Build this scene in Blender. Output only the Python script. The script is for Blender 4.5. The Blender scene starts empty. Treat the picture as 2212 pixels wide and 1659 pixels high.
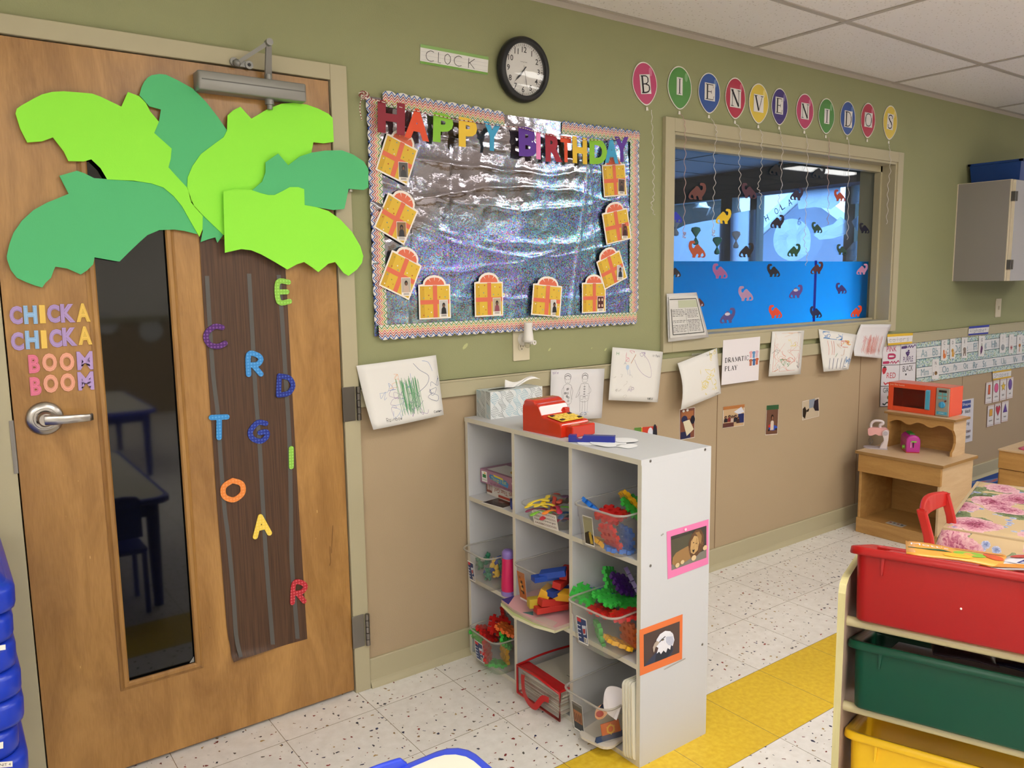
import bpy, math, random
from math import sin, cos, pi, radians
from mathutils import Vector as V, Matrix, noise
random.seed(7)
SC = bpy.context.scene
COL = SC.collection

# ---------------------------------------------------------------- camera
CAM = V((0.11746, -2.42756, 1.41506)); ROT = (1.43770050, 0.01406299, -0.63266067)
FPX = 1722.468; CX, CY = 1106.0, 829.5
cd = bpy.data.cameras.new('camera'); cam = bpy.data.objects.new('camera', cd); COL.objects.link(cam)
cam.location = CAM; cam.rotation_euler = ROT
cd.sensor_width = 36.0; cd.sensor_fit = 'HORIZONTAL'; cd.lens = FPX / 2212 * 36
cd.clip_start = 0.02; cd.clip_end = 200
SC.camera = cam
# ---------------------------------------------------------------- world, exposure
SC.view_settings.view_transform = 'Standard'; SC.view_settings.look = 'None'
SC.view_settings.gamma = 1; SC.view_settings.use_curve_mapping = False
SC.view_settings.exposure = 0.26
SC.cycles.use_denoising = True
SC.cycles.max_bounces = 7; SC.cycles.diffuse_bounces = 4; SC.cycles.glossy_bounces = 4
SC.cycles.transmission_bounces = 6; SC.cycles.transparent_max_bounces = 16
SC.cycles.sample_clamp_indirect = 6.0; SC.cycles.caustics_reflective = False; SC.cycles.caustics_refractive = False
wd = bpy.data.worlds.new('overcast_sky'); SC.world = wd; wd.use_nodes = True
bg = wd.node_tree.nodes['Background']; bg.inputs[0].default_value = (0.26, 0.50, 1.0, 1); bg.inputs[1].default_value = 4.0
# cool overcast daylight falling through the neighbouring room's windows
sd = bpy.data.lights.new('daylight', 'SUN'); sd.energy = 105.0; sd.angle = radians(50); sd.color = (0.36, 0.62, 1.0)
so = bpy.data.objects.new('daylight', sd); COL.objects.link(so); so.location = (12, 6, 6)
so.rotation_euler = V((-1, -0.75, -0.42)).to_track_quat('-Z', 'Y').to_euler()
# fluorescent troffers in the lay-in ceiling (cells of the 4 x 2 ft grid): lamp light of each
H = 2.44; CXG, CYG = 3.277, 0.144; CSX, CSY = 1.2192, 0.6096
TROFFERS = [(0, -4, 1.0), (-2, -4, .9), (-1, -7, 1.2), (-3, -7, 1.9), (3, -4, .8), (1, -7, 1.0), (-4, -5, 1.5), (-1, -10, 1.2), (-3, -10, 1.7), (1, -10, .8)]
LAMP_W = 9.5; LAMP_C = (1.0, 1.0, 0.985)
for i, j, k in TROFFERS:
    ld = bpy.data.lights.new('troffer_lamp', 'AREA'); ld.shape = 'RECTANGLE'; ld.size = 1.14; ld.size_y = 0.53
    ld.energy = LAMP_W * k; ld.color = LAMP_C
    lo = bpy.data.objects.new('troffer_lamp', ld); COL.objects.link(lo)
    lo.location = (CXG + (i + .5) * CSX, CYG + (j + .5) * CSY, H - 0.012)

# ---------------------------------------------------------------- finding the place of a point on a known plane
RM = Matrix.Rotation(ROT[2], 3, 'Z') @ Matrix.Rotation(ROT[1], 3, 'Y') @ Matrix.Rotation(ROT[0], 3, 'X')
def ray(u, v): return RM @ V(((u - CX) / FPX, -(v - CY) / FPX, -1.0))
def W(u, v, y=0.0):
    d = ray(u, v); return CAM + d * ((y - CAM.y) / d.y)
def F(u, v, z=0.0):
    d = ray(u, v); return CAM + d * ((z - CAM.z) / d.z)
def PX(u, v, x):
    d = ray(u, v); return CAM + d * ((x - CAM.x) / d.x)

# ---------------------------------------------------------------- materials
def lin(c): return c / 12.92 if c <= .04045 else ((c + .055) / 1.055) ** 2.4
def rgb(h):
    h = h.lstrip('#'); return tuple(lin(int(h[i:i + 2], 16) / 255) for i in (0, 2, 4)) + (1,)
_m = {}
def mat(hexc, rough=.6, metal=0.0, bump=0.0, bscale=300, spec=.5, emit=0, alpha=1, coat=0, tr=0, name=None):
    key = (hexc, rough, metal, bump, bscale, spec, emit, alpha, coat, tr)
    if key in _m: return _m[key]
    m = bpy.data.materials.new(name or 'm_' + hexc.strip('#')); m.use_nodes = True
    nt = m.node_tree; b = nt.nodes['Principled BSDF']
    b.inputs['Base Color'].default_value = rgb(hexc); b.inputs['Roughness'].default_value = rough
    b.inputs['Metallic'].default_value = metal; b.inputs['Specular IOR Level'].default_value = spec
    b.inputs['Alpha'].default_value = alpha; b.inputs['Coat Weight'].default_value = coat
    b.inputs['Transmission Weight'].default_value = tr
    if emit:
        b.inputs['Emission Color'].default_value = rgb(hexc); b.inputs['Emission Strength'].default_value = emit
    if bump:
        n = nt.nodes.new('ShaderNodeTexNoise'); n.inputs['Scale'].default_value = bscale; n.inputs['Detail'].default_value = 3
        g = nt.nodes.new('ShaderNodeNewGeometry'); nt.links.new(g.outputs['Position'], n.inputs['Vector'])
        bp = nt.nodes.new('ShaderNodeBump'); bp.inputs['Strength'].default_value = bump; bp.inputs['Distance'].default_value = .002
        nt.links.new(n.outputs['Fac'], bp.inputs['Height']); nt.links.new(bp.outputs['Normal'], b.inputs['Normal'])
    _m[key] = m; return m
class NT:
    """small helper to write node materials"""
    def __init__(s, name):
        s.m = bpy.data.materials.new(name); s.m.use_nodes = True; s.t = s.m.node_tree; s.b = s.t.nodes['Principled BSDF']
    def n(s, kind, ins=None, **kw):
        x = s.t.nodes.new('ShaderNode' + kind)
        for k, v in kw.items(): setattr(x, k, v)
        for k, v in (ins or {}).items():
            if isinstance(v, tuple) and len(v) == 2 and hasattr(v[0], 'outputs'): s.t.links.new(v[0].outputs[v[1]], x.inputs[k])
            else: x.inputs[k].default_value = v
        return x
    def math(s, op, a, b=0.0, c=0.0):
        x = s.t.nodes.new('ShaderNodeMath'); x.operation = op
        for i, v in enumerate((a, b, c)):
            if isinstance(v, tuple): s.t.links.new(v[0].outputs[v[1]], x.inputs[i])
            else: x.inputs[i].default_value = v
        return (x, 0)
    def mix(s, f, a, b):
        x = s.t.nodes.new('ShaderNodeMix'); x.data_type = 'RGBA'
        for i, v in ((0, f), (6, a), (7, b)):
            if isinstance(v, tuple) and len(v) == 2: s.t.links.new(v[0].outputs[v[1]], x.inputs[i])
            else: x.inputs[i].default_value = v
        return (x, 2)
    def ramp(s, f, stops):
        x = s.t.nodes.new('ShaderNodeValToRGB'); s.t.links.new(f[0].outputs[f[1]], x.inputs[0])
        e = x.color_ramp.elements
        while len(e) < len(stops): e.new(.5)
        for i, (p, c) in enumerate(stops): e[i].position = p; e[i].color = c
        return (x, 0)
    def set(s, k, v):
        if isinstance(v, tuple) and len(v) == 2: s.t.links.new(v[0].outputs[v[1]], s.b.inputs[k])
        else: s.b.inputs[k].default_value = v
    def bump(s, h, strength=.3, dist=.002):
        x = s.n('Bump', {'Strength': strength, 'Distance': dist, 'Height': h}); s.set('Normal', (x, 'Normal'))
def pos(k, sx=1, sy=1, sz=1):
    g = k.n('NewGeometry'); mp = k.n('Mapping', {'Vector': (g, 'Position'), 'Scale': (sx, sy, sz)}); return (mp, 0)

GREEN = mat('#96986F', .75, bump=.35, bscale=220)
TAN = mat('#AF9A7C', .7, bump=.3, bscale=260)
TRIM = mat('#B0A88A', .55, bump=.08, bscale=90)
BASEC = mat('#B3AA8B', .5, bump=.08, bscale=60)
WHITE = mat('#C9CACD', .45, bump=.05, bscale=500)
WEDGE = mat('#D2CDBE', .5)
PAPER = mat('#E4E2DE', .8); PAPER2 = mat('#DCDADC', .8)
BLACK = mat('#151517', .5); INK = mat('#1B1A20', .7)
STEEL = mat('#8E8B88', .32, 1.0); DSTEEL = mat('#6E6A64', .4, 1.0)

def wood(name, c0, c1, scale=(3, 3, .5), rough=.45, coat=.2):
    k = NT(name); p = pos(k, *scale)
    n1 = k.n('TexNoise', {'Vector': p, 'Scale': 4.0, 'Detail': 8.0, 'Roughness': .62, 'Distortion': .9})
    p2 = pos(k, scale[0] * 14, scale[1] * 14, scale[2] * 5)
    n2 = k.n('TexNoise', {'Vector': p2, 'Scale': 9.0, 'Detail': 4.0})
    f = k.math('MULTIPLY_ADD', (n2, 0), .2, k.math('MULTIPLY', (n1, 0), .82))
    k.set('Base Color', k.ramp(f, [(.36, rgb(c0)), (.66, rgb(c1))])); k.set('Roughness', rough); k.set('Coat Weight', coat); k.set('Coat Roughness', .25)
    k.bump((n2, 0), .06, .001); return k.m
DOORW = wood('door_veneer', '#8F642F', '#B98A4C', (2.2, 2.2, .55), .4, .25)
MOULD = wood('lite_moulding_wood', '#865C2C', '#AE8145', (6, 6, .6))
MAPLE = wood('maple_ply', '#AD8045', '#C69A5C', (3, .6, 5), .45, .15)
MAPLE2 = wood('pale_maple_ply', '#C6A680', '#D4BA96', (.8, .8, 5), .5, .1)
PLYEDGE = wood('ply_edge', '#8E6B3C', '#A37D4A', (3, 3, 40), .6, 0)
CREAMW = wood('birch_frame', '#C9BE86', '#D8CE98', (4, 4, .6), .45, .1)

def floor_material():
    k = NT('vinyl_tile'); T = .3048; X0, Y0 = .89833, -.14569
    g = k.n('NewGeometry'); s = k.n('SeparateXYZ', {'Vector': (g, 'Position')})
    u = k.math('DIVIDE', k.math('SUBTRACT', (s, 'X'), X0), T); v = k.math('DIVIDE', k.math('SUBTRACT', (s, 'Y'), Y0), T)
    def edge(a):
        fr = k.math('FRACT', a); return k.math('MINIMUM', fr, k.math('SUBTRACT', 1.0, fr))
    e = k.math('LESS_THAN', k.math('MINIMUM', edge(u), edge(v)), .0030)
    tid = k.n('CombineXYZ', {'X': k.math('FLOOR', u), 'Y': k.math('FLOOR', v)})
    wn = k.n('TexWhiteNoise', {'Vector': (tid, 0)}, noise_dimensions='3D')
    band = k.math('MULTIPLY', k.math('LESS_THAN', v, -2.0), k.math('GREATER_THAN', v, -3.0))
    n = k.n('TexNoise', {'Vector': (g, 'Position'), 'Scale': 26.0, 'Detail': 6.0, 'Roughness': .65})
    base = k.ramp((n, 0), [(.3, rgb('#E2DED8')), (.7, rgb('#F0EDE9'))])
    tone = k.math('MULTIPLY_ADD', (wn, 'Value'), .06, .97)
    tc = k.n('CombineColor', {'Red': tone, 'Green': tone, 'Blue': tone})
    bm = k.t.nodes.new('ShaderNodeMix'); bm.data_type = 'RGBA'; bm.blend_type = 'MULTIPLY'; bm.inputs[0].default_value = 1
    k.t.links.new(base[0].outputs[0], bm.inputs[6]); k.t.links.new(tc.outputs[0], bm.inputs[7]); base = (bm, 2)
    # chips stamped in the tile, turned tile by tile
    rot = k.math('MULTIPLY', (wn, 'Value'), 6.28)
    vr = k.n('VectorRotate', {'Vector': (g, 'Position'), 'Angle': rot}, rotation_type='Z_AXIS')
    for sc, thr, lim, cols, st in ((38, .085, .42, [(0, rgb('#1C2244')), (.35, rgb('#8C2A20')), (.62, rgb('#20242F')), (.82, rgb('#A98A50'))], (1, .62, 1)),
                               (25, .052, .34, [(0, rgb('#14224E')), (.4, rgb('#7A231C')), (.7, rgb('#14182C'))], (.62, 1, 1)),
                               (46, .10, .3, [(0, rgb('#8A6E45')), (.5, rgb('#6E2A22')), (.8, rgb('#55504A'))], (.8, 1, 1))):
        mp = k.n('Mapping', {'Vector': (vr, 0), 'Scale': st})
        nz = k.n('TexNoise', {'Vector': (g, 'Position'), 'Scale': 90.0, 'Detail': 1.0})
        mx = k.n('VectorMath', {0: (mp, 0), 1: (nz, 'Color')}, operation='MULTIPLY_ADD'); mx.inputs[1].default_value = (1, 1, 1)
        ad = k.n('Mix', {4: (mp, 0), 5: (nz, 'Color'), 0: .012}, data_type='VECTOR')
        vo = k.n('TexVoronoi', {'Vector': (ad, 1), 'Scale': float(sc), 'Randomness': 1.0}, voronoi_dimensions='2D')
        sp = k.n('SeparateColor', {'Color': (vo, 'Color')})
        r = k.math('MULTIPLY', (sp, 'Green'), thr * 1.7)
        m = k.math('MULTIPLY', k.math('LESS_THAN', (vo, 'Distance'), r), k.math('LESS_THAN', (sp, 'Red'), lim))
        rp = k.ramp((sp, 'Blue'), cols); rp[0].color_ramp.interpolation = 'CONSTANT'
        base = k.mix(m, base, rp)
    ny = k.n('TexNoise', {'Vector': (g, 'Position'), 'Scale': 60.0, 'Detail': 5.0})
    yel = k.ramp((ny, 0), [(.3, rgb('#DBB226')), (.7, rgb('#EAC93C'))])
    base = k.mix(band, base, yel)
    base = k.mix(e, base, rgb('#7D6C52'))
    k.set('Base Color', base); k.set('Roughness', .36); k.set('Specular IOR Level', .42)
    nb = k.n('TexNoise', {'Vector': (g, 'Position'), 'Scale': 7.0, 'Detail': 2.0}); k.bump((nb, 0), .12, .004)
    return k.m
FLOORM = floor_material()
def ceil_material():
    k = NT('acoustic_tile'); p = pos(k)
    n = k.n('TexNoise', {'Vector': p, 'Scale': 75.0, 'Detail': 3.0}); vo = k.n('TexVoronoi', {'Vector': p, 'Scale': 55.0})
    hole = k.math('LESS_THAN', (vo, 'Distance'), .18)
    k.set('Base Color', k.mix(hole, rgb('#F0EBE5'), rgb('#D2CABF'))); k.set('Roughness', .9)
    h = k.math('SUBTRACT', (n, 0), k.math('MULTIPLY', hole, .6)); k.bump(h, .6, .004); return k.m
CEILM = ceil_material()
def foil_material():
    k = NT('holographic_foil'); p = pos(k)
    vo = k.n('TexVoronoi', {'Vector': p, 'Scale': 330.0}); sp = k.n('SeparateColor', {'Color': (vo, 'Color')})
    n = k.n('TexNoise', {'Vector': pos(k, 1.6, 1, 2.6), 'Scale': 1.5, 'Detail': 3.0, 'Distortion': 1.2})
    s = k.n('SeparateXYZ', {'Vector': (k.n('NewGeometry'), 'Position')})
    zone = k.n('MapRange', {'Value': k.math('ADD', k.math('MULTIPLY', (s, 'X'), .35), k.math('MULTIPLY_ADD', (s, 'Z'), -.55, (n, 0))), 'From Min': .02, 'From Max': .32})
    hue = k.math('MULTIPLY_ADD', (sp, 'Red'), .18, k.math('MULTIPLY_ADD', (n, 0), .30, .36))
    odd = k.math('GREATER_THAN', (sp, 'Blue'), .80); hue = k.math('ADD', hue, k.math('MULTIPLY', odd, k.math('MULTIPLY', (sp, 'Green'), .9)))
    hsv = k.n('CombineColor', {'Red': k.math('FRACT', hue), 'Green': .80, 'Blue': .80}, mode='HSV')
    amt = k.math('MULTIPLY', (zone, 0), k.math('GREATER_THAN', (sp, 'Green'), .30))
    k.set('Base Color', k.mix(k.math('MULTIPLY', amt, .85), rgb('#989298'), (hsv, 0)))  # rainbow sheen of the foil fixed in the base colour, strongest lower right
    k.set('Metallic', 1.0); k.set('Roughness', k.math('MULTIPLY_ADD', amt, .22, .09))
    x = k.n('Bump', {'Strength': .35, 'Distance': .0015, 'Height': (sp, 'Blue')})
    n3 = k.n('TexNoise', {'Vector': p, 'Scale': 26.0, 'Detail': 3.0})
    y = k.n('Bump', {'Strength': .5, 'Distance': .003, 'Height': (n3, 0), 'Normal': (x, 'Normal')}); k.set('Normal', (y, 'Normal'))
    return k.m
FOIL = foil_material()
def clear_plastic(name, tint, dens=.22, rough=.12, shade='#DAD6D0'):
    m = bpy.data.materials.new(name); m.use_nodes = True; t = m.node_tree; t.nodes.clear()
    o = t.nodes.new('ShaderNodeOutputMaterial'); a = t.nodes.new('ShaderNodeBsdfTransparent'); a.inputs[0].default_value = rgb(tint)
    d = t.nodes.new('ShaderNodeBsdfDiffuse'); d.inputs[0].default_value = rgb(shade)
    g = t.nodes.new('ShaderNodeBsdfGlossy'); g.inputs['Roughness'].default_value = rough
    lw = t.nodes.new('ShaderNodeLayerWeight'); lw.inputs[0].default_value = .5; pw = t.nodes.new('ShaderNodeMath'); pw.operation = 'POWER'; pw.inputs[1].default_value = 4; t.links.new(lw.outputs['Facing'], pw.inputs[0]); fr = t.nodes.new('ShaderNodeMath'); fr.operation = 'MULTIPLY_ADD'; fr.inputs[1].default_value = .5; fr.inputs[2].default_value = .035; t.links.new(pw.outputs[0], fr.inputs[0])
    m1 = t.nodes.new('ShaderNodeMixShader'); m1.inputs[0].default_value = dens
    m2 = t.nodes.new('ShaderNodeMixShader'); L = t.links
    tl = t.nodes.new('ShaderNodeBsdfTranslucent'); tl.inputs[0].default_value = rgb(shade); m0 = t.nodes.new('ShaderNodeMixShader'); m0.inputs[0].default_value = .5; L.new(d.outputs[0], m0.inputs[1]); L.new(tl.outputs[0], m0.inputs[2])
    L.new(a.outputs[0], m1.inputs[1]); L.new(m0.outputs[0], m1.inputs[2]); L.new(fr.outputs[0], m2.inputs[0])
    L.new(m1.outputs[0], m2.inputs[1]); L.new(g.outputs[0], m2.inputs[2]); L.new(m2.outputs[0], o.inputs[0]); return m
TUBM = clear_plastic('clear_tub_plastic', '#FDFDFC', .12, .12, '#F0EEEA')
TUBR = clear_plastic('clear_tub_rim', '#F6F6F4', .4, .12, '#F0EEEA')
GLASS = clear_plastic('window_glass', '#F2F5F8', .01, .02)
BAGV = clear_plastic('clear_vinyl', '#FCFCFA', .06, .06)
def film_material():
    m = bpy.data.materials.new('blue_film'); m.use_nodes = True; t = m.node_tree; t.nodes.clear(); L = t.links
    o = t.nodes.new('ShaderNodeOutputMaterial'); d = t.nodes.new('ShaderNodeBsdfDiffuse'); d.inputs[0].default_value = rgb('#1E8CFA')
    tr = t.nodes.new('ShaderNodeBsdfTranslucent'); tr.inputs[0].default_value = rgb('#08E0FF'); mx = t.nodes.new('ShaderNodeMixShader'); mx.inputs[0].default_value = .95
    g = t.nodes.new('ShaderNodeBsdfGlossy'); g.inputs['Roughness'].default_value = .25; m2 = t.nodes.new('ShaderNodeMixShader'); m2.inputs[0].default_value = .04
    L.new(d.outputs[0], mx.inputs[1]); L.new(tr.outputs[0], mx.inputs[2]); L.new(mx.outputs[0], m2.inputs[1]); L.new(g.outputs[0], m2.inputs[2]); L.new(m2.outputs[0], o.inputs[0]); return m
FILM = film_material()

# ---------------------------------------------------------------- mesh building
_txt = {}
def text_mesh(body, extrude=0.0, offset=0.0, bevel=0.0, align='LEFT', shear=0.0):
    key = (body, extrude, offset, bevel, align, shear)
    if key in _txt: return _txt[key]
    c = bpy.data.curves.new('t', 'FONT'); c.body = body; c.size = 1; c.extrude = extrude; c.offset = offset
    c.bevel_depth = bevel; c.align_x = align; c.resolution_u = 3; c.shear = shear
    o = bpy.data.objects.new('t', c); COL.objects.link(o)
    dg = bpy.context.evaluated_depsgraph_get(); me = bpy.data.meshes.new_from_object(o.evaluated_get(dg))
    vs = [tuple(v.co) for v in me.vertices]; fs = [tuple(p.vertices) for p in me.polygons]
    bpy.data.objects.remove(o); bpy.data.curves.remove(c); bpy.data.meshes.remove(me)
    _txt[key] = (vs, fs); return vs, fs
class MB:
    def __init__(s): s.v = []; s.f = []; s.mi = []; s.ms = []; s.sm = []
    def add(s, vs, fs, m, M=None, smooth=False):
        if m not in s.ms: s.ms.append(m)
        k = s.ms.index(m); b = len(s.v)
        for v in vs: s.v.append((M @ V(v)) if M is not None else V(v))
        for f in fs: s.f.append(tuple(b + i for i in f)); s.mi.append(k); s.sm.append(smooth)
        return s
    def box(s, x0, y0, z0, x1, y1, z1, m, M=None):
        vs = [(x, y, z) for z in (z0, z1) for y in (y0, y1) for x in (x0, x1)]
        return s.add(vs, [(0, 2, 3, 1), (4, 5, 7, 6), (0, 1, 5, 4), (2, 6, 7, 3), (0, 4, 6, 2), (1, 3, 7, 5)], m, M)
    def prism(s, pts, n, m, M=None, side=None):
        """closed outline (3-D points) pushed along vector n"""
        pts = [V(p) for p in pts]; n = V(n); k = len(pts)
        vs = pts + [p + n for p in pts]
        s.add(vs, [tuple(range(k)), tuple(reversed(range(k, 2 * k)))], m, M)
        return s.add(vs, [(i, i + k, (i + 1) % k + k, (i + 1) % k) for i in range(k)], side or m, M)
    def rings(s, rs, m, M=None, smooth=True, cap0=True, cap1=True, closed=True):
        n = len(rs[0]); vs = [p for r in rs for p in r]; fs = []
        for a in range(len(rs) - 1):
            for i in range(n if closed else n - 1):
                j = (i + 1) % n; fs.append((a * n + i, a * n + j, (a + 1) * n + j, (a + 1) * n + i))
        s.add(vs, fs, m, M, smooth)
        if cap0: s.add(rs[0], [tuple(reversed(range(n)))], m, M)
        if cap1: s.add(rs[-1], [tuple(range(n))], m, M)
        return s
    def lathe(s, prof, m, M=None, n=24, smooth=True, caps=True):
        return s.rings([[(r * cos(2 * pi * i / n), r * sin(2 * pi * i / n), z) for i in range(n)] for r, z in prof], m, M, smooth, caps, caps)
    def cyl(s, p0, p1, r, m, n=12, r1=None, smooth=True):
        p0, p1 = V(p0), V(p1); q = (p1 - p0).to_track_quat('Z', 'Y'); M = Matrix.Translation(p0) @ q.to_matrix().to_4x4()
        return s.lathe([(r, 0), (r if r1 is None else r1, (p1 - p0).length)], m, M, n, smooth)
    def tube(s, pts, r, m, n=6, rs=None):
        pts = [V(p) for p in pts]; rings = []; up = V((.13, .21, .97)).normalized()
        for i, p in enumerate(pts):
            d = (pts[min(i + 1, len(pts) - 1)] - pts[max(i - 1, 0)]).normalized()
            a = d.cross(up)
            if a.length < 1e-4: a = d.cross(V((1, 0, 0)))
            a.normalize(); b = d.cross(a).normalized(); rr = rs[i] if rs else r
            rings.append([p + a * rr * cos(2 * pi * k / n) + b * rr * sin(2 * pi * k / n) for k in range(n)])
        return s.rings(rings, m)
    def ball(s, c, r, m, M=None, n=12, k=8):
        rx, ry, rz = r if isinstance(r, tuple) else (r, r, r); c = V(c)
        rs = []
        for a in range(1, k): 
            t = -pi / 2 + pi * a / k
            rs.append([(c.x + rx * cos(t) * cos(2 * pi * i / n), c.y + ry * cos(t) * sin(2 * pi * i / n), c.z + rz * sin(t)) for i in range(n)])
        s.rings(rs, m, M); b = [(c.x, c.y, c.z - rz)] + rs[0]; t_ = [(c.x, c.y, c.z + rz)] + rs[-1]
        s.add(b, [(0, (i + 1) % n + 1, i + 1) for i in range(n)], m, M, True)
        s.add(t_, [(0, i + 1, (i + 1) % n + 1) for i in range(n)], m, M, True); return s
    def rbox(s, x0, y0, z0, x1, y1, z1, r, m, M=None, n=4, taper=1.0):
        """box with rounded vertical corners and softened top and bottom"""
        cx, cy = (x0 + x1) / 2, (y0 + y1) / 2; w, d = (x1 - x0) / 2, (y1 - y0) / 2; e = min(r * .5, (z1 - z0) * .3)
        rs = []
        for z, k in ((z0, e), (z0 + e * .3, e * .3), (z0 + e, 0), (z1 - e, 0), (z1 - e * .3, e * .3), (z1, e)):
            tp = taper if z < (z0 + z1) / 2 else 1.0
            rs.append([(cx + x * tp, cy + y * tp, z) for x, y in rrect(w - k, d - k, max(r - k, .0005), n)])
        return s.rings(rs, m, M, True)
    def text(s, body, M, m, w=None, h=None, **kw):
        """flat or extruded lettering fitted to w x h (either may be None), centred on M"""
        vs, fs = text_mesh(body, **kw)
        if not vs: return s
        xs = [v[0] for v in vs]; ys = [v[1] for v in vs]; bw = max(xs) - min(xs); bh = max(ys) - min(ys)
        kx = w / bw if w else None; ky = h / bh if h else None; kx = kx or ky; ky = ky or kx
        mx, my = (max(xs) + min(xs)) / 2, (max(ys) + min(ys)) / 2
        return s.add([((x - mx) * kx, (y - my) * ky, z * min(kx, ky)) for x, y, z in vs], fs, m, M)
    def build(s, name, parent=None, label=None, cat=None, group=None, kind=None, bevel=0, seg=2, sub=0, org=None):
        me = bpy.data.meshes.new(name); o = bpy.data.objects.new(name, me)
        vs = s.v
        if parent is None:
            if org is None:
                lo = [min(v[i] for v in vs) for i in range(3)]; hi = [max(v[i] for v in vs) for i in range(3)]
                org = V(((lo[0] + hi[0]) / 2, (lo[1] + hi[1]) / 2, lo[2]))
            else: org = V(org)
        else: org = V((0, 0, 0))
        me.from_pydata([tuple(v - org) for v in vs], [], s.f)
        for m in s.ms: me.materials.append(m)
        for p, i, sm in zip(me.polygons, s.mi, s.sm): p.material_index = i; p.use_smooth = sm
        me.update(); o.location = org; COL.objects.link(o)
        if parent is not None:
            o.parent = parent; o.matrix_parent_inverse = bm4(parent).inverted()
        if bevel:
            b = o.modifiers.new('bevel', 'BEVEL'); b.width = bevel; b.segments = seg; b.limit_method = 'ANGLE'; b.angle_limit = radians(35); b.harden_normals = False
        if sub:
            b = o.modifiers.new('sub', 'SUBSURF'); b.levels = sub; b.render_levels = sub
        tag(o, label, cat, group, kind); return o
def bm4(o):
    M = Matrix.LocRotScale(o.location, o.rotation_euler, o.scale)
    if o.parent: M = bm4(o.parent) @ o.matrix_parent_inverse @ M
    return M
def tag(o, label=None, cat=None, group=None, kind=None):
    if label: o['label'] = label
    if cat: o['category'] = cat
    if group: o['group'] = group
    if kind: o['kind'] = kind
    return o
def empty(name, loc, label=None, cat=None, group=None, rz=0, kind=None):
    o = bpy.data.objects.new(name, None); COL.objects.link(o); o.location = loc; o.rotation_euler = (0, 0, rz)
    o.empty_display_size = .05; return tag(o, label, cat, group, kind)
def copy_thing(r, M, label=None, group=None):
    c = r.copy(); COL.objects.link(c); c.matrix_basis = M
    if label: c['label'] = label
    if group: c['group'] = group
    for ch in list(r.children):
        d = ch.copy(); COL.objects.link(d); d.parent = c
        for g in list(ch.children):
            e = g.copy(); COL.objects.link(e); e.parent = d
    return c
def rrect(w, d, r, n=4):
    r = min(r, w, d); out = []
    for cx, cy, a in ((w - r, d - r, 0), (-w + r, d - r, 90), (-w + r, -d + r, 180), (w - r, -d + r, 270)):
        for i in range(n + 1):
            t = radians(a + 90 * i / n); out.append((cx + r * cos(t), cy + r * sin(t)))
    return out
def smooth_line(pts, k=5):
    """Catmull-Rom through 2-D or 3-D points"""
    if len(pts) < 3: return [V(p) for p in pts]
    P = [V(p) for p in pts]; P = [P[0]] + P + [P[-1]]; out = []
    for i in range(1, len(P) - 2):
        for j in range(k):
            t = j / k; a, b, c, d = P[i - 1], P[i], P[i + 1], P[i + 2]
            out.append(.5 * ((2 * b) + (c - a) * t + (2 * a - 5 * b + 4 * c - d) * t * t + (3 * b - a - 3 * c + d) * t ** 3))
    out.append(P[-2]); return out
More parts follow.
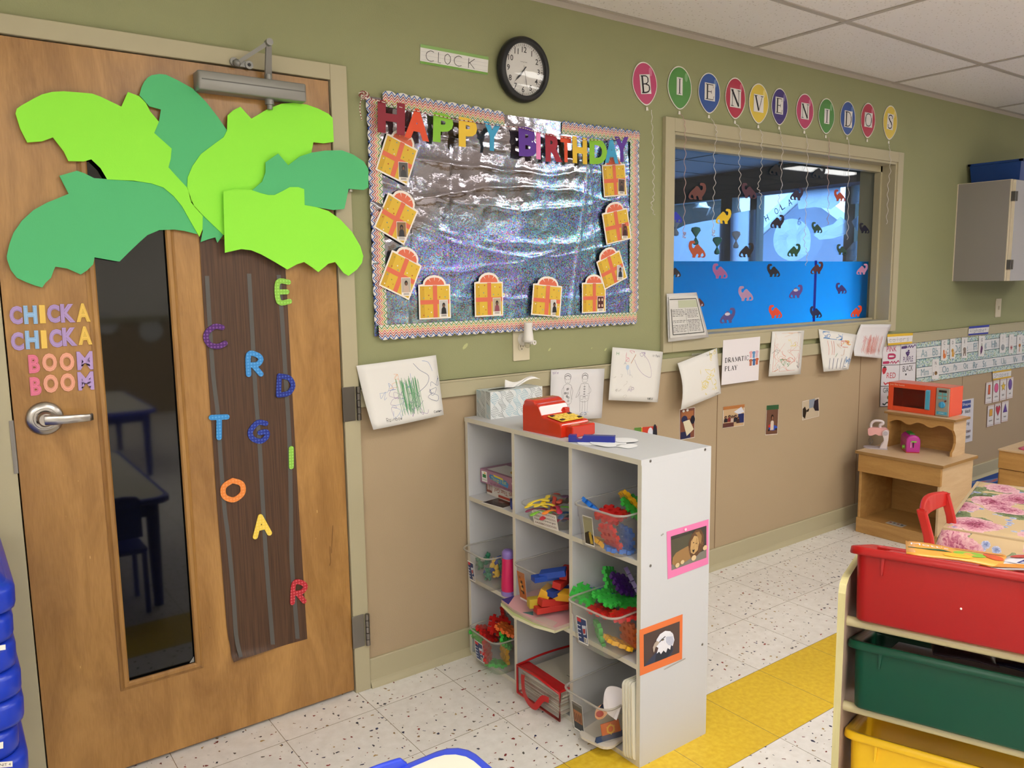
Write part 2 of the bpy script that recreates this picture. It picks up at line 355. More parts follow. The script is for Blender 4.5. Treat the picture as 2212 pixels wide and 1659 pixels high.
class Pic:
    """flat printed or drawn thing: four corners (TL, TR, BR, BL); s runs right, t runs down, both 0..1; a sheet of real thickness
    carrying ink layers; bulge(s, t) lifts it off the wall in metres"""
    def __init__(s, TL, TR, BR, BL, m, thick=.0006, bulge=None, grid=1, edge=None):
        s.c = [V(TL), V(TR), V(BR), V(BL)]; s.mb = MB(); s.n = -((s.c[1] - s.c[0]).cross(s.c[3] - s.c[0])).normalized()
        s.n = -s.n if s.n.dot(CAM - s.c[0]) < 0 else s.n
        s.b = bulge; s.w = (s.c[1] - s.c[0]).length; s.h = (s.c[3] - s.c[0]).length; s.k = 0
        g = grid; vs = []; 
        for side in (0, 1):
            for j in range(g + 1):
                for i in range(g + 1): vs.append(s.at(i / g, j / g, side * thick))
        N = (g + 1) ** 2; fs = []
        for j in range(g):
            for i in range(g):
                a = j * (g + 1) + i; fs.append((a, a + g + 1, a + g + 2, a + 1)); fs.append((N + a, N + a + 1, N + a + g + 2, N + a + g + 1))
        rim = [i for i in range(g + 1)] + [j * (g + 1) + g for j in range(1, g + 1)] + [g * (g + 1) + i for i in range(g - 1, -1, -1)] + [j * (g + 1) for j in range(g - 1, 0, -1)]
        for i in range(len(rim)): a, b = rim[i], rim[(i + 1) % len(rim)]; fs.append((a, b, N + b, N + a))
        s.mb.add(vs, fs, m, smooth=g > 1); s.t0 = thick
    def at(s, u, v, off=0.0):
        a, b, c, d = s.c; p = a * (1 - u) * (1 - v) + b * u * (1 - v) + c * u * v + d * (1 - u) * v
        return p + s.n * (off + (s.b(u, v) if s.b else 0))
    def off(s): s.k += 1; return s.t0 + .00022 * s.k
    def poly(s, pts, m):
        o = s.off(); s.mb.add([s.at(u, v, o) for u, v in pts], [tuple(range(len(pts)))], m); return s
    def rect(s, u0, v0, u1, v1, m): return s.poly([(u0, v0), (u1, v0), (u1, v1), (u0, v1)], m)
    def ell(s, u, v, ru, rv, m, n=16): return s.poly([(u + ru * cos(2 * pi * i / n), v + rv * sin(2 * pi * i / n)) for i in range(n)], m)
    def line(s, pts, w, m, k=0, lay=True):
        """ribbon of ink, w in metres"""
        if k: pts = [tuple(p) for p in smooth_line([V((a, b)) for a, b in pts], k)]
        o = s.off() if lay else s.t0 + .00022 * max(s.k, 1); vs = []; fs = []
        P = [V((a * s.w, b * s.h)) for a, b in pts]
        for i in range(len(P)):
            d = P[min(i + 1, len(P) - 1)] - P[max(i - 1, 0)]
            d = V((-d.y, d.x)).normalized() * w / 2 if d.length > 1e-7 else V((0, w / 2))
            for q in (P[i] + d, P[i] - d): vs.append(s.at(q.x / s.w, q.y / s.h, o))
        fs = [(2 * i, 2 * i + 1, 2 * i + 3, 2 * i + 2) for i in range(len(P) - 1)]
        s.mb.add(vs, fs, m); return s
    def text(s, body, u, v, m, h=None, w=None, rot=0, lay=True, **kw):
        """h, w in picture fractions; centred on (u, v)"""
        vs, fs = text_mesh(body, **kw); o = s.off() if lay else s.t0 + .00022 * max(s.k, 1)
        xs = [q[0] for q in vs]; ys = [q[1] for q in vs]; bw = max(xs) - min(xs); bh = max(ys) - min(ys); mx, my = (max(xs) + min(xs)) / 2, (max(ys) + min(ys)) / 2
        W_, H_ = (w * s.w if w else None), (h * s.h if h else None)
        kx = W_ / bw if W_ else None; ky = H_ / bh if H_ else None; kx = kx or ky; ky = ky or kx; r = radians(rot); out = []
        for x, y, z in vs:
            a, b = (x - mx) * kx, -(y - my) * ky; a, b = a * cos(r) - b * sin(r), a * sin(r) + b * cos(r)
            out.append(s.at(u + a / s.w, v + b / s.h, o))
        s.mb.add(out, fs, m); return s
    def build(s, name, **kw): return s.mb.build(name, **kw)
def glyphs(body):
    """single-stroke hand lettering: list of polylines in a unit box per letter, y down"""
    G = {'A': ['0,1 .5,0 1,1', '.2,.6 .8,.6'], 'B': ['0,0 0,1', '0,0 .7,.05 .8,.25 .6,.45 0,.48', '0,.48 .8,.55 .95,.75 .7,.97 0,1'], 'C': ['1,.1 .6,0 .15,.2 0,.5 .15,.85 .6,1 1,.9'],
         'D': ['0,0 0,1', '0,0 .7,.1 1,.5 .7,.9 0,1'], 'E': ['1,0 0,0 0,1 1,1', '0,.5 .8,.5'], 'F': ['1,0 0,0 0,1', '0,.5 .8,.5'], 'G': ['1,.1 .5,0 0,.4 .1,.8 .6,1 1,.8 1,.55 .6,.55'],
         'H': ['0,0 0,1', '1,0 1,1', '0,.5 1,.5'], 'I': ['.5,0 .5,1'], 'K': ['0,0 0,1', '1,0 0,.55', '.15,.45 1,1'], 'L': ['0,0 0,1 1,1'], 'M': ['0,1 0,0 .5,.7 1,0 1,1'],
         'N': ['0,1 0,0 1,1 1,0'], 'O': ['.5,0 .1,.2 0,.5 .1,.8 .5,1 .9,.8 1,.5 .9,.2 .5,0'], 'P': ['0,1 0,0 .7,.02 1,.25 .7,.5 0,.52'], 'R': ['0,1 0,0 .7,.02 1,.25 .7,.5 0,.52', '.35,.52 1,1'],
         'S': ['1,.1 .5,0 .05,.2 .4,.45 .9,.65 .8,.95 .3,1 0,.9'], 'T': ['0,0 1,0', '.5,0 .5,1'], 'U': ['0,0 0,.7 .3,1 .7,1 1,.7 1,0'], 'W': ['0,0 .25,1 .5,.4 .75,1 1,0'], 'Y': ['0,0 .5,.5', '1,0 .3,1'],
         'J': ['.8,0 .8,.8 .4,1 0,.8'], 'a': ['.9,.4 .4,.35 .05,.7 .4,1 .9,.8', '.9,.35 .95,1'], 'm': ['0,1 0,.4', '0,.5 .3,.4 .5,.6 .5,1', '.5,.55 .8,.4 1,.6 1,1'], 'b': ['0,0 0,1', '0,.6 .5,.4 .9,.7 .5,1 0,.9'],
         'o': ['.5,.4 .1,.6 .1,.85 .5,1 .9,.8 .8,.5 .5,.4'], 'w': ['0,.4 .25,1 .5,.6 .75,1 1,.4'], 'i': ['.5,.4 .5,1', '.5,.15 .5,.2'], 'n': ['0,.4 0,1', '0,.55 .5,.4 .9,.6 .95,1'], 'l': ['.5,0 .5,1'],
         'e': ['.1,.7 .9,.65 .6,.4 .1,.55 .1,.9 .5,1 .9,.9'], 't': ['.5,.1 .5,1', '.1,.4 .9,.4'], 'r': ['.1,.4 .1,1', '.1,.6 .5,.4 .9,.45'], 's': ['.9,.45 .4,.4 .2,.6 .8,.8 .5,1 .1,.95'], 'u': ['0,.4 .1,.9 .6,1 .9,.7', '.9,.4 .95,1'],
         'd': ['.9,.4 .3,.4 0,.7 .4,1 .9,.8', '.9,0 .9,1'], 'g': ['.9,.4 .3,.4 .05,.65 .4,.85 .9,.7', '.9,.4 .9,1.2 .3,1.3'], 'h': ['0,0 0,1', '0,.6 .5,.4 .9,.6 .9,1'], 'p': ['0,.4 0,1.35', '0,.5 .6,.4 .9,.7 .5,1 0,.9'], 'y': ['0,.4 .5,.9', '1,.4 .2,1.3'], 'k': ['0,0 0,1', '.8,.4 0,.7 .8,1'],
         'v': ['0,.4 .5,1 1,.4'], 'c': ['.9,.5 .4,.4 .05,.7 .4,1 .9,.9']}
    return [[tuple(tuple(map(float, q.split(','))) for q in st.split()) for st in G.get(ch, [])] for ch in body]
def write(pic, body, u, v, w, h, m, lw=.0012, gap=.35, rnd=0):
    """hand-written word: starts at u, top at v, letter box w x h in picture fractions"""
    for ch in glyphs(body):
        du, dv = random.uniform(-rnd, rnd) * w, random.uniform(-rnd, rnd) * h
        for st in ch: pic.line([(u + du + a * w, v + dv + b * h) for a, b in st], lw, m, k=3 if len(st) > 3 else 0, lay=False)
        u += w * (1 + gap) if ch else w
def stroke_letter(mb, ch, M, w, h, lw, thick, m):
    """foam letter from rounded strokes: capsules joined along the strokes, in M's xy plane, pushed +z by thick"""
    q_ = 0
    for ci, st in enumerate(glyphs(ch)[0]):
        pts = [V((a * (w - lw) - (w - lw) / 2, (h - lw) / 2 - b * (h - lw))) for a, b in st]
        if len(pts) > 3: pts = [V((p.x, p.y)) for p in smooth_line(pts, 4)]
        for a, b in zip(pts, pts[1:]):
            d = b - a
            if d.length < 1e-6: continue
            t0 = math.atan2(d.y, d.x); out = []
            for i in range(9): t = t0 + pi / 2 + pi * i / 8; out.append((a.x + lw / 2 * cos(t), a.y + lw / 2 * sin(t), 0))
            for i in range(9): t = t0 - pi / 2 + pi * i / 8; out.append((b.x + lw / 2 * cos(t), b.y + lw / 2 * sin(t), 0))
            q_ += 1; mb.prism(out, (0, 0, thick + .00005 * q_), m, M)
SERIF = {  # thick and thin strokes of a book face: (points, width) with serifs as short bars
    'B': [('.2,0 .2,1', .15), ('.05,0 .55,0 .8,.1 .84,.24 .75,.4 .5,.48 .2,.48', .07), ('.5,.48 .85,.58 .93,.74 .8,.93 .5,1 .05,1', .085), ('.82,.12 .82,.36', .09), ('.91,.62 .91,.86', .1)],
    'I': [('.5,0 .5,1', .19), ('.15,0 .85,0', .05), ('.15,1 .85,1', .05)],
    'E': [('.22,0 .22,1', .15), ('.03,0 .85,0 .88,.2', .05), ('.03,1 .88,1 .95,.76', .05), ('.22,.48 .66,.48', .05), ('.66,.37 .66,.6', .05)],
    'N': [('.15,0 .15,1', .05), ('.1,0 .85,1', .16), ('.85,0 .85,1', .05), ('-.02,0 .26,0', .045), ('.7,0 1.02,0', .045), ('0,1 .3,1', .045)],
    'V': [('.12,0 .52,1', .15), ('.9,0 .52,1', .05), ('-.04,0 .32,0', .045), ('.72,0 1.04,0', .045)],
    'D': [('.2,0 .2,1', .15), ('.03,0 .5,0 .8,.15 .92,.5 .8,.85 .5,1 .03,1', .065), ('.88,.28 .93,.5 .88,.72', .1)],
    'O': [('.5,0 .2,.1 .06,.5 .2,.9 .5,1 .8,.9 .94,.5 .8,.1 .5,0', .07), ('.09,.3 .06,.5 .09,.7', .11), ('.91,.3 .94,.5 .91,.7', .11)],
    'S': [('.85,.25 .8,.06 .5,0 .2,.08 .15,.25 .4,.42 .7,.56 .86,.75 .75,.94 .45,1 .18,.95 .12,.72', .08), ('.2,.25 .45,.44 .68,.55 .82,.7', .13)],
    'R': [('.2,0 .2,1', .15), ('.05,0 .55,0 .8,.1 .84,.25 .75,.42 .5,.5 .2,.5', .07), ('.45,.5 .92,1', .14), ('.05,1 .38,1', .045), ('.85,1 1.02,1', .045)],
    'A': [('.5,0 .1,1', .05), ('.47,0 .86,1', .15), ('.22,.66 .7,.66', .045), ('-.03,1 .25,1', .045), ('.7,1 1.03,1', .045)],
    'M': [('.12,0 .1,1', .05), ('.12,0 .5,.9', .13), ('.86,0 .5,.9', .045), ('.88,0 .88,1', .13), ('-.03,1 .25,1', .045), ('.74,1 1.03,1', .045)],
    'T': [('.5,0 .5,1', .16), ('.05,.2 .05,0 .95,0 .95,.2', .05), ('.3,1 .7,1', .045)],
    'C': [('.9,.25 .8,.05 .5,0 .2,.12 .07,.5 .2,.88 .5,1 .8,.95 .92,.75', .065), ('.1,.3 .07,.5 .1,.7', .11)],
    'P': [('.2,0 .2,1', .15), ('.05,0 .55,0 .85,.1 .88,.27 .8,.44 .5,.52 .2,.52', .07), ('.05,1 .4,1', .045)],
    'L': [('.2,0 .2,1', .15), ('.03,0 .38,0', .045), ('.03,1 .88,1 .93,.74', .05)],
    'Y': [('.08,0 .5,.55', .14), ('.92,0 .5,.55', .05), ('.5,.5 .5,1', .15), ('-.03,0 .28,0', .045), ('.74,0 1.03,0', .045), ('.32,1 .68,1', .045)]}
def serif(pic, ch, u, v, w, h, m, bold=1.0):
    """book-face capital centred on (u, v)"""
    for pts, lw in SERIF[ch]:
        p = [tuple(map(float, q.split(','))) for q in pts.split()]
        pic.line([(u + (a - .5) * w, v + (b - .5) * h) for a, b in p], lw * bold * min(w * pic.w * 1.25, h * pic.h), m, k=4 if len(p) > 4 else 0, lay=False)
# ================================================================ the room
XL, XR, YN, HZ = -1.6, 9.0, -6.8, H
CREAMP = mat('#E6E2D8', .7)  # unseen walls made pale to bounce fill light into the shelf cubes
def struct(mb, name, **k): return mb.build(name, kind='structure', org=(0, 0, 0), **k)
b = MB(); b.box(XL, YN, -.05, XR, .14, 0, FLOORM); struct(b, 'floor')
b = MB(); b.box(XL, YN, H, XR, 0, H + .05, CEILM); struct(b, 'ceiling')
WX0, WX1, WZ0, WZ1 = 2.752, 4.569, 1.132, 2.02          # daylight opening of the inner window
DX0, DX1, DZ = .277, 1.192, 2.028                       # door leaf
RZ0, RZ1 = .992, 1.054                                  # chair rail
# back wall: green paint above the rail, tan panels below, open for door and window
b = MB(); TH = .14
for x0, x1, z0, z1 in ((XL, DX0 - .05, RZ0, H), (DX0 - .05, DX1 + .04, DZ + .04, H), (DX1 + .04, WX0, RZ0, H), (WX0, WX1, RZ0, WZ0), (WX0, WX1, WZ1, H), (WX1, XR, RZ0, H)):
    b.box(x0, 0, z0, x1, TH, z1, GREEN)
for x0, x1 in ((XL, DX0 - .05), (DX1 + .04, XR)): b.box(x0, 0, 0, x1, TH, RZ0, TAN)
struct(b, 'wall_back')
b = MB(); b.box(XL - .1, YN, 0, XL, .14, H, CREAMP); struct(b, 'wall_left')
b = MB(); b.box(XR, YN, 0, XR + .1, .14, H, CREAMP); struct(b, 'wall_right')
b = MB(); b.box(XL, YN - .1, 0, XR, YN, RZ0, TAN); b.box(XL, YN - .1, RZ0, XR, YN, H, CREAMP); struct(b, 'wall_front')
# chair rail (cut where the door frame and window casing stand) and baseboards
n = 1
for x0, x1 in ((DX1 + .062, 2.69), (4.625, XR), (XL, DX0 - .07)):
    b = MB(); b.box(x0, -.016, RZ0, x1, 0, RZ1, TRIM); b.box(x0, -.019, RZ1 - .008, x1, 0, RZ1, TRIM)
    struct(b, 'trim_%d' % n, bevel=.002); n += 1
b = MB(); b.box(2.69, -.014, RZ0, 4.625, 0, RZ1 - .004, TRIM); struct(b, 'trim_4', bevel=.002)
b = MB(); b.box(XL, YN, RZ0, XR, YN + .02, RZ1, TRIM); struct(b, 'trim_5')
def profile_x(mb, prof, x0, x1, m):
    mb.prism([(x0, y, z) for y, z in prof], (x1 - x0, 0, 0), m)
for x0, x1, nm in ((DX1 + .062, XR, 'baseboard_back'), (XL, DX0 - .07, 'baseboard_back_left')):
    b = MB(); profile_x(b, [(0, 0), (-.022, 0), (-.020, .006), (-.012, .018), (-.009, .026), (-.009, .1), (-.007, .104), (0, .104)], x0, x1, BASEC); struct(b, nm)
# vertical seams between the wall panels
for i, x in enumerate((3.087, 4.305, 5.525, 1.868)):
    b = MB(); b.box(x - .0018, -.0012, .104, x + .0018, 0, RZ0, mat('#84694C', .8)); struct(b, 'trim_%d' % (6 + i))
# ceiling grid of painted T-bars
TB = mat('#B9B0A4', .5, bump=.05); b = MB()
for j in range(-12, 1):
    y = CYG + j * CSY
    if YN < y < -.02: b.box(XL, y - .012, H - .004, XR, y + .012, H - .0005, TB)
for i in range(-4, 5):
    x = CXG + i * CSX
    if XL < x < XR: b.box(x - .012, YN, H - .0045, x + .012, 0, H - .0006, TB)
b.box(XL, -.022, H - .003, XR, 0, H - .001, TB); b.box(XL, -.002, H - .024, XR, -.0002, H, TB)
struct(b, 'trim_10')
LENS = mat('#FFFAF0', .4, emit=5.5)
for i, j, k in TROFFERS:
    x, y = CXG + i * CSX, CYG + j * CSY
    t = empty('ceiling_light', (x + CSX / 2, y + CSY / 2, H), 'recessed fluorescent ceiling light with white frame %s' % ('in the row nearest the door wall' if j == -4 else 'further back in the room'), 'ceiling light', 'recessed ceiling lights')
    f = MB(); w, d = CSX / 2 - .014, CSY / 2 - .014; cx, cy = x + CSX / 2, y + CSY / 2
    f.box(cx - w, cy - d, H - .008, cx + w, cy - d + .025, H - .001, TB); f.box(cx - w, cy + d - .025, H - .008, cx + w, cy + d, H - .001, TB)
    f.box(cx - w, cy - d, H - .008, cx - w + .025, cy + d, H - .001, TB); f.box(cx + w - .025, cy - d, H - .008, cx + w, cy + d, H - .001, TB); f.build('frame', t)
    g = MB(); g.box(cx - w + .025, cy - d + .025, H - .006, cx + w - .025, cy + d - .025, H - .002, LENS); g.build('lens', t)

# ---------------------------------------------------------------- door_1
FRM = mat('#B3AA8C', .5, bump=.05, bscale=120)
b = MB()  # hollow-metal frame
b.box(DX0 - .058, -.016, 0, DX0 - .004, .14, DZ + .052, FRM); b.box(DX1 + .004, -.016, 0, DX1 + .06, .14, DZ + .052, FRM)
b.box(DX0 - .0039, -.016, DZ + .004, DX1 + .0039, .14, DZ + .052, FRM)
struct(b, 'trim_11', bevel=.002)
DY0, DY1 = -.008, .036
LX0, LX1, LZ0, LZ1 = .496, .680, .272, 1.745             # glass of the lite
door = MB()
for x0, x1, z0, z1 in ((DX0, LX0 - .004, .012, DZ), (LX1 + .004, DX1, .012, DZ), (LX0 - .004, LX1 + .004, .012, LZ0 - .004), (LX0 - .004, LX1 + .004, LZ1 + .004, DZ)):
    door.box(x0, DY0, z0, x1, DY1, z1, DOORW)
door = door.build('door_1', kind='structure')
m = MB(); fw = .018
def frame_rect(mb, x0, z0, x1, z1, w, y0, y1, m_, lip=.004):
    """mitred moulding round an opening, w wide outward"""
    prof = [(0, y1), (0, y0 + .004), (.004, y0), (w * .55, y0), (w * .75, y0 + lip), (w, y0 + lip + .003), (w, y1)]
    rs = []
    for sx, sz in ((0, 0), (1, 0), (1, 1), (0, 1), (0, 0)):
        rs.append([((x1 + q if sx else x0 - q), y, (z1 + q if sz else z0 - q)) for q, y in prof])
    mb.rings(rs, m_, smooth=False, cap0=False, cap1=False)
frame_rect(m, LX0, LZ0, LX1, LZ1, fw + .006, DY0 - .009, DY0, MOULD); m.build('lite_moulding', door)
dg = mat('#07080A', .04, spec=.55); g = MB(); g.box(LX0 - .004, DY0 + .008, LZ0 - .004, LX1 + .004, DY0 + .014, LZ1 + .004, dg); g.build('lite_glass', door)  # near-black base colour stands in for the unlit corridor behind the pane
b = MB(); b.prism([(LX1 - .001, DY0 + .007, LZ0), (LX1 - .014, DY0 + .007, LZ0), (LX1 - .001, DY0 + .007, LZ0 + .016)], (0, -.002, 0), mat('#A9A79E', .5)); b.build('glazing_corner', door)
# scratches and wear marks on the veneer
b = MB(); sc = mat('#6A4422', .7); lt = mat('#CFA567', .7)
for pts, m_ in (([(713, 1180), (714, 1215), (712, 1222)], sc), ([(719, 1135), (717, 1180), (716, 1195)], sc)):
    P = [W(u, v, DY0 - .0006) for u, v in pts]; b.tube(P, .0007, m_, 4)
for i in range(40):
    x, z = random.uniform(DX0 + .05, DX1 - .05), random.uniform(.05, 1.5)
    if LX0 - .05 < x < LX1 + .03 and z > .22: continue
    if .76 < x < 1.06: continue
    l = random.uniform(.002, .009); b.box(x, DY0 - .0005, z, x + l * .3, DY0, z + l, random.choice((lt, lt, sc)))
b.build('wear_marks', door)
# lever handle
hc = W(97, 904, -.012)
h = MB(); M = Matrix.Translation((hc.x, DY0, hc.z)) @ Matrix.Rotation(pi / 2, 4, 'X')
SAT = mat('#B4B0AC', .28, 1.0)
h.lathe([(.0445, 0), (.0445, .003), (.041, .008), (.030, .011), (.022, .0125), (.022, .012), (.019, .013), (.0185, .03), (.016, .034)], SAT, M, 36)
for r in (.027, .023): h.lathe([(r, .0108), (r + .0006, .0126), (r - .0012, .0128)], SAT, M, 36)
he = W(197, 920, -.05); x = hc.x
pts = [(hc.x, -.040), (hc.x + .02, -.052), (hc.x + .06, -.056), (hc.x + .098, -.055), (hc.x + .107, -.048), (hc.x + .108, -.034)]
rs = []
for k, (px_, py) in enumerate(pts):
    a = pts[min(k + 1, 5)]; c = pts[max(k - 1, 0)]; d = V((a[0] - c[0], a[1] - c[1])).normalized(); nn = V((-d.y, d.x))
    hw = (.0135, .0125, .011, .0095, .009, .009)[k]; tk = (.008, .0055, .004, .0035, .003, .003)[k]
    rs.append([(px_ + nn.x * q * tk, py + nn.y * q * tk, hc.z - .001 - k * .0006 + r_ * hw) for q, r_ in ((-1, -.8), (-.6, -1), (.6, -1), (1, -.8), (1, .8), (.6, 1), (-.6, 1), (-1, .8))])
h.rings(rs, SAT, smooth=True); h.build('lever_handle', door)
# hinges on the right edge
for (u, v, hh, lm) in ((755, 871, 72, DSTEEL), (732, 376, 150, mat('#B8B4A8', .45, .4)), (770, 1360, 78, STEEL)):
    zc = W(u, v).z; e = .057; k = MB(); x = DX1
    k.box(x - .002, -.0195, zc - e, x + .042, -.0165, zc + e, lm)
    for i in range(5): z0 = zc - e + i * 2 * e / 5; k.cyl((x + .052, -.024, z0 + .001), (x + .052, -.024, z0 + 2 * e / 5 - .001), .0075, lm, 12)
    k.build('hinge', door, bevel=.0008)
# strike plate lip on the left jamb
k = MB(); k.box(DX0 - .012, -.018, .925, DX0 - .002, -.004, 1.065, STEEL); k.build('strike_plate', door)
# closer
CL = mat('#8B8984', .4, .35); c0, c1 = .783, 1.098
k = MB(); k.rbox(c0, -.062, 1.946, c1, DY0, 1.998, .008, CL, n=3); k.box(c0 + .01, -.0625, 1.973, c1 - .005, -.0615, 1.976, mat('#5E5C58', .5)); cz = k.build('closer_body', door)
k = MB(); cx = .992; k.cyl((cx, -.035, 1.998), (cx, -.035, 2.016), .011, CL, 16); k.cyl((cx, -.035, 1.930), (cx, -.035, 1.946), .013, CL, 16); k.cyl((cx, -.035, 1.917), (cx, -.035, 1.930), .008, CL, 16)
k.build('spindle', door)
k = MB(); top = W(580, 92, -.09); kb = V((cx, -.035, 2.012))
def bar(mb, p, q, w, t, m_):
    d = (q - p).normalized(); s = d.cross(V((0, 1, 0))).normalized(); f = s.cross(d)
    r = [[p + a * w * s + c * t * f for a, c in ((-1, -1), (1, -1), (1, 1), (-1, 1))], [q + a * w * .8 * s + c * t * f for a, c in ((-1, -1), (1, -1), (1, 1), (-1, 1))]]
    mb.rings(r, m_, smooth=False)
bar(k, kb, top, .010, .004, CL); foot = W(512, 136, -.03); bar(k, top, foot, .006, .004, CL)
k.cyl(top + V((0, .012, 0)), top - V((0, .012, 0)), .010, CL, 14); k.ball(foot, .011, CL)
k.build('closer_arm', door)
k = MB(); f0 = W(505, 134, -.018); f1 = W(537, 141, -.018)
k.cyl(f0 + V((0, .002, 0)), f0 - V((0, .006, 0)), .012, CL, 14); k.cyl(f1 + V((0, .002, 0)), f1 - V((0, .006, 0)), .012, CL, 14); bar(k, f0, f1, .010, .003, CL)
for f in (f0, f1): k.cyl(f - V((0, .006, 0)), f - V((0, .0075, 0)), .005, BLACK, 10)
k.build('closer_bracket', door)

# ---------------------------------------------------------------- window_1 onto the next room
b = MB(); cw = .056
frame = [(WX0, WZ0), (WX1, WZ1)]
for x0, x1, z0, z1 in ((WX0 - cw, WX0, WZ0 - .055, WZ1 + cw), (WX1, WX1 + cw, WZ0 - .055, WZ1 + cw), (WX0, WX1, WZ1, WZ1 + cw), (WX0, WX1, WZ0 - .055, WZ0)):
    b.box(x0, -.02, z0, x1, 0, z1, FRM)
b.box(WX0 - .004, -.012, WZ0, WX0 + .012, .2, WZ1, FRM); b.box(WX1 - .012, -.012, WZ0, WX1 + .004, .2, WZ1, FRM)
b.box(WX0 + .0121, -.0118, WZ1 - .012, WX1 - .0121, .2, WZ1 + .004, FRM); b.box(WX0 + .0121, -.0118, WZ0 - .004, WX1 - .0121, .2, WZ0 + .012, FRM)
WIN = struct(b, 'window_1', bevel=.002)
st = MB(); DK = mat('#6E685C', .5)
GY = .105
st.box(WX0 + .012, GY - .04, WZ1 - .045, WX1 - .012, GY - .004, WZ1 - .012, FRM); st.box(WX1 - .03, GY - .04, WZ0 + .012, WX1 - .012, GY - .004, WZ1 - .012, FRM)
st.box(WX0 + .012, GY - .03, WZ0 + .012, WX1 - .0301, GY - .004, WZ0 + .022, FRM); st.build('glazing_stop', WIN)
g = MB(); g.box(WX0 + .012, GY, WZ0 + .012, WX1 - .012, GY + .006, WZ1 - .012, GLASS); g.build('glass', WIN)
FT = 1.477; seam = 4.0
f = MB(); f.box(WX0 + .012, GY - .0025, WZ0 + .012, seam - .008, GY - .001, FT, FILM); f.box(seam + .006, GY - .0025, WZ0 + .012, WX1 - .05, GY - .001, FT - .001, FILM)
f.build('blue_film', WIN, label='bright blue translucent film over the lower glass')
f = MB(); f.box(seam - .012, GY - .0032, WZ0 + .012, seam + .010, GY - .0026, FT + .004, clear_plastic('film_tape', '#1C4FC8', .35, .2, '#1550C0')); f.build('film_seam_tape', WIN)

# ---------------------------------------------------------------- the next room, seen through the glass
OX = 6.8; OY = 6.4
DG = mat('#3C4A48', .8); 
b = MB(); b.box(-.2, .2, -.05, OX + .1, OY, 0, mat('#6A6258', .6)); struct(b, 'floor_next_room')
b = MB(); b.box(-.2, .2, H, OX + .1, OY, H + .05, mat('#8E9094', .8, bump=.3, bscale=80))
for j in range(1, 10): b.box(-.2, .14 + j * CSY - .01, H - .004, OX, .14 + j * CSY + .01, H - .0005, mat('#6C6A66', .6))
for i in range(-3, 3): b.box(CXG + i * CSX - .01, .2, H - .0045, CXG + i * CSX + .01, OY, H - .0006, mat('#6C6A66', .6))
struct(b, 'ceiling_next_room')
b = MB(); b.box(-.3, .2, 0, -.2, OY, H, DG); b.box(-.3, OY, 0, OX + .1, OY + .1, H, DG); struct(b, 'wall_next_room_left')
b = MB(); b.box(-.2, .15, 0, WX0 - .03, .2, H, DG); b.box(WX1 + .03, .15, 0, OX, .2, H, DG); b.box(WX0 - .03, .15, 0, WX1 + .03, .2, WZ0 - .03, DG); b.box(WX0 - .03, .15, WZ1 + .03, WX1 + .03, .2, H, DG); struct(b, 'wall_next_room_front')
YW = [(.35, .82), (.9, 1.56), (1.66, 2.60), (2.68, 2.90), (3.04, 4.3), (4.42, 5.6)]; ZS, ZT = .75, 2.18
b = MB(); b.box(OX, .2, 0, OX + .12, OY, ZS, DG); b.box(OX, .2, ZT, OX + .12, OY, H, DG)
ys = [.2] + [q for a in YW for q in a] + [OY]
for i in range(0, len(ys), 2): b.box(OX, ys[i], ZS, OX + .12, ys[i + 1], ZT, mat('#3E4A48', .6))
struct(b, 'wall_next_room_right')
b = MB()
for a, c in YW: b.box(OX + .05, a, ZS, OX + .055, c, ZT, GLASS)
b.box(OX - .02, .9, ZT - .012, OX, 2.62, ZT + .02, mat('#8FA4C8', .5)); struct(b, 'window_2')
# crumpled tissue paper clouds, a round paper face and letters taped to the far panes
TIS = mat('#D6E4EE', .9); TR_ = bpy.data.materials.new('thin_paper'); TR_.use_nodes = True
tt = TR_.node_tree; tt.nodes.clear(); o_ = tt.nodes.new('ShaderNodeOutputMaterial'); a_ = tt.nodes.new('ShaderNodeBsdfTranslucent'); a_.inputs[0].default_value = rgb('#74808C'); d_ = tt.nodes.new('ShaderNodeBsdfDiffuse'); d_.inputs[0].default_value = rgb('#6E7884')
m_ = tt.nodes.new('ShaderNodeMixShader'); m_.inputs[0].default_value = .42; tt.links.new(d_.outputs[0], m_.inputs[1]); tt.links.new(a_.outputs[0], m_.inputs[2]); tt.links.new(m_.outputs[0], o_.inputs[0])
def crumple(outline, x, name, label, cat, group=None, amp=.012, kpx=True):
    P = [PX(u, v, x) for u, v in outline] if kpx else [V(p) for p in outline]; c = sum(P, V()) / len(P); mb = MB(); rs = []
    for q in (1, .75, .5, .25, .05):
        rs.append([c + (p - c) * q + V((amp * noise.noise((c + (p - c) * q) * 9), 0, 0)) for p in P])
    vs = [p for r in rs for p in r]; k = len(P)
    fs = [(a * k + i, a * k + (i + 1) % k, (a + 1) * k + (i + 1) % k, (a + 1) * k + i) for a in range(4) for i in range(k)] + [tuple(4 * k + i for i in range(k))]
    mb.add(vs, fs, TR_)
    return mb.build(name, label=label, cat=cat, group=group)
crumple([(1720, 415), (1745, 407), (1790, 404), (1816, 402), (1815, 438), (1795, 452), (1760, 447), (1725, 452)], OX - .03, 'paper_cloud', 'crumpled white paper cloud high on the wide bright far window', 'paper cloud')
crumple([(1838, 400), (1877, 398), (1878, 438), (1862, 440), (1838, 441)], OX - .03, 'paper_cloud', 'crumpled white paper cloud high on the far window beside the dark post', 'paper cloud')
crumple([(1672 + 41 * cos(t * pi / 12) + 39, 518 + 46 * sin(t * pi / 12)) for t in range(24)], OX - .04, 'paper_circle', 'big round crumpled white paper face taped to the far window', 'paper decoration', amp=.02)
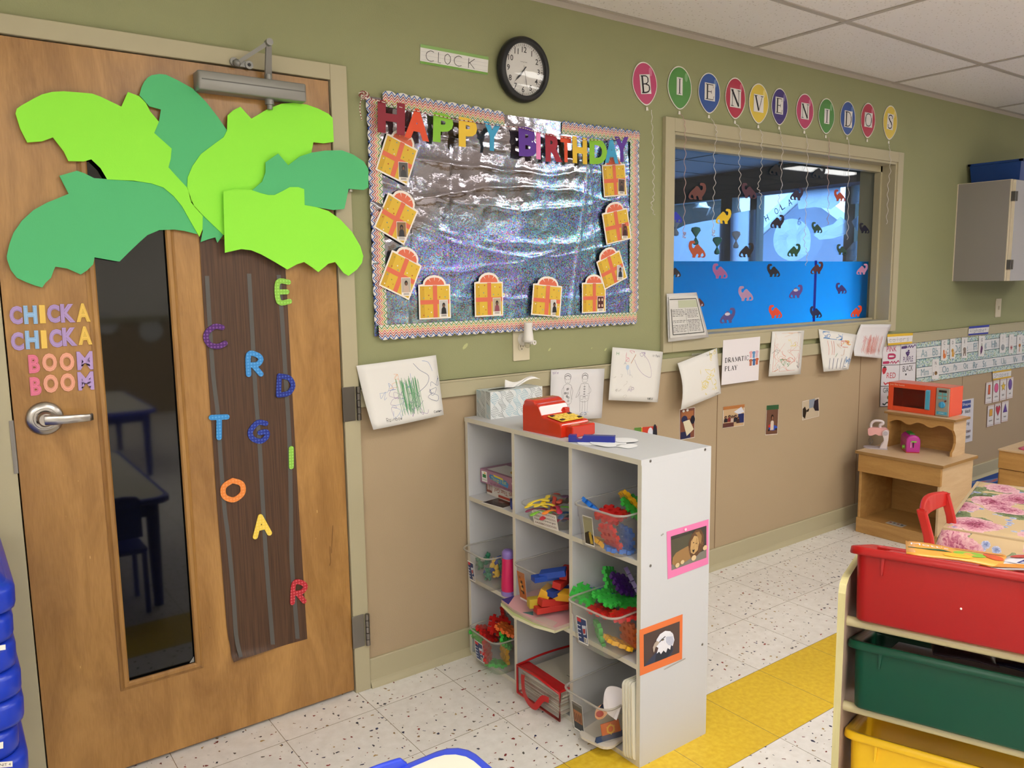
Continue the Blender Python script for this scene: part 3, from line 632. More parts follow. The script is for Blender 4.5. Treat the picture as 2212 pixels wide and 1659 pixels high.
crumple([(1758, 508), (1775, 492), (1800, 484), (1815, 468), (1830, 478), (1830, 505), (1800, 515), (1770, 518)], OX - .05, 'paper_cloud', 'crumpled white paper cloud low across the dark window post', 'paper cloud')
crumple([(1838, 478), (1855, 465), (1878, 455), (1877, 500), (1850, 498)], OX - .03, 'paper_cloud', 'crumpled white paper cloud at mid height on the rightmost far window', 'paper cloud')
crumple([(1828, 540), (1845, 522), (1874, 515), (1873, 563), (1828, 563)], OX - .03, 'paper_cloud', 'crumpled white paper cloud just above the blue film at right', 'paper cloud')
crumple([(1452, 500), (1480, 486), (1520, 478), (1560, 472), (1561, 575), (1452, 575)], OX - .03, 'paper_banner', 'large white paper sheet across the dark left windows of the next room', 'paper banner', amp=.004)
crumple([(1578, 462), (1600, 458), (1633, 452), (1632, 575), (1577, 575)], OX - .03, 'paper_banner', 'narrow white paper sheet between the two dark posts next door', 'paper banner', amp=.004)
lm = mat('#4A6090', .7)
for ch, u, v, a in (('H', 1656, 471, -25), ('O', 1677, 456, -30), ('L', 1690, 446, -30), ('A', 1706, 437, -20), ('6', 1727, 477, 0)):
    p = PX(u, v, OX - .02); mb = MB(); M = Matrix.Translation(p) @ Matrix.Rotation(-pi / 2, 4, 'Z') @ Matrix.Rotation(pi / 2, 4, 'X') @ Matrix.Rotation(-radians(a), 4, 'Z')
    mb.text(ch, M, lm, h=.062, w=.04, extrude=.01); mb.build('paper_letter', label='blue paper %s %s taped to the bright far window' % (('number' if ch == '6' else 'letter'), ch), cat='paper letter')
# yard beyond: fence, gabled house, dark hedge
b = MB(); FE = mat('#7F8C9A', .8)
b.box(13.0, 2, 0, 13.05, 9, 1.6, FE)
b.build('fence', label='pale fence beyond the windows of the next room', cat='fence')
hs = empty('house', (15, 7.2, 0), 'gabled house beyond the fence with white trim', 'house')
b = MB(); b.prism([(16, 4, 0), (16, 9.6, 0), (16, 9.6, 2.1), (16, 8.2, 3.1), (16, 6.8, 2.1), (16, 4, 2.1)], (3, 0, 0), mat('#74828E', .8)); b.build('wall', hs)
b = MB(); b.prism([(15.8, 9.8, 2.0), (15.8, 8.2, 3.15), (15.8, 6.6, 2.0), (15.8, 6.6, 2.25), (15.8, 8.2, 3.4), (15.8, 9.8, 2.25)], (3.4, 0, 0), mat('#E8EEF4', .6)); b.build('gable_trim', hs)
b = MB()
for i in range(260):
    y, z = random.uniform(5.3, 13), random.uniform(0, 4.6); b.ball((9.6 + random.uniform(-.3, .5), y, z), random.uniform(.18, .38), mat('#16241A', .9), n=6, k=4)
b.build('hedge', label='dark tall hedge outside the left windows of the next room', cat='hedge')
# things hanging in the next room
TEAL = mat('#1E6E66', .7); GR = mat('#7E8FA8', .7)
for u, v, m2, nm in ((1503, 512, TEAL, 'teal'), (1549, 533, TEAL, 'pale teal'), (1590, 520, GR, 'grey'), (1460, 492, GR, 'blue-grey')):
    p = W(u, v, .155); mb = MB()
    for sg in (1, -1):
        rs = [[p + V((r * cos(t) * (.7 if sg < 0 else 1), r * sin(t) * .5, sg * z_)) for t in [2 * pi * i / 14 for i in range(14)]] for r, z_ in ((.004, 0), (.016, .014), (.03, .03), (.026, .043), (.008, .047))]
        if sg < 0: rs = [[p + (q - p) * .8 for q in r] for r in rs]
        mb.rings(rs, m2)
    mb.build('tissue_bow', label='%s tissue paper bow behind the glass' % nm, cat='tissue bow')
# ================================================================ palm tree on the door
def zf(ox, oy, k):
    return lambda x, y: (ox + k * x, oy + k * y)
z1 = zf(0, 0, .36166); z2 = zf(0, 550, .3315); z3 = zf(380, 550, .3315); z4 = zf(0, 1100, .36166)
z5 = zf(760, 60, .28933); z6 = zf(760, 430, .28933); zb = zf(1340, 100, .28029); zw = zf(1400, 400, .25316); zg = zf(1440, 280, .20796); zh = zf(1440, 540, .20796)
LG = mat('#98F442', .75, bump=.15, bscale=400); DKG = mat('#55BE7A', .75, bump=.15, bscale=400)
def pairs(s): return [tuple(map(float, q.split(','))) for q in s.split()]
def cutout(name, pts, y, th, m, **k):
    P = [W(u, v, y) for u, v in pts]; mb = MB(); mb.prism(P, (0, -th, 0), m); return mb.build(name, **k)
leaf = [
 ('dark green', DKG, -.0205, z1, '832,570 845,520 860,490 880,465 905,450 950,443 990,447 1060,480 1150,530 1230,610 1300,700 1355,780 1345,830 1300,900 1230,980 1215,1280 1335,1400 1297,1450 1285,1418 1240,1430 1197,1446 1210,1380 1180,1200 1050,1060 1000,1000 1020,900 920,795 948,728 960,655 890,635', 'dark green foam palm leaf pointing straight up, below the door closer'),
 ('dark green', DKG, -.0205, lambda x, y: (x, y), '128,380 166,369 181,374 203,385 231,387 318,394 353,405 374,423 392,445 409,474 426,506 398,499 376,496 344,497 318,508 300,524 278,545 258,565 250,564 204,556 201,571 188,584 174,593 145,580 119.5,576 116,583 110,600 98,611 91,621 76,617 55,609 36,600 23,583 15,560 14.5,553 20,528 29,503 47,477 72,454 101,438 148,419', 'dark green foam palm leaf drooping at far left above the CHICKA letters'),
 ('light green', LG, -.0235, z1, '92,680 100,650 125,632 200,590 250,565 310,550 380,546 460,552 550,560 600,578 724,638 763,550 830,575 870,615 895,665 948,728 920,795 1024,888 1018,950 1005,1000 1050,1050 1115,1120 1160,1235 1210,1290 1208,1370 1190,1415 1130,1310 1085,1230 1035,1170 975,1120 900,1095 800,1080 640,1072 600,1005 545,952 500,965 408,963 380,905 315,822 250,845 162,852 120,770', 'bright lime foam palm leaf at upper left of the door'),
 ('light green', LG, -.0235, z1, '1355,780 1358,690 1390,660 1434,638 1500,710 1600,650 1680,620 1750,615 1830,625 1900,650 1960,680 1985,705 1992,848 1930,857 1870,850 1855,930 1720,1000 1585,1050 1570,1090 1505,1160 1340,1400 1335,1405 1210,1285 1140,1210 1118,1120 1120,1060 1150,990 1200,920 1280,860 1335,820', 'bright lime foam palm leaf directly under the door closer'),
 ('dark green', DKG, -.036, z1, '1585,970 1660,918 1720,988 1790,935 1860,912 1940,900 2040,898 2110,925 2170,965 2198,1010 2198,1120 2170,1135 2080,1128 2068,1190 2055,1248 1990,1255 1815,1225 1700,1220 1505,1137 1565,1085 1585,1030', 'dark green foam palm leaf reaching right across the door frame to the board'),
 ('light green', LG, -.039, z1, '1332,1145 1400,1130 1500,1135 1560,1155 1600,1165 1640,1165 1690,1140 1730,1118 1780,1118 1815,1130 1818,1225 1890,1238 1960,1260 2030,1310 2100,1385 2150,1470 2168,1530 2160,1570 2130,1610 2080,1648 2050,1630 2000,1565 1960,1575 1930,1600 1900,1625 1860,1595 1815,1565 1770,1580 1715,1610 1640,1565 1560,1520 1500,1495 1440,1488 1342,1510', 'bright lime foam palm leaf drooping lower right over the trunk top')]
for c, m, y, z, s, lb in leaf:
    cutout('palm_leaf', [z(*q) for q in pairs(s)], y, .0025, m, label=lb, cat='palm leaf')
# trunk: wood-grain paper with three grey tape strips and a curling foot
k = NT('woodgrain_paper'); n1 = k.n('TexNoise', {'Vector': pos(k, 260, 1, 5), 'Scale': 1.0, 'Detail': 3.0})
k.set('Base Color', k.ramp((n1, 0), [(.3, rgb('#3E2818')), (.7, rgb('#5C3E29'))])); k.set('Roughness', .55); BARK = k.m
tk = empty('paper_palm_tree', W(560, 1420, -.012), 'dark wood-grain paper palm trunk with grey tape strips', 'paper tree trunk')
L_ = [(430, 508), (442, 700), (456, 900), (469.5, 1100), (478, 1200), (490, 1353), (497, 1395), (500, 1425)]
R_ = [(614, 540), (620, 640), (632, 860), (645.6, 1100), (651, 1180), (659, 1310), (662, 1355), (663.6, 1380)]
mb = MB(); rows = []
LL = smooth_line(L_, 4); RR = smooth_line(R_, 4); nn = len(LL)
for side in (0, .0006):
    for i in range(nn):
        for j in range(9):
            q = LL[i].lerp(RR[i], j / 8); lift = .016 * max(0, (i / (nn - 1) - .9) / .1) ** 2 * max(0, 1 - abs(j - 1.5) / 4) + .012 * max(0, (i / (nn - 1) - .94) / .06) * (j == 0)
            rows.append(W(q.x, q.y, -.0105) + V((0, -lift - side, 0)))
fs = []
for s in (0, 1):
    for i in range(nn - 1):
        for j in range(8): a = s * nn * 9 + i * 9 + j; fs.append((a, a + 1, a + 10, a + 9))
mb.add(rows, fs, BARK, smooth=True); mb.build('trunk_paper', tk)
TAPE = mat('#565452', .35)
for s in ([(447, 596), (454, 716), (461, 815), (471, 898), (476, 981), (485, 1100), (492, 1154), (504, 1281), (510, 1371), (519, 1420)],
          [(538, 591), (546, 736), (552, 848), (561, 964), (568.5, 1100), (575, 1208), (580.5, 1281), (590, 1398)], [(602, 594), (609, 683), (617, 815), (625, 948), (628.5, 1100), (630, 1208), (638, 1317), (643, 1380)]):
    P = smooth_line(s, 4); mb = MB(); vs = []
    for i, p in enumerate(P):
        lift = .010 * max(0, (i / (len(P) - 1) - .9) / .1) if s[0][0] < 500 else 0
        for dx in (-4.6, 4.6): vs.append(W(p.x + dx, p.y, -.0118) + V((0, -lift, 0)))
    mb.add(vs, [(2 * i, 2 * i + 1, 2 * i + 3, 2 * i + 2) for i in range(len(P) - 1)], TAPE); mb.build('tape_strip', tk)

# foam letters ---------------------------------------------------------
def WM(u, v, y, rot=0):   # frame lying on the wall: x right, y up, z towards the room
    return Matrix.Translation(W(u, v, y)) @ Matrix.Rotation(pi / 2, 4, 'X') @ Matrix.Rotation(radians(rot), 4, 'Z')
def hm(u, v, hpx): return (W(u, v - hpx / 2).z - W(u, v + hpx / 2).z)
def wm(u, v, wpx): return (W(u + wpx / 2, v).x - W(u - wpx / 2, v).x)
def foamtex(h, h2):
    k = NT('dotted_foam'); p = pos(k, 330, 1, 330); s = k.n('SeparateXYZ', {'Vector': p})
    c = k.math('MULTIPLY', k.math('SINE', (s, 'X')), k.math('SINE', (s, 'Z'))); f = k.math('GREATER_THAN', k.math('ABSOLUTE', c), .55)
    k.set('Base Color', k.mix(f, rgb(h), rgb(h2))); k.set('Roughness', .75); return k.m
TL = [('E', 700, 243, 158, 100, 0, '#8CC84A', '#A2DA62', 'green', z3), ('C', 252, 535, 165, 150, -6, '#52266E', '#7A4C96', 'purple', z3), ('R', 512, 715, 160, 112, 3, '#3E8FD6', '#5BA6E4', 'light blue', z3),
      ('D', 715, 853, 155, 122, 6, '#1E2E88', '#4057B0', 'navy', z3), ('T', 280, 1125, 165, 135, 4, '#3A90D6', '#58A8E4', 'light blue', z3), ('G', 536, 1155, 155, 135, 0, '#1F3392', '#4259B4', 'navy', z3),
      ('I', 750, 1322, 150, 60, 3, '#8CC84A', '#A2DA62', 'green', z3), ('O', 371, 1534, 158, 165, 0, '#F08A3E', '#F49C58', 'orange', z3), ('A', 1560, 98, 140, 115, -3, '#F6D250', '#F8DA6C', 'yellow', z4), ('R', 1785, 495, 140, 98, 8, '#B82430', '#D25860', 'red', z4)]
for ch, x, y, hh, ww, rot, c1, c2, nm, z in TL:
    u, v = z(x, y); kf = .3315 if z is z3 else .36166; h_, w_ = hm(u, v, hh * kf), wm(u, v, ww * kf)
    mb = MB(); M = WM(u, v, -.0125, -rot)
    stroke_letter(mb, ch, M, w_, h_, .0155, .0035, foamtex(c1, c2))
    mb.build('foam_letter', label='%s foam letter %s stuck on the palm trunk' % (nm, ch) if ch != 'R' else '%s foam letter R on the trunk%s' % (nm, ' near its top' if nm != 'red' else ' near its foot'), cat='foam letter', group='foam letters on the palm trunk')
PAL = {'p': ('#B79BD0', 'lilac'), 'b': ('#9CC4EC', 'pale blue'), 'y': ('#F0C860', 'yellow'), 'k': ('#E87C98', 'pink'), 'o': ('#F2AC92', 'peach')}
ROWS = [('CHICKA', 'pbyppy', [(103, 395), (198, 392), (275, 388), (347, 385), (441, 382), (540, 378)], 'top'), ('CHICKA', 'pbyppy', [(112, 565), (208, 555), (285, 552), (361, 545), (453, 535), (552, 527)], 'second'),
        ('BOOM', 'koop', [(222, 712), (322, 702), (435, 698), (552, 690)], 'third'), ('BOOM', 'koop', [(232, 857), (330, 840), (440, 832), (558, 822)], 'bottom')]
cnt = {}
for word, cols, cs, rn in ROWS:
    for i, ch in enumerate(word):
        hexc, nm = PAL[cols[i]]; u, v = z2(*cs[i]); h_ = hm(u, v, 120 * .3315)
        wz = {'C': 90, 'H': 94, 'I': 42, 'K': 102, 'A': 98, 'B': 80, 'O': 104, 'M': 112}[ch]; w_ = wm(u, v, wz * .3315 * .93)
        mb = MB(); M = WM(u, v, DY0, -1)
        mb.text(ch, M @ Matrix.Translation((0, 0, .0022)), mat(hexc, .7), w=w_, h=h_, extrude=.035, offset=.018 if ch == 'M' else .048, bevel=.012)
        # stitched inner line
        mb.text(ch, M @ Matrix.Translation((0, 0, .0046)), mat('#' + ''.join('%02X' % int(int(hexc[j:j + 2], 16) * .80) for j in (1, 3, 5)), .8), w=w_ * .84, h=h_ * .85, offset=.006 if ch == 'M' else .018)
        mb.text(ch, M @ Matrix.Translation((0, 0, .0048)), mat(hexc, .7), w=w_ * .81, h=h_ * .83, offset=.004)
        pos_ = {('C', 0): 'first C', ('C', 3): 'second C'}.get((ch, i), {1: 'first O', 2: 'second O'}.get(i, ch) if word == 'BOOM' and ch == 'O' else ch)
        mb.build('foam_letter', label='%s foam letter %s in the %s row of letters above the handle' % (nm, pos_, rn), cat='foam letter', group='pastel foam letters above the door handle')

# ================================================================ bulletin board
BX0, BX1, BZ0, BZ1 = 1.312, 2.540, 1.222, 2.004
bb = empty('bulletin_board', ((BX0 + BX1) / 2, 0, BZ0), 'bulletin board covered in crinkled holographic silver foil', 'bulletin board')
b = MB(); b.box(BX0 + .012, -.008, BZ0 + .014, BX1 - .012, 0, BZ1 - .014, mat('#9A968C', .7)); b.build('backing', bb)
def foil_h(x, z):
    h = 0.0
    p = V((x * 2.2, z * 3.0, 3.1)); h += .006 * noise.noise(p) + .003 * (1 - abs(noise.noise(p * 2.6)) * 2)
    h += .0012 * (1 - abs(noise.noise(V((x * 18, z * 15, 1.0)))) * 2)
    for a, zc, xc, q, wd_ in ((.0062, 1.80, 1.90, .10, .010), (.0068, 1.745, 2.02, -.22, .011), (.006, 1.665, 1.90, .22, .010), (.007, 1.535, 1.98, .30, .013), (.0058, 1.49, 2.02, .38, .008), (.005, 1.44, 1.6, .3, .01), (.005, 1.33, 2.1, .08, .014), (.0045, 1.90, 1.7, -.15, .011), (.004, 1.86, 2.2, .1, .008)):
        d = z - (zc + q * (x - xc) ** 2 + .014 * noise.noise(V((x * 7, zc * 9, 0)))); h += a * math.exp(-abs(d) / wd_) * (.6 + .6 * noise.noise(V((x * 5, zc * 3, 7))))
    for xc, sl, wd_, a in ((2.22, .16, .006, .005), (2.30, -.1, .005, .003), (1.46, .05, .004, .003), (1.62, .02, .003, .002)):
        d = x - (xc + sl * (z - 1.55)); h += a * math.exp(-abs(d) / wd_)
    return h
NX_, NZ_ = 210, 130; x0, x1, z0_, z1_ = BX0 + .006, BX1 - .006, BZ0 + .004, BZ1 - .006; vs = []; fs = []
for j in range(NZ_ + 1):
    for i in range(NX_ + 1):
        x, z = x0 + (x1 - x0) * i / NX_, z0_ + (z1_ - z0_) * j / NZ_; vs.append((x, -.0085 - max(0, foil_h(x, z)), z))
for j in range(NZ_):
    for i in range(NX_): a = j * (NX_ + 1) + i; fs.append((a, a + 1, a + NX_ + 2, a + NX_ + 1))
mb = MB(); mb.add(vs, fs, FOIL, smooth=True); mb.build('foil_sheet', bb)
# scalloped border strips with five zigzag stripes
BW = mat('#DDD8D2', .3); ZC = [mat(c, .35) for c in ('#0E46A0', '#8A0F22', '#D8502F', '#C79E14', '#4E8A1A')]
def border(p, q, out, label, th=.0, y=-.0165, wd_=.049, ns=16, bow=None):
    p, q, out = V(p), V(q), V(out); d = (q - p); L = d.length; d.normalize(); mb = MB()
    def at(t, r, k): return p + d * (t * L) + out * r + V((0, -.0003 * k - (bow(t, r / wd_) if bow else 0), 0))
    n = ns * 8; vs = []
    for i in range(n + 1):
        t = i / n; sc_ = .010 * abs(sin(pi * t * ns)) ** .7
        for r in (0, .25, .5, .75, 1): vs.append(at(t, r * (wd_ - .009) + (sc_ if r == 1 else 0), 0))
    mb.add(vs, [(5 * i + j, 5 * i + j + 1, 5 * i + j + 6, 5 * i + j + 5) for i in range(n) for j in range(4)], BW, smooth=True)
    nz = int(L / .0205)
    for s, m in enumerate(reversed(ZC)):
        rc = .006 + s * .0088; lw = .0043; vs = []
        for i in range(2 * nz + 1):
            t = i / (2 * nz); a = rc + (.0062 if i % 2 else -.0062)
            for e in (-1, 1): vs.append(at(t, a + e * lw / 2, 1))
        mb.add(vs, [(2 * i, 2 * i + 1, 2 * i + 3, 2 * i + 2) for i in range(2 * nz)], m)
    return mb.build('border_strip', label=label, cat='bulletin board border', group=None)
wav = lambda t, r: .004 * (1 + sin(t * 21)) * r * .6 + .002
border((1.364, 0, 1.262), (1.364, 0, 1.99), (-1, 0, 0), 'chevron scalloped border strip down the left side of the board', y=-.016, bow=lambda t, r: .0150 + .003 * r * (1 + sin(t * 17)))
border((1.33, 0, 1.262), (1.92, 0, 1.262), (0, 0, -1), 'chevron scalloped border strip along the bottom left of the board', bow=lambda t, r: .0175 + .003 * r * (1 + sin(t * 15)))
border((1.90, 0, 1.262), (2.535, 0, 1.262), (0, 0, -1), 'chevron scalloped border strip along the bottom right of the board', bow=lambda t, r: .0160 + .002 * r * (1 + sin(t * 15)), ns=17)
border((2.492, 0, 1.262), (2.492, 0, 1.965), (1, 0, 0), 'chevron scalloped border strip down the right side of the board', bow=lambda t, r: .0165 + .002 * r * (1 + sin(t * 19)))
border((1.375, 0, 1.972), (1.86, 0, 1.955), (0, 0, 1), 'chevron scalloped border strip along the top left of the board', wd_=.05, ns=10, bow=lambda t, r: .0150 + .003 * r * (1 + sin(t * 11)) + .004 * t)
border((2.13, 0, 1.955), (2.545, 0, 1.955), (0, 0, 1), 'chevron scalloped border strip along the top right of the board', wd_=.044, ns=10, bow=lambda t, r: .0150 + .003 * r)
# gift cut-outs -------------------------------------------------------
GY_ = mat('#DDB638', .6); GY2 = mat('#CFA42C', .6); COR = mat('#DE6E50', .6); WP = mat('#F1E9E0', .6)
DOTS = [mat(c, .6) for c in ('#B8402C', '#6E9AA0', '#8C9A3C', '#C8862C', '#F0E8D8')]
def gift(cx_, cz_, w, h, rot, kind, label, bend=0):
    # built in picture space: outline from -0.5..0.5, up positive
    r = radians(rot); ux, uz = cos(r), -sin(r); vx, vz = sin(r), cos(r)
    def at(a, b, k): 
        return V((cx_ + a * w * ux + b * h * vx, -.0195 - .0003 * k - bend * (a + .5) * .03 - .002 * (kind % 3), cz_ + a * w * uz + b * h * vz))
    mb = MB()
    dome = [(.36 * cos(t), .5 + .02 + .26 * sin(t)) for t in [pi * i / 8 for i in range(9)]]
    out = [(-.5, -.5), (.5, -.5), (.5, .5)] + [(a, b_) for a, b_ in dome] + [(-.5, .5)]
    out = [(a * 1.05, b_ * 1.045) for a, b_ in out]
    mb.prism([at(a, b_, 0) for a, b_ in out], (0, -.0004, 0), WP)
    def q(pts, m, k): mb.add([at(a, b_, k) for a, b_ in pts], [tuple(range(len(pts)))], m)
    R = lambda a0, b0, a1, b1: [(a0, b0), (a1, b0), (a1, b1), (a0, b1)]
    q(R(-.48, -.48, .48, .48), GY_, 3); q(R(-.48, -.48, -.34, .48), GY2, 4); q(R(-.06, -.48, .08, .5), COR, 5); q(R(-.48, -.07, .48, .06), COR, 5.5); q([(a * .9, .48 + (b_ - .48) * .88) for a, b_ in dome], COR, 5)
    for t in (pi * .3, pi * .5, pi * .7): q([(.2 * cos(t), .5 + .13 * sin(t)), (.32 * cos(t - .04), .5 + .24 * sin(t - .04)), (.32 * cos(t + .04), .5 + .24 * sin(t + .04))], WP, 6)
    for i, (a, b_) in enumerate(((-.38, .38), (-.16, .42), (-.2, .2), (-.36, .12), (-.14, .1), (.22, .38), (.4, .36), (.16, .14), (.34, .14), (-.4, -.14), (-.22, -.22), (-.13, -.32), (-.38, -.4), (-.24, -.44), (.42, -.18))):
        q([(a + .02 * cos(t), b_ + .02 * sin(t)) for t in [pi * j / 3 for j in range(6)]], DOTS[(i + kind) % 5], 6)
    # photo card pinned at lower right, upright
    pw, ph = .036, .062; pc = at(.28, -.22, 0); P = lambda a, b_, k: V((pc.x + a * pw, pc.y - .0006 - .0003 * k + bend * 0, pc.z + b_ * ph))
    g = MB(); g.prism([P(a, b_, 4) for a, b_ in R(-.5, -.5, .5, .5)], (0, -.0004, 0), WP)
    bgc, cl, hair = [('#5A5652', '#3A3A3C', '#2A2624'), ('#8A6A44', '#2A2A2E', '#1A1614'), ('#B8AEA0', '#C8B0A0', '#1E1814'), ('#C8C4C0', '#1E1E20', '#141214'), ('#B8A88C', '#8A4858', '#1C1614'), ('#D0CCC6', '#26242A', '#1C1816'), ('#6E2A24', '#E8D8CC', '#2A1814'), ('#C4C0C4', '#1E2A3C', '#141214'), ('#7E3C30', '#3C1C20', '#181214'), ('#5E4438', '#2E2022', '#141012')][kind]
    def pq(pts, m, k): g.add([P(a, b_, k) for a, b_ in pts], [tuple(range(len(pts)))], m)
    E = lambda a, b_, ra, rb: [(a + ra * cos(2 * pi * i / 12), b_ + rb * sin(2 * pi * i / 12)) for i in range(12)]
    pq(R(-.46, -.3, .46, .47), mat(bgc, .4), 7)
    if kind == 6:
        for a in (-.22, .22):
            for b_ in (-.11, .27): pq(R(a - .2, b_ - .17, a + .2, b_ + .17), mat('#4A1A18', .4), 8); pq(E(a, b_, .11, .1), mat('#E8C8B4', .4), 9)
    else:
        pq([(-.3, -.3), (.3, -.3), (.24, 0), (.1, .1), (-.1, .1), (-.24, 0)], mat(cl, .4), 8); pq(E(0, .2, .17, .14), mat(hair, .4), 9); pq(E(0, .16, .10, .085), mat('#7A5540', .4), 10)
    for r_ in (-.36, -.42): pq(R(-.3, r_ - .012, .3, r_ + .012), INK, 7)
    t = empty('gift_cutout', at(0, -.5, 0), label, 'gift cut-out', 'gift cut-outs on the bulletin board'); mb.build('gift_card', t); g.build('photo_card', t)
GI = [(z5(338, 985), .165, .165 * .78, 21, 0, 'yellow gift cut-out leaning right under the letter H', 0), (z6(330, 150), .165, .13, 27, 1, 'yellow gift cut-out second from top on the left side', 0), (z6(360, 570), .165, .13, 25, 2, 'yellow gift cut-out lowest on the left side, leaning right', 0),
      (z6(620, 767), .122, .113, 0, 3, 'upright yellow gift cut-out at the left end of the bottom row', 0), (z6(1022, 748), .12, .119, 0, 4, 'upright yellow gift cut-out second in the bottom row, left of the outlet', 0), (z6(1440, 757), .122, .113, 6, 5, 'curled yellow gift cut-out third in the bottom row, above the outlet', .6),
      (z6(1808, 737), .122, .115, 0, 6, 'yellow gift cut-out with four small faces, right end of bottom row', 0), (z6(1935, 530), .122, .115, -22, 7, 'yellow gift cut-out lowest on the right side, leaning left', .3), (z6(1965, 205), .122, .12, -12, 8, 'yellow gift cut-out in the middle of the right side', .5), (z5(1962, 1140), .122, .12, -6, 9, 'yellow gift cut-out under the last letter Y', 0)]
for (u, v), w_, h_, r, k_, lb, bd in GI:
    p = W(u, v, -.02); s = 1
    if k_ < 3: w_, h_ = .118, .122
    gift(p.x, p.z, w_, h_, r, k_, lb, bd)
# HAPPY BIRTHDAY banner ------------------------------------------------
bn = empty('birthday_banner', W(1100, 300, -.04), 'HAPPY BIRTHDAY letter banner strung on striped twine', 'banner')
HB = [('H', 295, 672, 235, 190, '#8A1A2E', -6), ('A', 487, 720, 225, 190, '#E2502C', -8), ('P', 682, 750, 215, 135, '#86C232', -8), ('P', 867, 785, 215, 140, '#EAC23A', -4), ('Y', 1047, 815, 205, 140, '#3FA0CC', -6),
      ('B', 1315, 852, 215, 125, '#5A2E96', 2), ('I', 1392, 880, 200, 34, '#EE86BE', 0), ('R', 1508, 897, 205, 110, '#A01E34', 3), ('T', 1598, 907, 190, 82, '#E2502C', 2), ('H', 1702, 915, 195, 120, '#EAC23A', 2),
      ('D', 1840, 925, 185, 118, '#86C232', 2), ('A', 1940, 918, 185, 110, '#3FA0CC', 3), ('Y', 2015, 908, 185, 90, '#5A2E96', 4)]
for i, (ch, x, y, hh, ww, c, rot) in enumerate(HB):
    u, v = z5(x, y); h_, w_ = hm(u, v, hh * .28933), wm(u, v, ww * .28933)
    M = WM(u, v, -.047 + .002 * (i % 3), rot * .4) @ Matrix.Rotation(radians((-6, 5, -9, 4, 8)[i % 5]), 4, 'Y')
    mb = MB()
    if ch == 'I': mb.box(-w_ / 2, -h_ / 2, 0, w_ / 2, h_ / 2, .001, mat(c, .6), M)
    else: mb.text(ch, M, mat(c, .6, bump=.1), w=w_, h=h_, extrude=.006, offset=.052)
    mb.build('letter_%s' % ch.lower() if 0 else 'letter', bn, label='%s letter %s' % ({'#8A1A2E': 'dark red', '#A01E34': 'dark red', '#E2502C': 'orange', '#86C232': 'lime', '#EAC23A': 'yellow', '#3FA0CC': 'blue', '#5A2E96': 'purple', '#EE86BE': 'pink'}[c], ch))
tw = [z5(75, 690), z5(60, 600), z5(85, 520), z5(200, 545), z5(370, 595), z5(500, 625), z5(640, 655), z5(760, 682), z5(890, 700), z5(1010, 718), z5(1120, 732), z5(1260, 745), z5(1330, 765), z5(1400, 785), z5(1490, 803), z5(1600, 822), z5(1740, 835), z5(1850, 838), z5(1960, 830), z5(2050, 812), z5(2110, 800)]
P = smooth_line([W(u, v, -.051) for u, v in tw], 4); mb = MB(); mb.tube(P, .0013, mat('#E6DCD2', .8), 5)
for i in range(0, len(P) - 1): mb.tube([P[i].lerp(P[i + 1], .2), P[i].lerp(P[i + 1], .55)], .0016, mat('#8C2430', .8), 5)
mb.build('twine', bn)
b = MB(); c = W(*z5(90, 505), -.03); c2 = W(*z5(1240, 735), -.02)
for i in range(14):
    t = i * 2.4; b.tube(smooth_line([c, c + V((.012 * cos(t), -.004, .01 * sin(t))), c + V((.02 * cos(t + 1), -.002, .014 * sin(t + 1)))], 3), .0011, mat('#8C2430' if i % 2 else '#E6DCD2', .8), 4)
b.build('twine_knot', bn)

# ================================================================ clock and its name card
cc = W(1122.5, 153, 0); R_o = .114
ck = empty('wall_clock', (cc.x, 0, cc.z - R_o), 'round black-rimmed wall clock with white dial', 'clock')
M = Matrix.Translation((cc.x, -.0085, cc.z)) @ Matrix.Rotation(pi / 2 + radians(4), 4, 'X')
b = MB(); b.lathe([(R_o * .94, 0), (R_o, .008), (R_o * .99, .02), (R_o * .95, .03), (R_o * .91, .034), (R_o * .88, .033), (R_o * .85, .036), (R_o * .81, .034), (R_o * .79, .024), (R_o * .79, .012), (R_o * .94, 0)], mat('#16171A', .38), M, 64, caps=False); b.build('rim', ck)
b = MB(); b.lathe([(R_o * .8, .012), (R_o * .8, .0155)], mat('#DEDCD8', .6), M, 64, smooth=False)
for i in range(60):
    a = 2 * pi * i / 60; L = .007 if i % 5 else .0085; r0 = R_o * .77; wv = .0006 if i % 5 else .0012
    b.box(-wv, r0 - L, .0158, wv, r0, .016, BLACK, M @ Matrix.Rotation(a, 4, 'Z'))
for i in range(12):
    a = radians(30 * (i + 1)); b.text(str(i + 1), M @ Matrix.Translation((R_o * .6 * sin(a), R_o * .6 * cos(a), .0159)), BLACK, h=.0195, offset=.012)
b.text('Sterling & Noble', M @ Matrix.Translation((0, .026, .0159)), BLACK, w=.03)
b.build('dial', ck)
for L, wv, a, z_, nm in ((.046, .0028, 218, .018, 'hour_hand'), (.066, .0020, 222, .0195, 'minute_hand'), (.074, .0007, 167, .021, 'second_hand')):
    b = MB(); Ma = M @ Matrix.Rotation(-radians(a), 4, 'Z'); b.prism([(-wv * .5, -.014, z_), (wv * .5, -.014, z_), (wv, L * .45, z_), (wv * 1.5, L * .55, z_), (wv * .8, L * .66, z_), (0, L, z_), (-wv * .8, L * .66, z_), (-wv * 1.5, L * .55, z_), (-wv, L * .45, z_)], (0, 0, .0006), mat('#24242A', .5), Ma); b.build(nm, ck)
b = MB(); b.lathe([(R_o * .82, .0265), (R_o * .6, .0277), (R_o * .3, .0284), (.001, .0286)], clear_plastic('clock_glass', '#FEFEFE', .01, .02), M, 48, caps=False); b.build('glass', ck)
c4 = [W(908, 95, -.003), W(1055, 123, -.003), W(1053, 162, -.001), W(907, 137, -.001)]
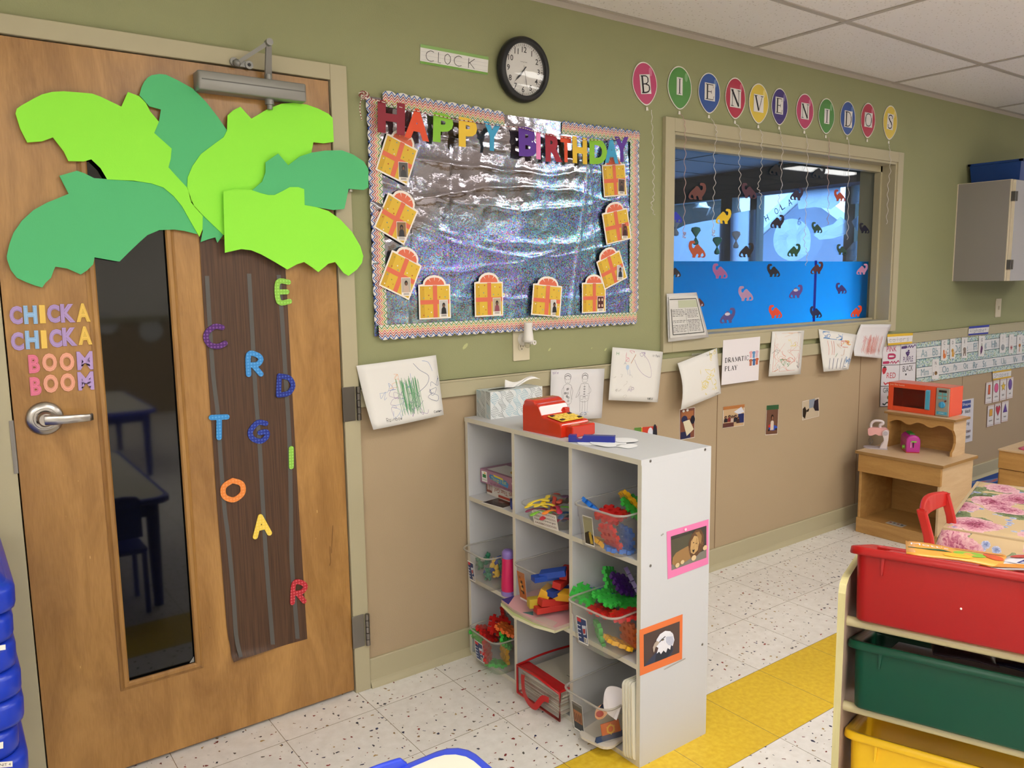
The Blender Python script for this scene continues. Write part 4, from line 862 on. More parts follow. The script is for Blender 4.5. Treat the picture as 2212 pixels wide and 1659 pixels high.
p = Pic(*c4, PAPER, .0008); GRN = mat('#8DB46A', .7); GRN2 = mat('#7BAA4C', .7)
p.rect(0, 0, 1, .17, GRN); p.rect(0, .87, 1, 1, GRN2)
for i in range(60): p.line([(i / 60, .87), (i / 60 + .012, 1)], .0006, mat('#5E8C38', .7), lay=False)
for t in (.36, .55, .78): p.line([(.01, t), (.99, t)], .0005, mat('#B0AEB4', .7))
for ch, u, w_ in (('C', .08, .11), ('L', .255, .035), ('O', .345, .085), ('C', .485, .11), ('K', .70, .09)): write(p, ch, u, .26, w_, .54, INK, .0019)
p.build('name_card', label='card hand-lettered CLOCK with green edges left of the clock', cat='name card')

# ================================================================ balloon letters
BL = [('B', 190, 303, 183, 345, -8, '#C0406E', 'pink', (193, 292), 80, 150), ('I', 457, 335, 178, 345, 0, '#4F9142', 'green', (457, 308), 45, 135), ('E', 685, 375, 163, 325, 0, '#22509E', 'blue', (690, 352), 80, 135), ('N', 886, 415, 150, 330, 0, '#B42C48', 'red', (888, 400), 82, 145),
      ('V', 1066, 455, 145, 320, 0, '#E2C64A', 'yellow', (1066, 440), 76, 135), ('E', 1227, 478, 122, 295, 0, '#3A2C78', 'purple', (1225, 458), 60, 130), ('N', 1422, 515, 130, 285, 0, '#BC3C68', 'pink', (1424, 500), 62, 125), ('I', 1588, 550, 120, 285, 0, '#4C8C40', 'green', (1592, 540), 40, 115),
      ('D', 1752, 567, 112, 275, 0, '#22509E', 'blue', (1757, 562), 60, 128), ('O', 1908, 583, 108, 280, 0, '#B42C48', 'red', (1912, 568), 60, 112), ('S', 2078, 600, 105, 275, 3, '#E2C64A', 'yellow', (2080, 582), 46, 122)]
RB = {0: [(240, 490), (245, 620), (250, 760), (255, 900), (255, 1040), (258, 1150), (240, 1230), (262, 1300)], 1: [(465, 520), (495, 580), (500, 700), (497, 900), (497, 1100), (492, 1300), (488, 1455)], 2: [(700, 555), (735, 620), (740, 700), (722, 850), (730, 1010), (720, 1150), (717, 1300), (712, 1440)],
      3: [(890, 600), (925, 640), (920, 780), (915, 900), (925, 1020), (915, 1150), (908, 1270)], 4: [(1072, 640), (1093, 680), (1088, 780), (1090, 900), (1080, 1000), (1060, 1090), (1085, 1150), (1075, 1255)], 5: [(1230, 640), (1240, 700), (1250, 800), (1240, 940), (1243, 1100), (1220, 1180), (1235, 1290)],
      6: [(1430, 680), (1442, 760), (1440, 950), (1437, 1120), (1430, 1250), (1425, 1400), (1418, 1520), (1440, 1600), (1430, 1690)], 7: [(1605, 700), (1612, 800), (1600, 950), (1603, 1100), (1603, 1250), (1598, 1375)], 8: [(1760, 715), (1765, 850), (1760, 1000), (1755, 1200), (1755, 1350), (1748, 1490)], 10: [(2068, 755), (2075, 800), (2080, 950), (2063, 1080), (2060, 1220), (2052, 1370)]}
WRIB = mat('#D8D2CC', .3); PRIB = mat('#C8A49C', .3)
ORD = ['first', 'second', 'third', 'fourth', 'fifth', 'sixth', 'seventh', 'eighth', 'ninth', 'tenth', 'last']
for i, (ch, x, y, ww, hh, rot, c, nm, (lx, ly), lw_, lh_) in enumerate(BL):
    u, v = zb(x, y); w_, h_ = wm(u, v, ww * .28029), hm(u, v, hh * .28029)
    M = WM(u, v, -.003, -rot if rot > 0 else -rot)
    t = empty('paper_balloon', W(u, v, -.003), '%s paper balloon with the letter %s, %s in the row over the window' % (nm, ch, ORD[i]), 'paper balloon', 'balloon letters spelling a welcome over the window')
    def outl(k, z_):
        o = []
        for q in range(40):
            a = 2 * pi * q / 40; rx = w_ / 2 * (1 if sin(a) > 0 else 1 - .28 * sin(a) ** 2); o.append((rx * cos(a) * k, h_ / 2 * .93 * sin(a) * k + h_ * .04 + (-.0 if sin(a) > 0 else 0), z_))
        return o
    body = MB(); rim = outl(1.04, 0); body.prism(rim, (0, 0, .0008), mat('#E9E4DA', .5), M)
    k = NT('balloon_print'); k.set('Base Color', rgb(c)); k.set('Roughness', .22); k.set('Coat Weight', .6)
    body.add(outl(.985, .0011), [tuple(range(40))], k.m, M)
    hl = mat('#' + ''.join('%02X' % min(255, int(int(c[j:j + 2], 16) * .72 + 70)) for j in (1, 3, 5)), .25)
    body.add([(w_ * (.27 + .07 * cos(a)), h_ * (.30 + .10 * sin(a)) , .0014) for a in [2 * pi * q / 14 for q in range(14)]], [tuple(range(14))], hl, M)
    body.prism([(-.0045, -h_ * .5 + .004, 0), (-.007, -h_ * .5 - .010, 0), (.007, -h_ * .5 - .010, 0), (.0045, -h_ * .5 + .004, 0)], (0, 0, .0012), mat('#E9E4DA', .5), M)
    body.build('balloon', t)
    u2, v2 = zb(lx, ly); lw2, lh2 = wm(u2, v2, lw_ * .28029), hm(u2, v2, lh_ * .28029); Mc = WM(u2, v2, -.0048, 8 if i == 0 else (-3 if i == 10 else 0))
    cs_ = [Mc @ V(q) for q in ((-lw2 / 2, lh2 / 2, 0), (lw2 / 2, lh2 / 2, 0), (lw2 / 2, -lh2 / 2, 0), (-lw2 / 2, -lh2 / 2, 0))]
    p = Pic(*cs_, mat('#E4E0DC', .4), .0004); serif(p, ch, .5, .5, .86 if ch != 'I' else .75, .84, INK, 1.0); p.mb.build('letter_card', t)
    if i in RB:
        P0 = smooth_line([zb(*q) for q in RB[i]], 10); rb = MB(); pts = []; L = len(P0)
        for j, q in enumerate(P0):
            ph = j * 1.15; am = .006 * min(1, j / 14) * (.7 + .5 * noise.noise(V((j * .1, i, 0)))); yy = -.027 if True else 0
            pts.append(W(q.x, q.y, yy) + V((am * cos(ph), am * sin(ph) * .8, 0)))
        pts = smooth_line(pts, 2)
        rb.tube(pts, .0013, PRIB if i in (1, 7) else WRIB, 5)
        if i in (1, 2):
            e = pts[-1]; rb.tube([e + V((.007 * cos(a), .006 * sin(a), .012 * sin(a * .37))) for a in [j * .5 for j in range(40)]], .0013, PRIB if i == 1 else WRIB, 4)
        rb.build('ribbon', t)

# ================================================================ dinosaur cut-outs on the glass
DINO = [(.22, 0), (.30, 0), (.36, .05), (.37, .13), (.30, .17), (.24, .16), (.2, .22), (.2, .34), (.24, .42), (.32, .42), (.40, .28), (.50, .2), (.58, .22), (.66, .32), (.76, .42), (.9, .58), (.98, .74), (1, .86), (.95, .95), (.85, .99), (.74, .96), (.72, .92), (.82, .92), (.88, .86), (.86, .76), (.8, .7), (.72, .8), (.7, .97), (.56, .98), (.54, .92), (.58, .84), (.54, .76), (.46, .78), (.42, .88), (.4, .98), (.24, .98), (.22, .9), (.24, .84), (.14, .68), (.04, .5), (0, .3), (.03, .12), (.1, .02)]
DN = [(zw, 420, 52, 150, 1, '#6A3A34', 'brown', 'high in the left dark corner'), (zw, 862, 50, 132, 0, '#4E2C3C', 'plum', 'high between second and third ribbons'), (zw, 1268, 75, 112, 1, '#2C2444', 'dark', 'high against the bright far window'), (zw, 1635, 90, 100, 0, '#B0442C', 'rust', 'high over the dark far post'),
      (zw, 643, 266, 132, 1, '#E8C21E', 'yellow', 'right of the second ribbon'), (zw, 418, 548, 148, 0, '#B0502E', 'rust', 'above the film beside the first ribbon'), (zw, 838, 555, 126, 1, '#1C161C', 'black', 'just above the film in the middle'), (zw, 1102, 310, 118, 1, '#20162A', 'black', 'below the HOLA letters'),
      (zw, 1440, 362, 94, 0, '#24483A', 'dark green', 'below the white gable'), (zw, 1244, 555, 112, 1, '#1E4E2C', 'green', 'on the round paper face'), (zw, 1845, 368, 88, 0, '#12122E', 'navy', 'at the right edge of the glass'), (zw, 1653, 550, 92, 0, '#24443C', 'dark green', 'low over the dark far post'),
      (zw, 232, 262, 118, 0, '#2030B4', 'royal blue', 'at the left edge of the glass'), (zg, 1140, 402, 145, 1, '#16161C', 'black', 'topmost, under the ceiling line'), (zg, 1583, 440, 132, 1, '#1C242C', 'black', 'topmost on the right side'),
      (zh, 85, 222, 125, 0, '#1C1A20', 'black', 'cut by the left frame on the blue film'), (zh, 555, 220, 160, 0, '#9A5A90', 'mauve', 'top left of the blue film'), (zh, 1110, 213, 138, 0, '#10101A', 'black', 'top middle of the blue film'), (zh, 1560, 186, 130, 1, '#4A1C24', 'maroon', 'over the film seam at its top'), (zh, 2030, 200, 115, 1, '#C08AB0', 'pink', 'top right corner of the blue film'),
      (zh, 822, 453, 158, 0, '#B08CB0', 'lilac', 'in the middle row on the left'), (zh, 1342, 432, 140, 1, '#5A4696', 'purple and white', 'in the middle row left of the seam'), (zh, 1813, 398, 116, 0, '#34307E', 'indigo', 'in the middle row right of the seam'), (zh, 335, 535, 112, 0, '#5A241C', 'maroon', 'half hidden behind the posted sheet'),
      (zh, 633, 682, 160, 1, '#564F8C', 'violet and white', 'at the bottom beside the posted sheet'), (zh, 1130, 640, 142, 0, '#E84A2A', 'orange', 'low in the middle of the film'), (zh, 1550, 645, 128, 0, '#14204E', 'navy', 'over the film seam near the bottom'), (zh, 1970, 637, 115, 1, '#F04A1C', 'orange', 'at the bottom right of the film')]
for z, x, y, ww, face, c, nm, wh in DN:
    u, v = z(x, y); kf = .25316 if z is zw else .20796; w_ = wm(u, v, ww * kf); 
    w_ = W(u + ww * kf / 2, v, GY).x - W(u - ww * kf / 2, v, GY).x; h_ = w_ * .82
    M = Matrix.Translation(W(u, v, GY - .004)) @ Matrix.Rotation(pi / 2, 4, 'X'); sx = -1 if face else 1
    h_ = (W(u, v - ww * kf * .5, GY).z - W(u, v + ww * kf * .5, GY).z)
    mb = MB(); O = [((a - .5) * w_ * sx, (.5 - b_) * h_, .0004) for a, b_ in DINO]
    if z is zh:
        cen = V((0, 0, 0)); out = []
        for i in range(len(O)):
            a, b_, c_ = V(O[i - 1]), V(O[i]), V(O[(i + 1) % len(O)]); t_ = (c_ - a); t_.z = 0; n_ = V((-t_.y, t_.x, 0)).normalized() * (.0028 * (-1 if sx > 0 else 1)); out.append((b_.x - n_.x * -1, b_.y - n_.y * -1, 0))
        mb.prism(out, (0, 0, .0003), mat('#DCE4F4', .5), M)
    mb.prism(O, (0, 0, .0004), mat(c, .5), M)
    if 'white' in nm: mb.add([((.17 * cos(a) - .02) * w_, (.10 * sin(a) + .1) * h_, .0011) for a in [2 * pi * q / 12 for q in range(12)]], [tuple(range(12))], mat('#D8D4E0', .5), M)
    mb.build('dinosaur_cutout', label='%s long-necked dinosaur cut-out %s' % (nm, wh), cat='dinosaur cut-out', group='dinosaur cut-outs on the inner window')
# posted sheet leaning at the lower left of the window
def q4(a, y=-.02, ys=None): return [W(u, v, (ys[i] if ys else y)) for i, (u, v) in enumerate(a)]
ps = empty('posted_sheet', W(1490, 735, -.02), 'printed form in a clear sleeve taped at the lower left of the window', 'posted sheet')
SLEEVE = mat('#D9D8D8', .3)
p = Pic(*q4([zh(0, 455), zh(310, 440), zh(438, 905), zh(15, 955)], ys=(-.030, -.022, -.034, -.036)), SLEEVE, .0012, bulge=lambda s, t: .006 * sin(pi * s), grid=6); p.mb.build('sleeve', ps)
p = Pic(*q4([zh(22, 485), zh(312, 475), zh(408, 880), zh(35, 915)], ys=(-.040, -.040, -.044, -.046)), mat('#D2D0CC', .6), .0006)
for a in ([(.02, .07), (.95, .07)], [(.95, .07), (.96, .93)], [(.96, .93), (.08, .93)], [(.06, .3), (.08, .93)]): p.line(a, .0034, mat('#2A302C', .6))
p.rect(.3, .10, .93, .28, mat('#B9BFA4', .5))
for r in range(15):
    v_ = .33 + r * .038
    for a, c_ in ((.09, .48), (.55, .92)):
        if random.random() > .15: x_ = a; 
        while x_ < c_ - .05:
            l_ = random.uniform(.03, .1); p.line([(x_, v_), (min(c_, x_ + l_), v_)], .0016, INK, lay=False); x_ += l_ + .02
p.line([(.51, .3), (.51, .93)], .001, INK, lay=False); p.line([(.51, .6), (.95, .6)], .001, INK, lay=False)
p.mb.build('form', ps)
# ================================================================ children's drawings along the chair rail
def scrib(p, n, box, m, w=.0012, amp=.1, seedk=0, steps=7, vertical=False):
    rnd = random.Random(seedk); a0, b0, a1, b1 = box
    for _ in range(n):
        a, b_ = rnd.uniform(a0, a1), rnd.uniform(b0, b1); pts = [(a, b_)]
        for i in range(steps):
            if vertical: a += rnd.uniform(0, amp * .25); b_ = (b0 + rnd.uniform(0, .12)) if i % 2 else (b1 - rnd.uniform(0, .12))
            else: a += rnd.uniform(-amp, amp); b_ += rnd.uniform(-amp, amp)
            pts.append((min(max(a, a0), a1), min(max(b_, b0), b1)))
        p.line(pts, w, m, k=5, lay=False)
CG, CBl, CPu, COr, CRe, CYe, CK, CPk, CNv, CBr = [mat(c, .8) for c in ('#5E9A6C', '#7E9AC8', '#8A6EA4', '#E0A676', '#D8705E', '#E6D468', '#4A4A50', '#DC9AAA', '#4C5A86', '#B07A54')]
yc = -.022
p = Pic(*q4([(769, 790), (941, 767), (958, 896), (800, 927)], ys=(yc, -.02, -.05, -.03)), PAPER, .0004, grid=10, bulge=lambda s, t: .006 * sin(pi * s) + .02 * (1 - s) * t ** 3 + .002)
scrib(p, 3, (.2, .08, .5, .95), CBl, .0010, .14, 3); scrib(p, 2, (.33, .1, .62, .45), CBl, .0013, .12, 5, 12); scrib(p, 2, (.33, .12, .46, .42), COr, .0011, .06, 6, 14)
scrib(p, 5, (.33, .25, .72, .9), CG, .0016, .12, 8, 9, True); scrib(p, 3, (.55, .55, .95, .95), CPu, .0013, .12, 9, 9); scrib(p, 2, (.72, .3, .98, .75), CNv, .0012, .12, 10, 9); scrib(p, 2, (.3, .45, .6, .85), CPu, .0010, .13, 12, 9)
p.line([(.68, .08), (.75, .2), (.86, .32), (.82, .45), (.7, .55)], .0014, CNv, 4); p.line([(.8, .06), (.88, .1), (.92, .25)], .0014, CBl, 4)
write(p, 'Rainbow', .2, .87, .022, .06, CK, .0013); write(p, 'Caden', .86, .9, .018, .035, INK, .0015, gap=.3)
p.build('drawing', label='crayon drawing titled Rainbow, green scribble, beside the door frame', cat='drawing')
p = Pic(*q4([(1190, 799), (1306, 796), (1298, 903), (1186, 909)], ys=(yc, -.02, -.028, -.03)), PAPER2, .0004, grid=6, bulge=lambda s, t: .003 * sin(pi * s) + .004 * t)
write(p, 'gale', .03, .03, .02, .05, CPu, .0012)
def figure(p, u, robe):
    L = lambda pts, w=.0009, k=3: p.line(pts, w, INK, k, lay=False)
    L([(u + .05 * cos(t), .2 + .085 * sin(t)) for t in [2 * pi * i / 12 for i in range(13)]]); L([(u - .05, .2), (u - .055, .12), (u, .08), (u + .055, .12), (u + .05, .2)], .0016); L([(u - .045, .14), (u, .12), (u + .045, .14)], .002)
    for s in (-1, 1): L([(u + .02 * s - .01, .2), (u + .02 * s + .01, .2)], .0012, 0)
    L([(u - .012, .255), (u, .262), (u + .012, .255)]); 
    if robe:
        L([(u - .02, .29), (u - .07, .33), (u - .06, .45), (u - .075, .6), (u - .06, .68), (u + .06, .68), (u + .075, .6), (u + .06, .45), (u + .075, .33), (u + .02, .29)])
        for s in (-1, 1): L([(u + .07 * s, .34), (u + .1 * s, .42), (u + .085 * s, .55), (u + .095 * s, .6)])
        for i in range(9): a, b_ = u + random.uniform(-.045, .045), random.uniform(.35, .65); L([(a + .014 * cos(t), b_ + .016 * sin(t)) for t in [pi * j / 3 for j in range(7)]], .0016)
        for s in (-.03, .03): L([(u + s - .012, .69), (u + s, .86)]); L([(u + s + .015, .69), (u + s + .015, .86)])
    else:
        L([(u - .02, .29), (u - .08, .32), (u - .085, .62), (u + .085, .62), (u + .08, .32), (u + .02, .29)])
        L([(u - .08, .33), (u - .14, .5), (u - .16, .56), (u - .12, .53), (u - .085, .46)]); L([(u + .08, .33), (u + .13, .42), (u + .11, .48), (u + .06, .5)])
        for i in range(5): L([(u - .02, .35 + i * .05), (u + .02, .35 + i * .05)], .0018, 0)
        L([(u, .3), (u, .6)])
        for s in (-.05, .05): L([(u + s - .025, .53), (u + s + .025, .53), (u + s + .025, .6), (u + s - .025, .6), (u + s - .025, .53)], .0009, 0); L([(u + s - .03, .63), (u + s - .02, .85)], .0009, 0); L([(u + s + .025, .63), (u + s + .02, .85)], .0009, 0)
        for s in (-1, 1): L([(u + .02 * s, .86), (u + .07 * s, .9), (u + .02 * s, .91)], .0014)
figure(p, .30, True); figure(p, .62, False); scrib(p, 1, (.6, .86, .9, .94), CBl, .001, .1, 3)
p.build('drawing', label='colouring sheet of two children in robes, above the red toy register', cat='drawing')
p = Pic(*q4([(1323, 750), (1432, 760), (1419, 869), (1313, 864)], ys=(yc, -.022, -.03, -.04)), PAPER, .0004, grid=8, bulge=lambda s, t: .006 * sin(pi * s) + .004 * t)
p.line([(.42, .2), (.5, .35), (.62, .47), (.78, .52), (.78, .38), (.7, .2), (.58, .08), (.55, .04)], .0013, CPu, 5); scrib(p, 3, (.26, .04, .4, .25), CPk, .0018, .1, 21, 6); scrib(p, 2, (.48, .05, .62, .2), CPu, .0013, .06, 22); p.line([(.36, .28), (.44, .1)], .0024, CBr)
p.ell(.3, .36, .03, .05, mat('#B8CCE4', .8)); p.line([(.3, .4), (.32, .5)], .001, CBl); p.line([(.34, .4), (.36, .52)], .001, CBl); scrib(p, 8, (.05, .5, .6, .95), mat('#B9B4B0', .8), .0009, .05, 25, 5)
write(p, 'AP', .34, .74, .05, .08, CPu, .0012); write(p, 'At Park', .78, .07, .018, .045, CK, .0010); write(p, 'ISABELLE', .75, .92, .012, .035, INK, .0012); write(p, 'A', .23, .25, .04, .06, CNv, .001); write(p, 'H', .08, .08, .04, .06, CG, .0016)
p.build('drawing', label='pencil and crayon drawing marked At Park under the board corner', cat='drawing')
p = Pic(*q4([(1462, 785), (1547, 752), (1556, 850), (1469, 886)], ys=(-.03, yc, -.04, -.06)), PAPER, .0004, grid=8, bulge=lambda s, t: .02 * (1 - s) * sin(pi * t) + .004)
scrib(p, 10, (.5, .3, .9, .75), CYe, .002, .1, 31, 6); scrib(p, 5, (.8, .02, .98, .25), CYe, .002, .05, 32, 6); scrib(p, 3, (.6, .75, .9, .9), CYe, .0015, .06, 33, 6)
write(p, 'Summer', .72, .05, .02, .035, CK, .0009); write(p, 'Leo', .85, .93, .025, .035, CK, .0010)
p.build('drawing', label='curling sheet with faint yellow scribble left of the DRAMATIC PLAY sign', cat='drawing')
p = Pic(*q4([(1562, 735), (1642, 727), (1638, 821), (1558, 832)], ys=(-.021, -.021, -.022, -.022)), mat('#E9E4E8', .35), .0006)
for i, ch in enumerate('DRAMATIC'): serif(p, ch, .105 + i * .082 + (.03 if ch == 'M' else 0) + (.02 if i > 3 else 0) - (.03 if ch in 'C' else .012 if ch == 'I' else 0), .455, .075 if ch not in 'IM' else (.035 if ch == 'I' else .1), .1, INK, 1.6)
for i, ch in enumerate('PLAY'): serif(p, ch, .105 + i * .086, .645, .075, .1, INK, 1.6)
for a, b_, c in ((.76, .39, '#E0A8AC'), (.84, .4, '#5E92C4'), (.92, .39, '#D8B8C4'), (.76, .57, '#B46A4C'), (.85, .57, '#3E68A0'), (.93, .56, '#C0603C')):
    p.poly([(a - .05, b_ - .06), (a - .015, b_ - .08), (a + .015, b_ - .08), (a + .05, b_ - .06), (a + .04, b_ - .02), (a + .03, b_ - .03), (a + .03, b_ + .075), (a - .03, b_ + .075), (a - .03, b_ - .03), (a - .04, b_ - .02)], mat(c, .7))
p.build('sign', label='white laminated sign reading DRAMATIC PLAY with small clothes pictures', cat='sign')
p = Pic(*q4([(1667, 716), (1736, 714), (1728, 808), (1659, 813)], ys=(-.021, -.021, -.035, -.035)), PAPER, .0004, grid=6, bulge=lambda s, t: .004 * sin(pi * s) + .003)
scrib(p, 7, (.1, .08, .9, .9), CRe, .0010, .3, 41, 10); scrib(p, 3, (.1, .05, .9, .6), COr, .0009, .3, 42, 10); scrib(p, 3, (.02, .4, .3, .9), CK, .0010, .15, 43, 8); scrib(p, 4, (.28, .64, .6, .8), CG, .002, .12, 44, 6); scrib(p, 4, (.35, .45, .75, .7), CRe, .0018, .15, 45, 7); scrib(p, 3, (.5, .2, .75, .35), CYe, .002, .1, 46, 6); scrib(p, 3, (.83, .68, .92, .85), INK, .0016, .05, 47, 6); p.line([(.15, .9), (.25, .86)], .003, CBr)
write(p, 'Amber', .78, .02, .02, .03, CK, .0009)
p.build('drawing', label='loose red and green crayon swirls on paper right of the DRAMATIC PLAY sign', cat='drawing')
p = Pic(*q4([(1767, 711), (1850, 723), (1827, 798), (1778, 803)], ys=(-.021, -.03, -.04, -.035)), PAPER, .0004, grid=8, bulge=lambda s, t: .004 * sin(pi * s) + .012 * s * t + .003)
scrib(p, 12, (.1, .04, .6, .2), mat('#4A86C4', .8), .003, .1, 51, 6); scrib(p, 6, (.58, .22, .9, .38), CRe, .003, .08, 52, 6); scrib(p, 5, (.6, .2, .88, .3), mat('#E8B83C', .8), .003, .06, 53, 6)
for a in (.2, .3, .36): p.line([(a, .25), (a + .03, .45), (a + .01, .6)], .003, CRe, 3)
for a in (.2, .32, .46, .6, .72): p.line([(a, .95), (a + .03, .8), (a + .05, .68)], .004, CNv, 3)
scrib(p, 6, (.78, .65, .98, .9), mat('#5E94CC', .8), .003, .08, 55, 6); scrib(p, 2, (.45, .3, .7, .6), COr, .0012, .12, 56, 7); write(p, 'Anthony', .72, .95, .02, .03, INK, .001); p.line([(.42, .65), (.48, .55)], .003, CG)
p.build('drawing', label='crayon drawing of blue sky, red flowers and dark stems below the window', cat='drawing')
p = Pic(*q4([(1856, 701), (1922, 701), (1903, 775), (1841, 769)], ys=(-.024, -.022, -.03, -.045)), PAPER2, .0004, grid=10, bulge=lambda s, t: .006 * sin(pi * s) + .018 * max(0, .25 - t) * 4 * .6 + .02 * max(0, t - .8) * 3)
scrib(p, 10, (.15, .3, .85, .95), CRe, .0010, .12, 61, 9, True); scrib(p, 3, (.2, .2, .6, .9), CPk, .001, .15, 62, 7)
p.build('drawing', label='curling sheet with red crayon strokes at the lower right window corner', cat='drawing')
TP = clear_plastic('tape', '#F4F4F2', .25, .15)
b = MB(); 
for u, v in ((1505, 764), ):
    q = [W(u - 11, v, -.0175), W(u + 10, v - 2, -.0175), W(u + 10, v + 4, -.0175), W(u - 11, v + 5, -.0175)]; b.prism(q, (0, -.0004, 0), TP)
b.build('tape', label='strip of clear tape on the rail above the yellow drawing', cat='tape')
# photographs on the panels -------------------------------------------
def photo(cs_, label, bgc, patches, people=()):
    p = Pic(*q4(cs_, y=-.0015), mat('#E4DDD4', .3), .0006); p.rect(.02, .02, .98, .98, mat(bgc, .25))
    for t, c, *a in patches: (p.rect if t == 'r' else p.ell if t == 'e' else (lambda *z: p.poly(z[:-1], z[-1])))(*a, mat(c, .25))
    for (x, y, s, sh, hair) in people:
        p.poly([(x - s * .5, y + s * 1.5), (x - s * .45, y + s * .5), (x, y + s * .25), (x + s * .45, y + s * .5), (x + s * .5, y + s * 1.5)], mat(sh, .25)); p.ell(x, y, s * .36, s * .36, mat(hair, .25)); p.ell(x, y + s * .08, s * .24, s * .24, mat('#8C6048', .25))
    p.build('photograph', label=label, cat='photograph', group='photographs on the tan wall panels')
photo([(1370, 924), (1419, 920), (1419, 962), (1370, 966)], 'photograph of red and yellow blocks, mostly hidden behind the cube shelf', '#D89A34', [('r', '#C8402C', .35, 0, 1, .9), ('r', '#5E8A3C', 0, 0, .3, .25), ('e', '#D8DCE8', .7, .35, .12, .3), ('e', '#1C1E2C', .9, .4, .1, .5), ('r', '#2C3A5E', .6, .5, .75, 1)])
photo([(1468, 884), (1501, 879), (1500, 945), (1468, 951)], 'tall photograph with a pale sheet of paper, right above the shelf', '#7E4A34', [('r', '#A8683C', .1, .1, .9, .35), ('e', '#E8E4DC', .25, .08, .08, .04), ('e', '#E8E4DC', .5, .07, .08, .04), ('e', '#2A2C4E', .3, .35, .2, .12), ('r', '#26284A', .05, .75, .7, .98), ('e', '#1E1A24', .85, .4, .14, .14), ('q', '#DCD2B4', (.2, .42), (.62, .38), (.92, .72), (.45, .9))])
photo([(1562, 879), (1608, 873), (1607, 919), (1561, 925)], 'wide photograph of a group of children indoors, below the DRAMATIC PLAY sign', '#C8A880', [('r', '#B4743C', 0, 0, 1, .15), ('q', '#D8D8E0', (.5, .3), (.85, .1), (.98, .35), (.75, .45)), ('r', '#1E2A5E', .7, .42, .98, .85), ('r', '#5E3428', 0, .78, .5, .98)], [(.12, .5, .16, '#2A1E1C', '#1A1412'), (.28, .48, .17, '#7A2C24', '#1A1412'), (.42, .52, .17, '#C8B0A0', '#201612'), (.56, .5, .18, '#1C1C24', '#141012'), (.68, .6, .16, '#3A2420', '#181214')])
photo([(1656, 876), (1682, 874), (1679, 938), (1653, 940)], 'tall photograph of a child on a blue ride-on toy outdoors', '#6E4A38', [('r', '#2C5A34', 0, 0, 1, .15), ('e', '#1E4AB4', .6, .77, .36, .09), ('e', '#C8302C', .4, .7, .22, .06), ('e', '#16161C', .25, .84, .08, .035), ('e', '#16161C', .85, .82, .08, .035)], [(.5, .42, .28, '#D8C8B8', '#241814')])
photo([(1733, 867), (1769, 859), (1769, 899), (1733, 908)], 'photograph of two dark figures on a pale floor, rightmost by the kitchen', '#C4B49C', [('r', '#8A94A4', .4, 0, .75, .45), ('q', '#2A241E', (.02, .4), (.15, .3), (.25, .55), (.15, .95), (.02, .8)), ('q', '#1C1E2E', (.72, .1), (.95, .05), (.98, .7), (.75, .65), (.65, .45)), ('q', '#1A1814', (.25, .5), (.4, .45), (.36, .6), (.26, .62))])
# outlets --------------------------------------------------------------
def plate(cx_, cz_, w, h, label, gangs=1, outlet=True, m=mat('#D2C8AC', .4)):
    t = empty('wall_plate' if not outlet else 'wall_outlet', (cx_, 0, cz_), label, 'electrical outlet' if outlet else 'switch plate')
    b = MB(); b.rbox(-w / 2, -h / 2, 0, w / 2, h / 2, .006, .004, m, Matrix.Translation((cx_, 0, cz_)) @ Matrix.Rotation(pi / 2, 4, 'X')); b.build('cover_plate', t)
    M = Matrix.Translation((cx_, -.006, cz_)) @ Matrix.Rotation(pi / 2, 4, 'X')
    if outlet:
        for s in (-1, 1):
            b = MB(); b.lathe([(.0165, 0), (.0165, .0015)], mat('#CFC6AE', .4), M @ Matrix.Translation((0, s * .0195, 0)), 20)
            for a in (-.006, .006): b.box(a - .0012, s * .0195 - .001, .0014, a + .0012, s * .0195 + .007, .0019, BLACK, M)
            b.box(-.002, s * .0195 - .010, .0014, .002, s * .0195 - .006, .0019, BLACK, M); b.build('receptacle', t)
    else:
        b = MB(); b.box(-.005, -.012, 0, .005, .012, .006, mat('#BDB49C', .4), M); b.build('switch_toggle', t)
    return t
o = W(1124.5, 738); plate(o.x, o.z, .078, .145, 'almond wall outlet with a night light plugged in, under the board')
plate(W(2155, 665).x, W(2155, 665).z, .08, .125, 'almond blank wall plate below the wall cabinet', outlet=False)
nl = empty('night_light', W(1138, 750, -.03), 'white plug-in night light with a pivoting shade', 'night light'); NW = mat('#E6E2DC', .35)
b = MB(); c = W(1131, 733, -.012); b.cyl((c.x, -.008, c.z), (c.x, -.022, c.z), .024, NW, 20, r1=.020); b.cyl((c.x, -.02, c.z), (c.x + .008, -.05, c.z - .004), .014, NW, 14); b.build('plug_body', nl)
b = MB(); cx_ = W(1141, 720, -.055).x; zt, zb_ = W(1141, 697, -.055).z, W(1141, 733, -.055).z
b.lathe([(.0165, 0), (.0172, .003), (.0155, .010), (.0165, .03), (.0205, .062), (.0215, .072), (.0195, .072), (.015, .03), (.014, .004)], NW, Matrix.Translation((cx_, -.055, zt)) @ Matrix.Rotation(pi, 4, 'X'), 22); b.build('shade', nl)
b = MB(); b.ball((cx_ - .004, -.056, zb_ - .018), (.013, .013, .015), clear_plastic('bulb_glass', '#F4F4EE', .12)); b.build('bulb', nl)
b = MB(); M = Matrix.Translation((cx_ + .014, -.072, zb_ - .012)) @ Matrix.Rotation(pi / 2, 4, 'X'); b.rings([[(r * cos(t), r * sin(t), z) for t in [2 * pi * i / 14 for i in range(14)]] for r, z in ((.004, 0), (.009, 0), (.009, .004), (.004, .004), (.004, 0))], NW, M, cap0=False, cap1=False); b.build('hook_tab', nl)
b = MB()
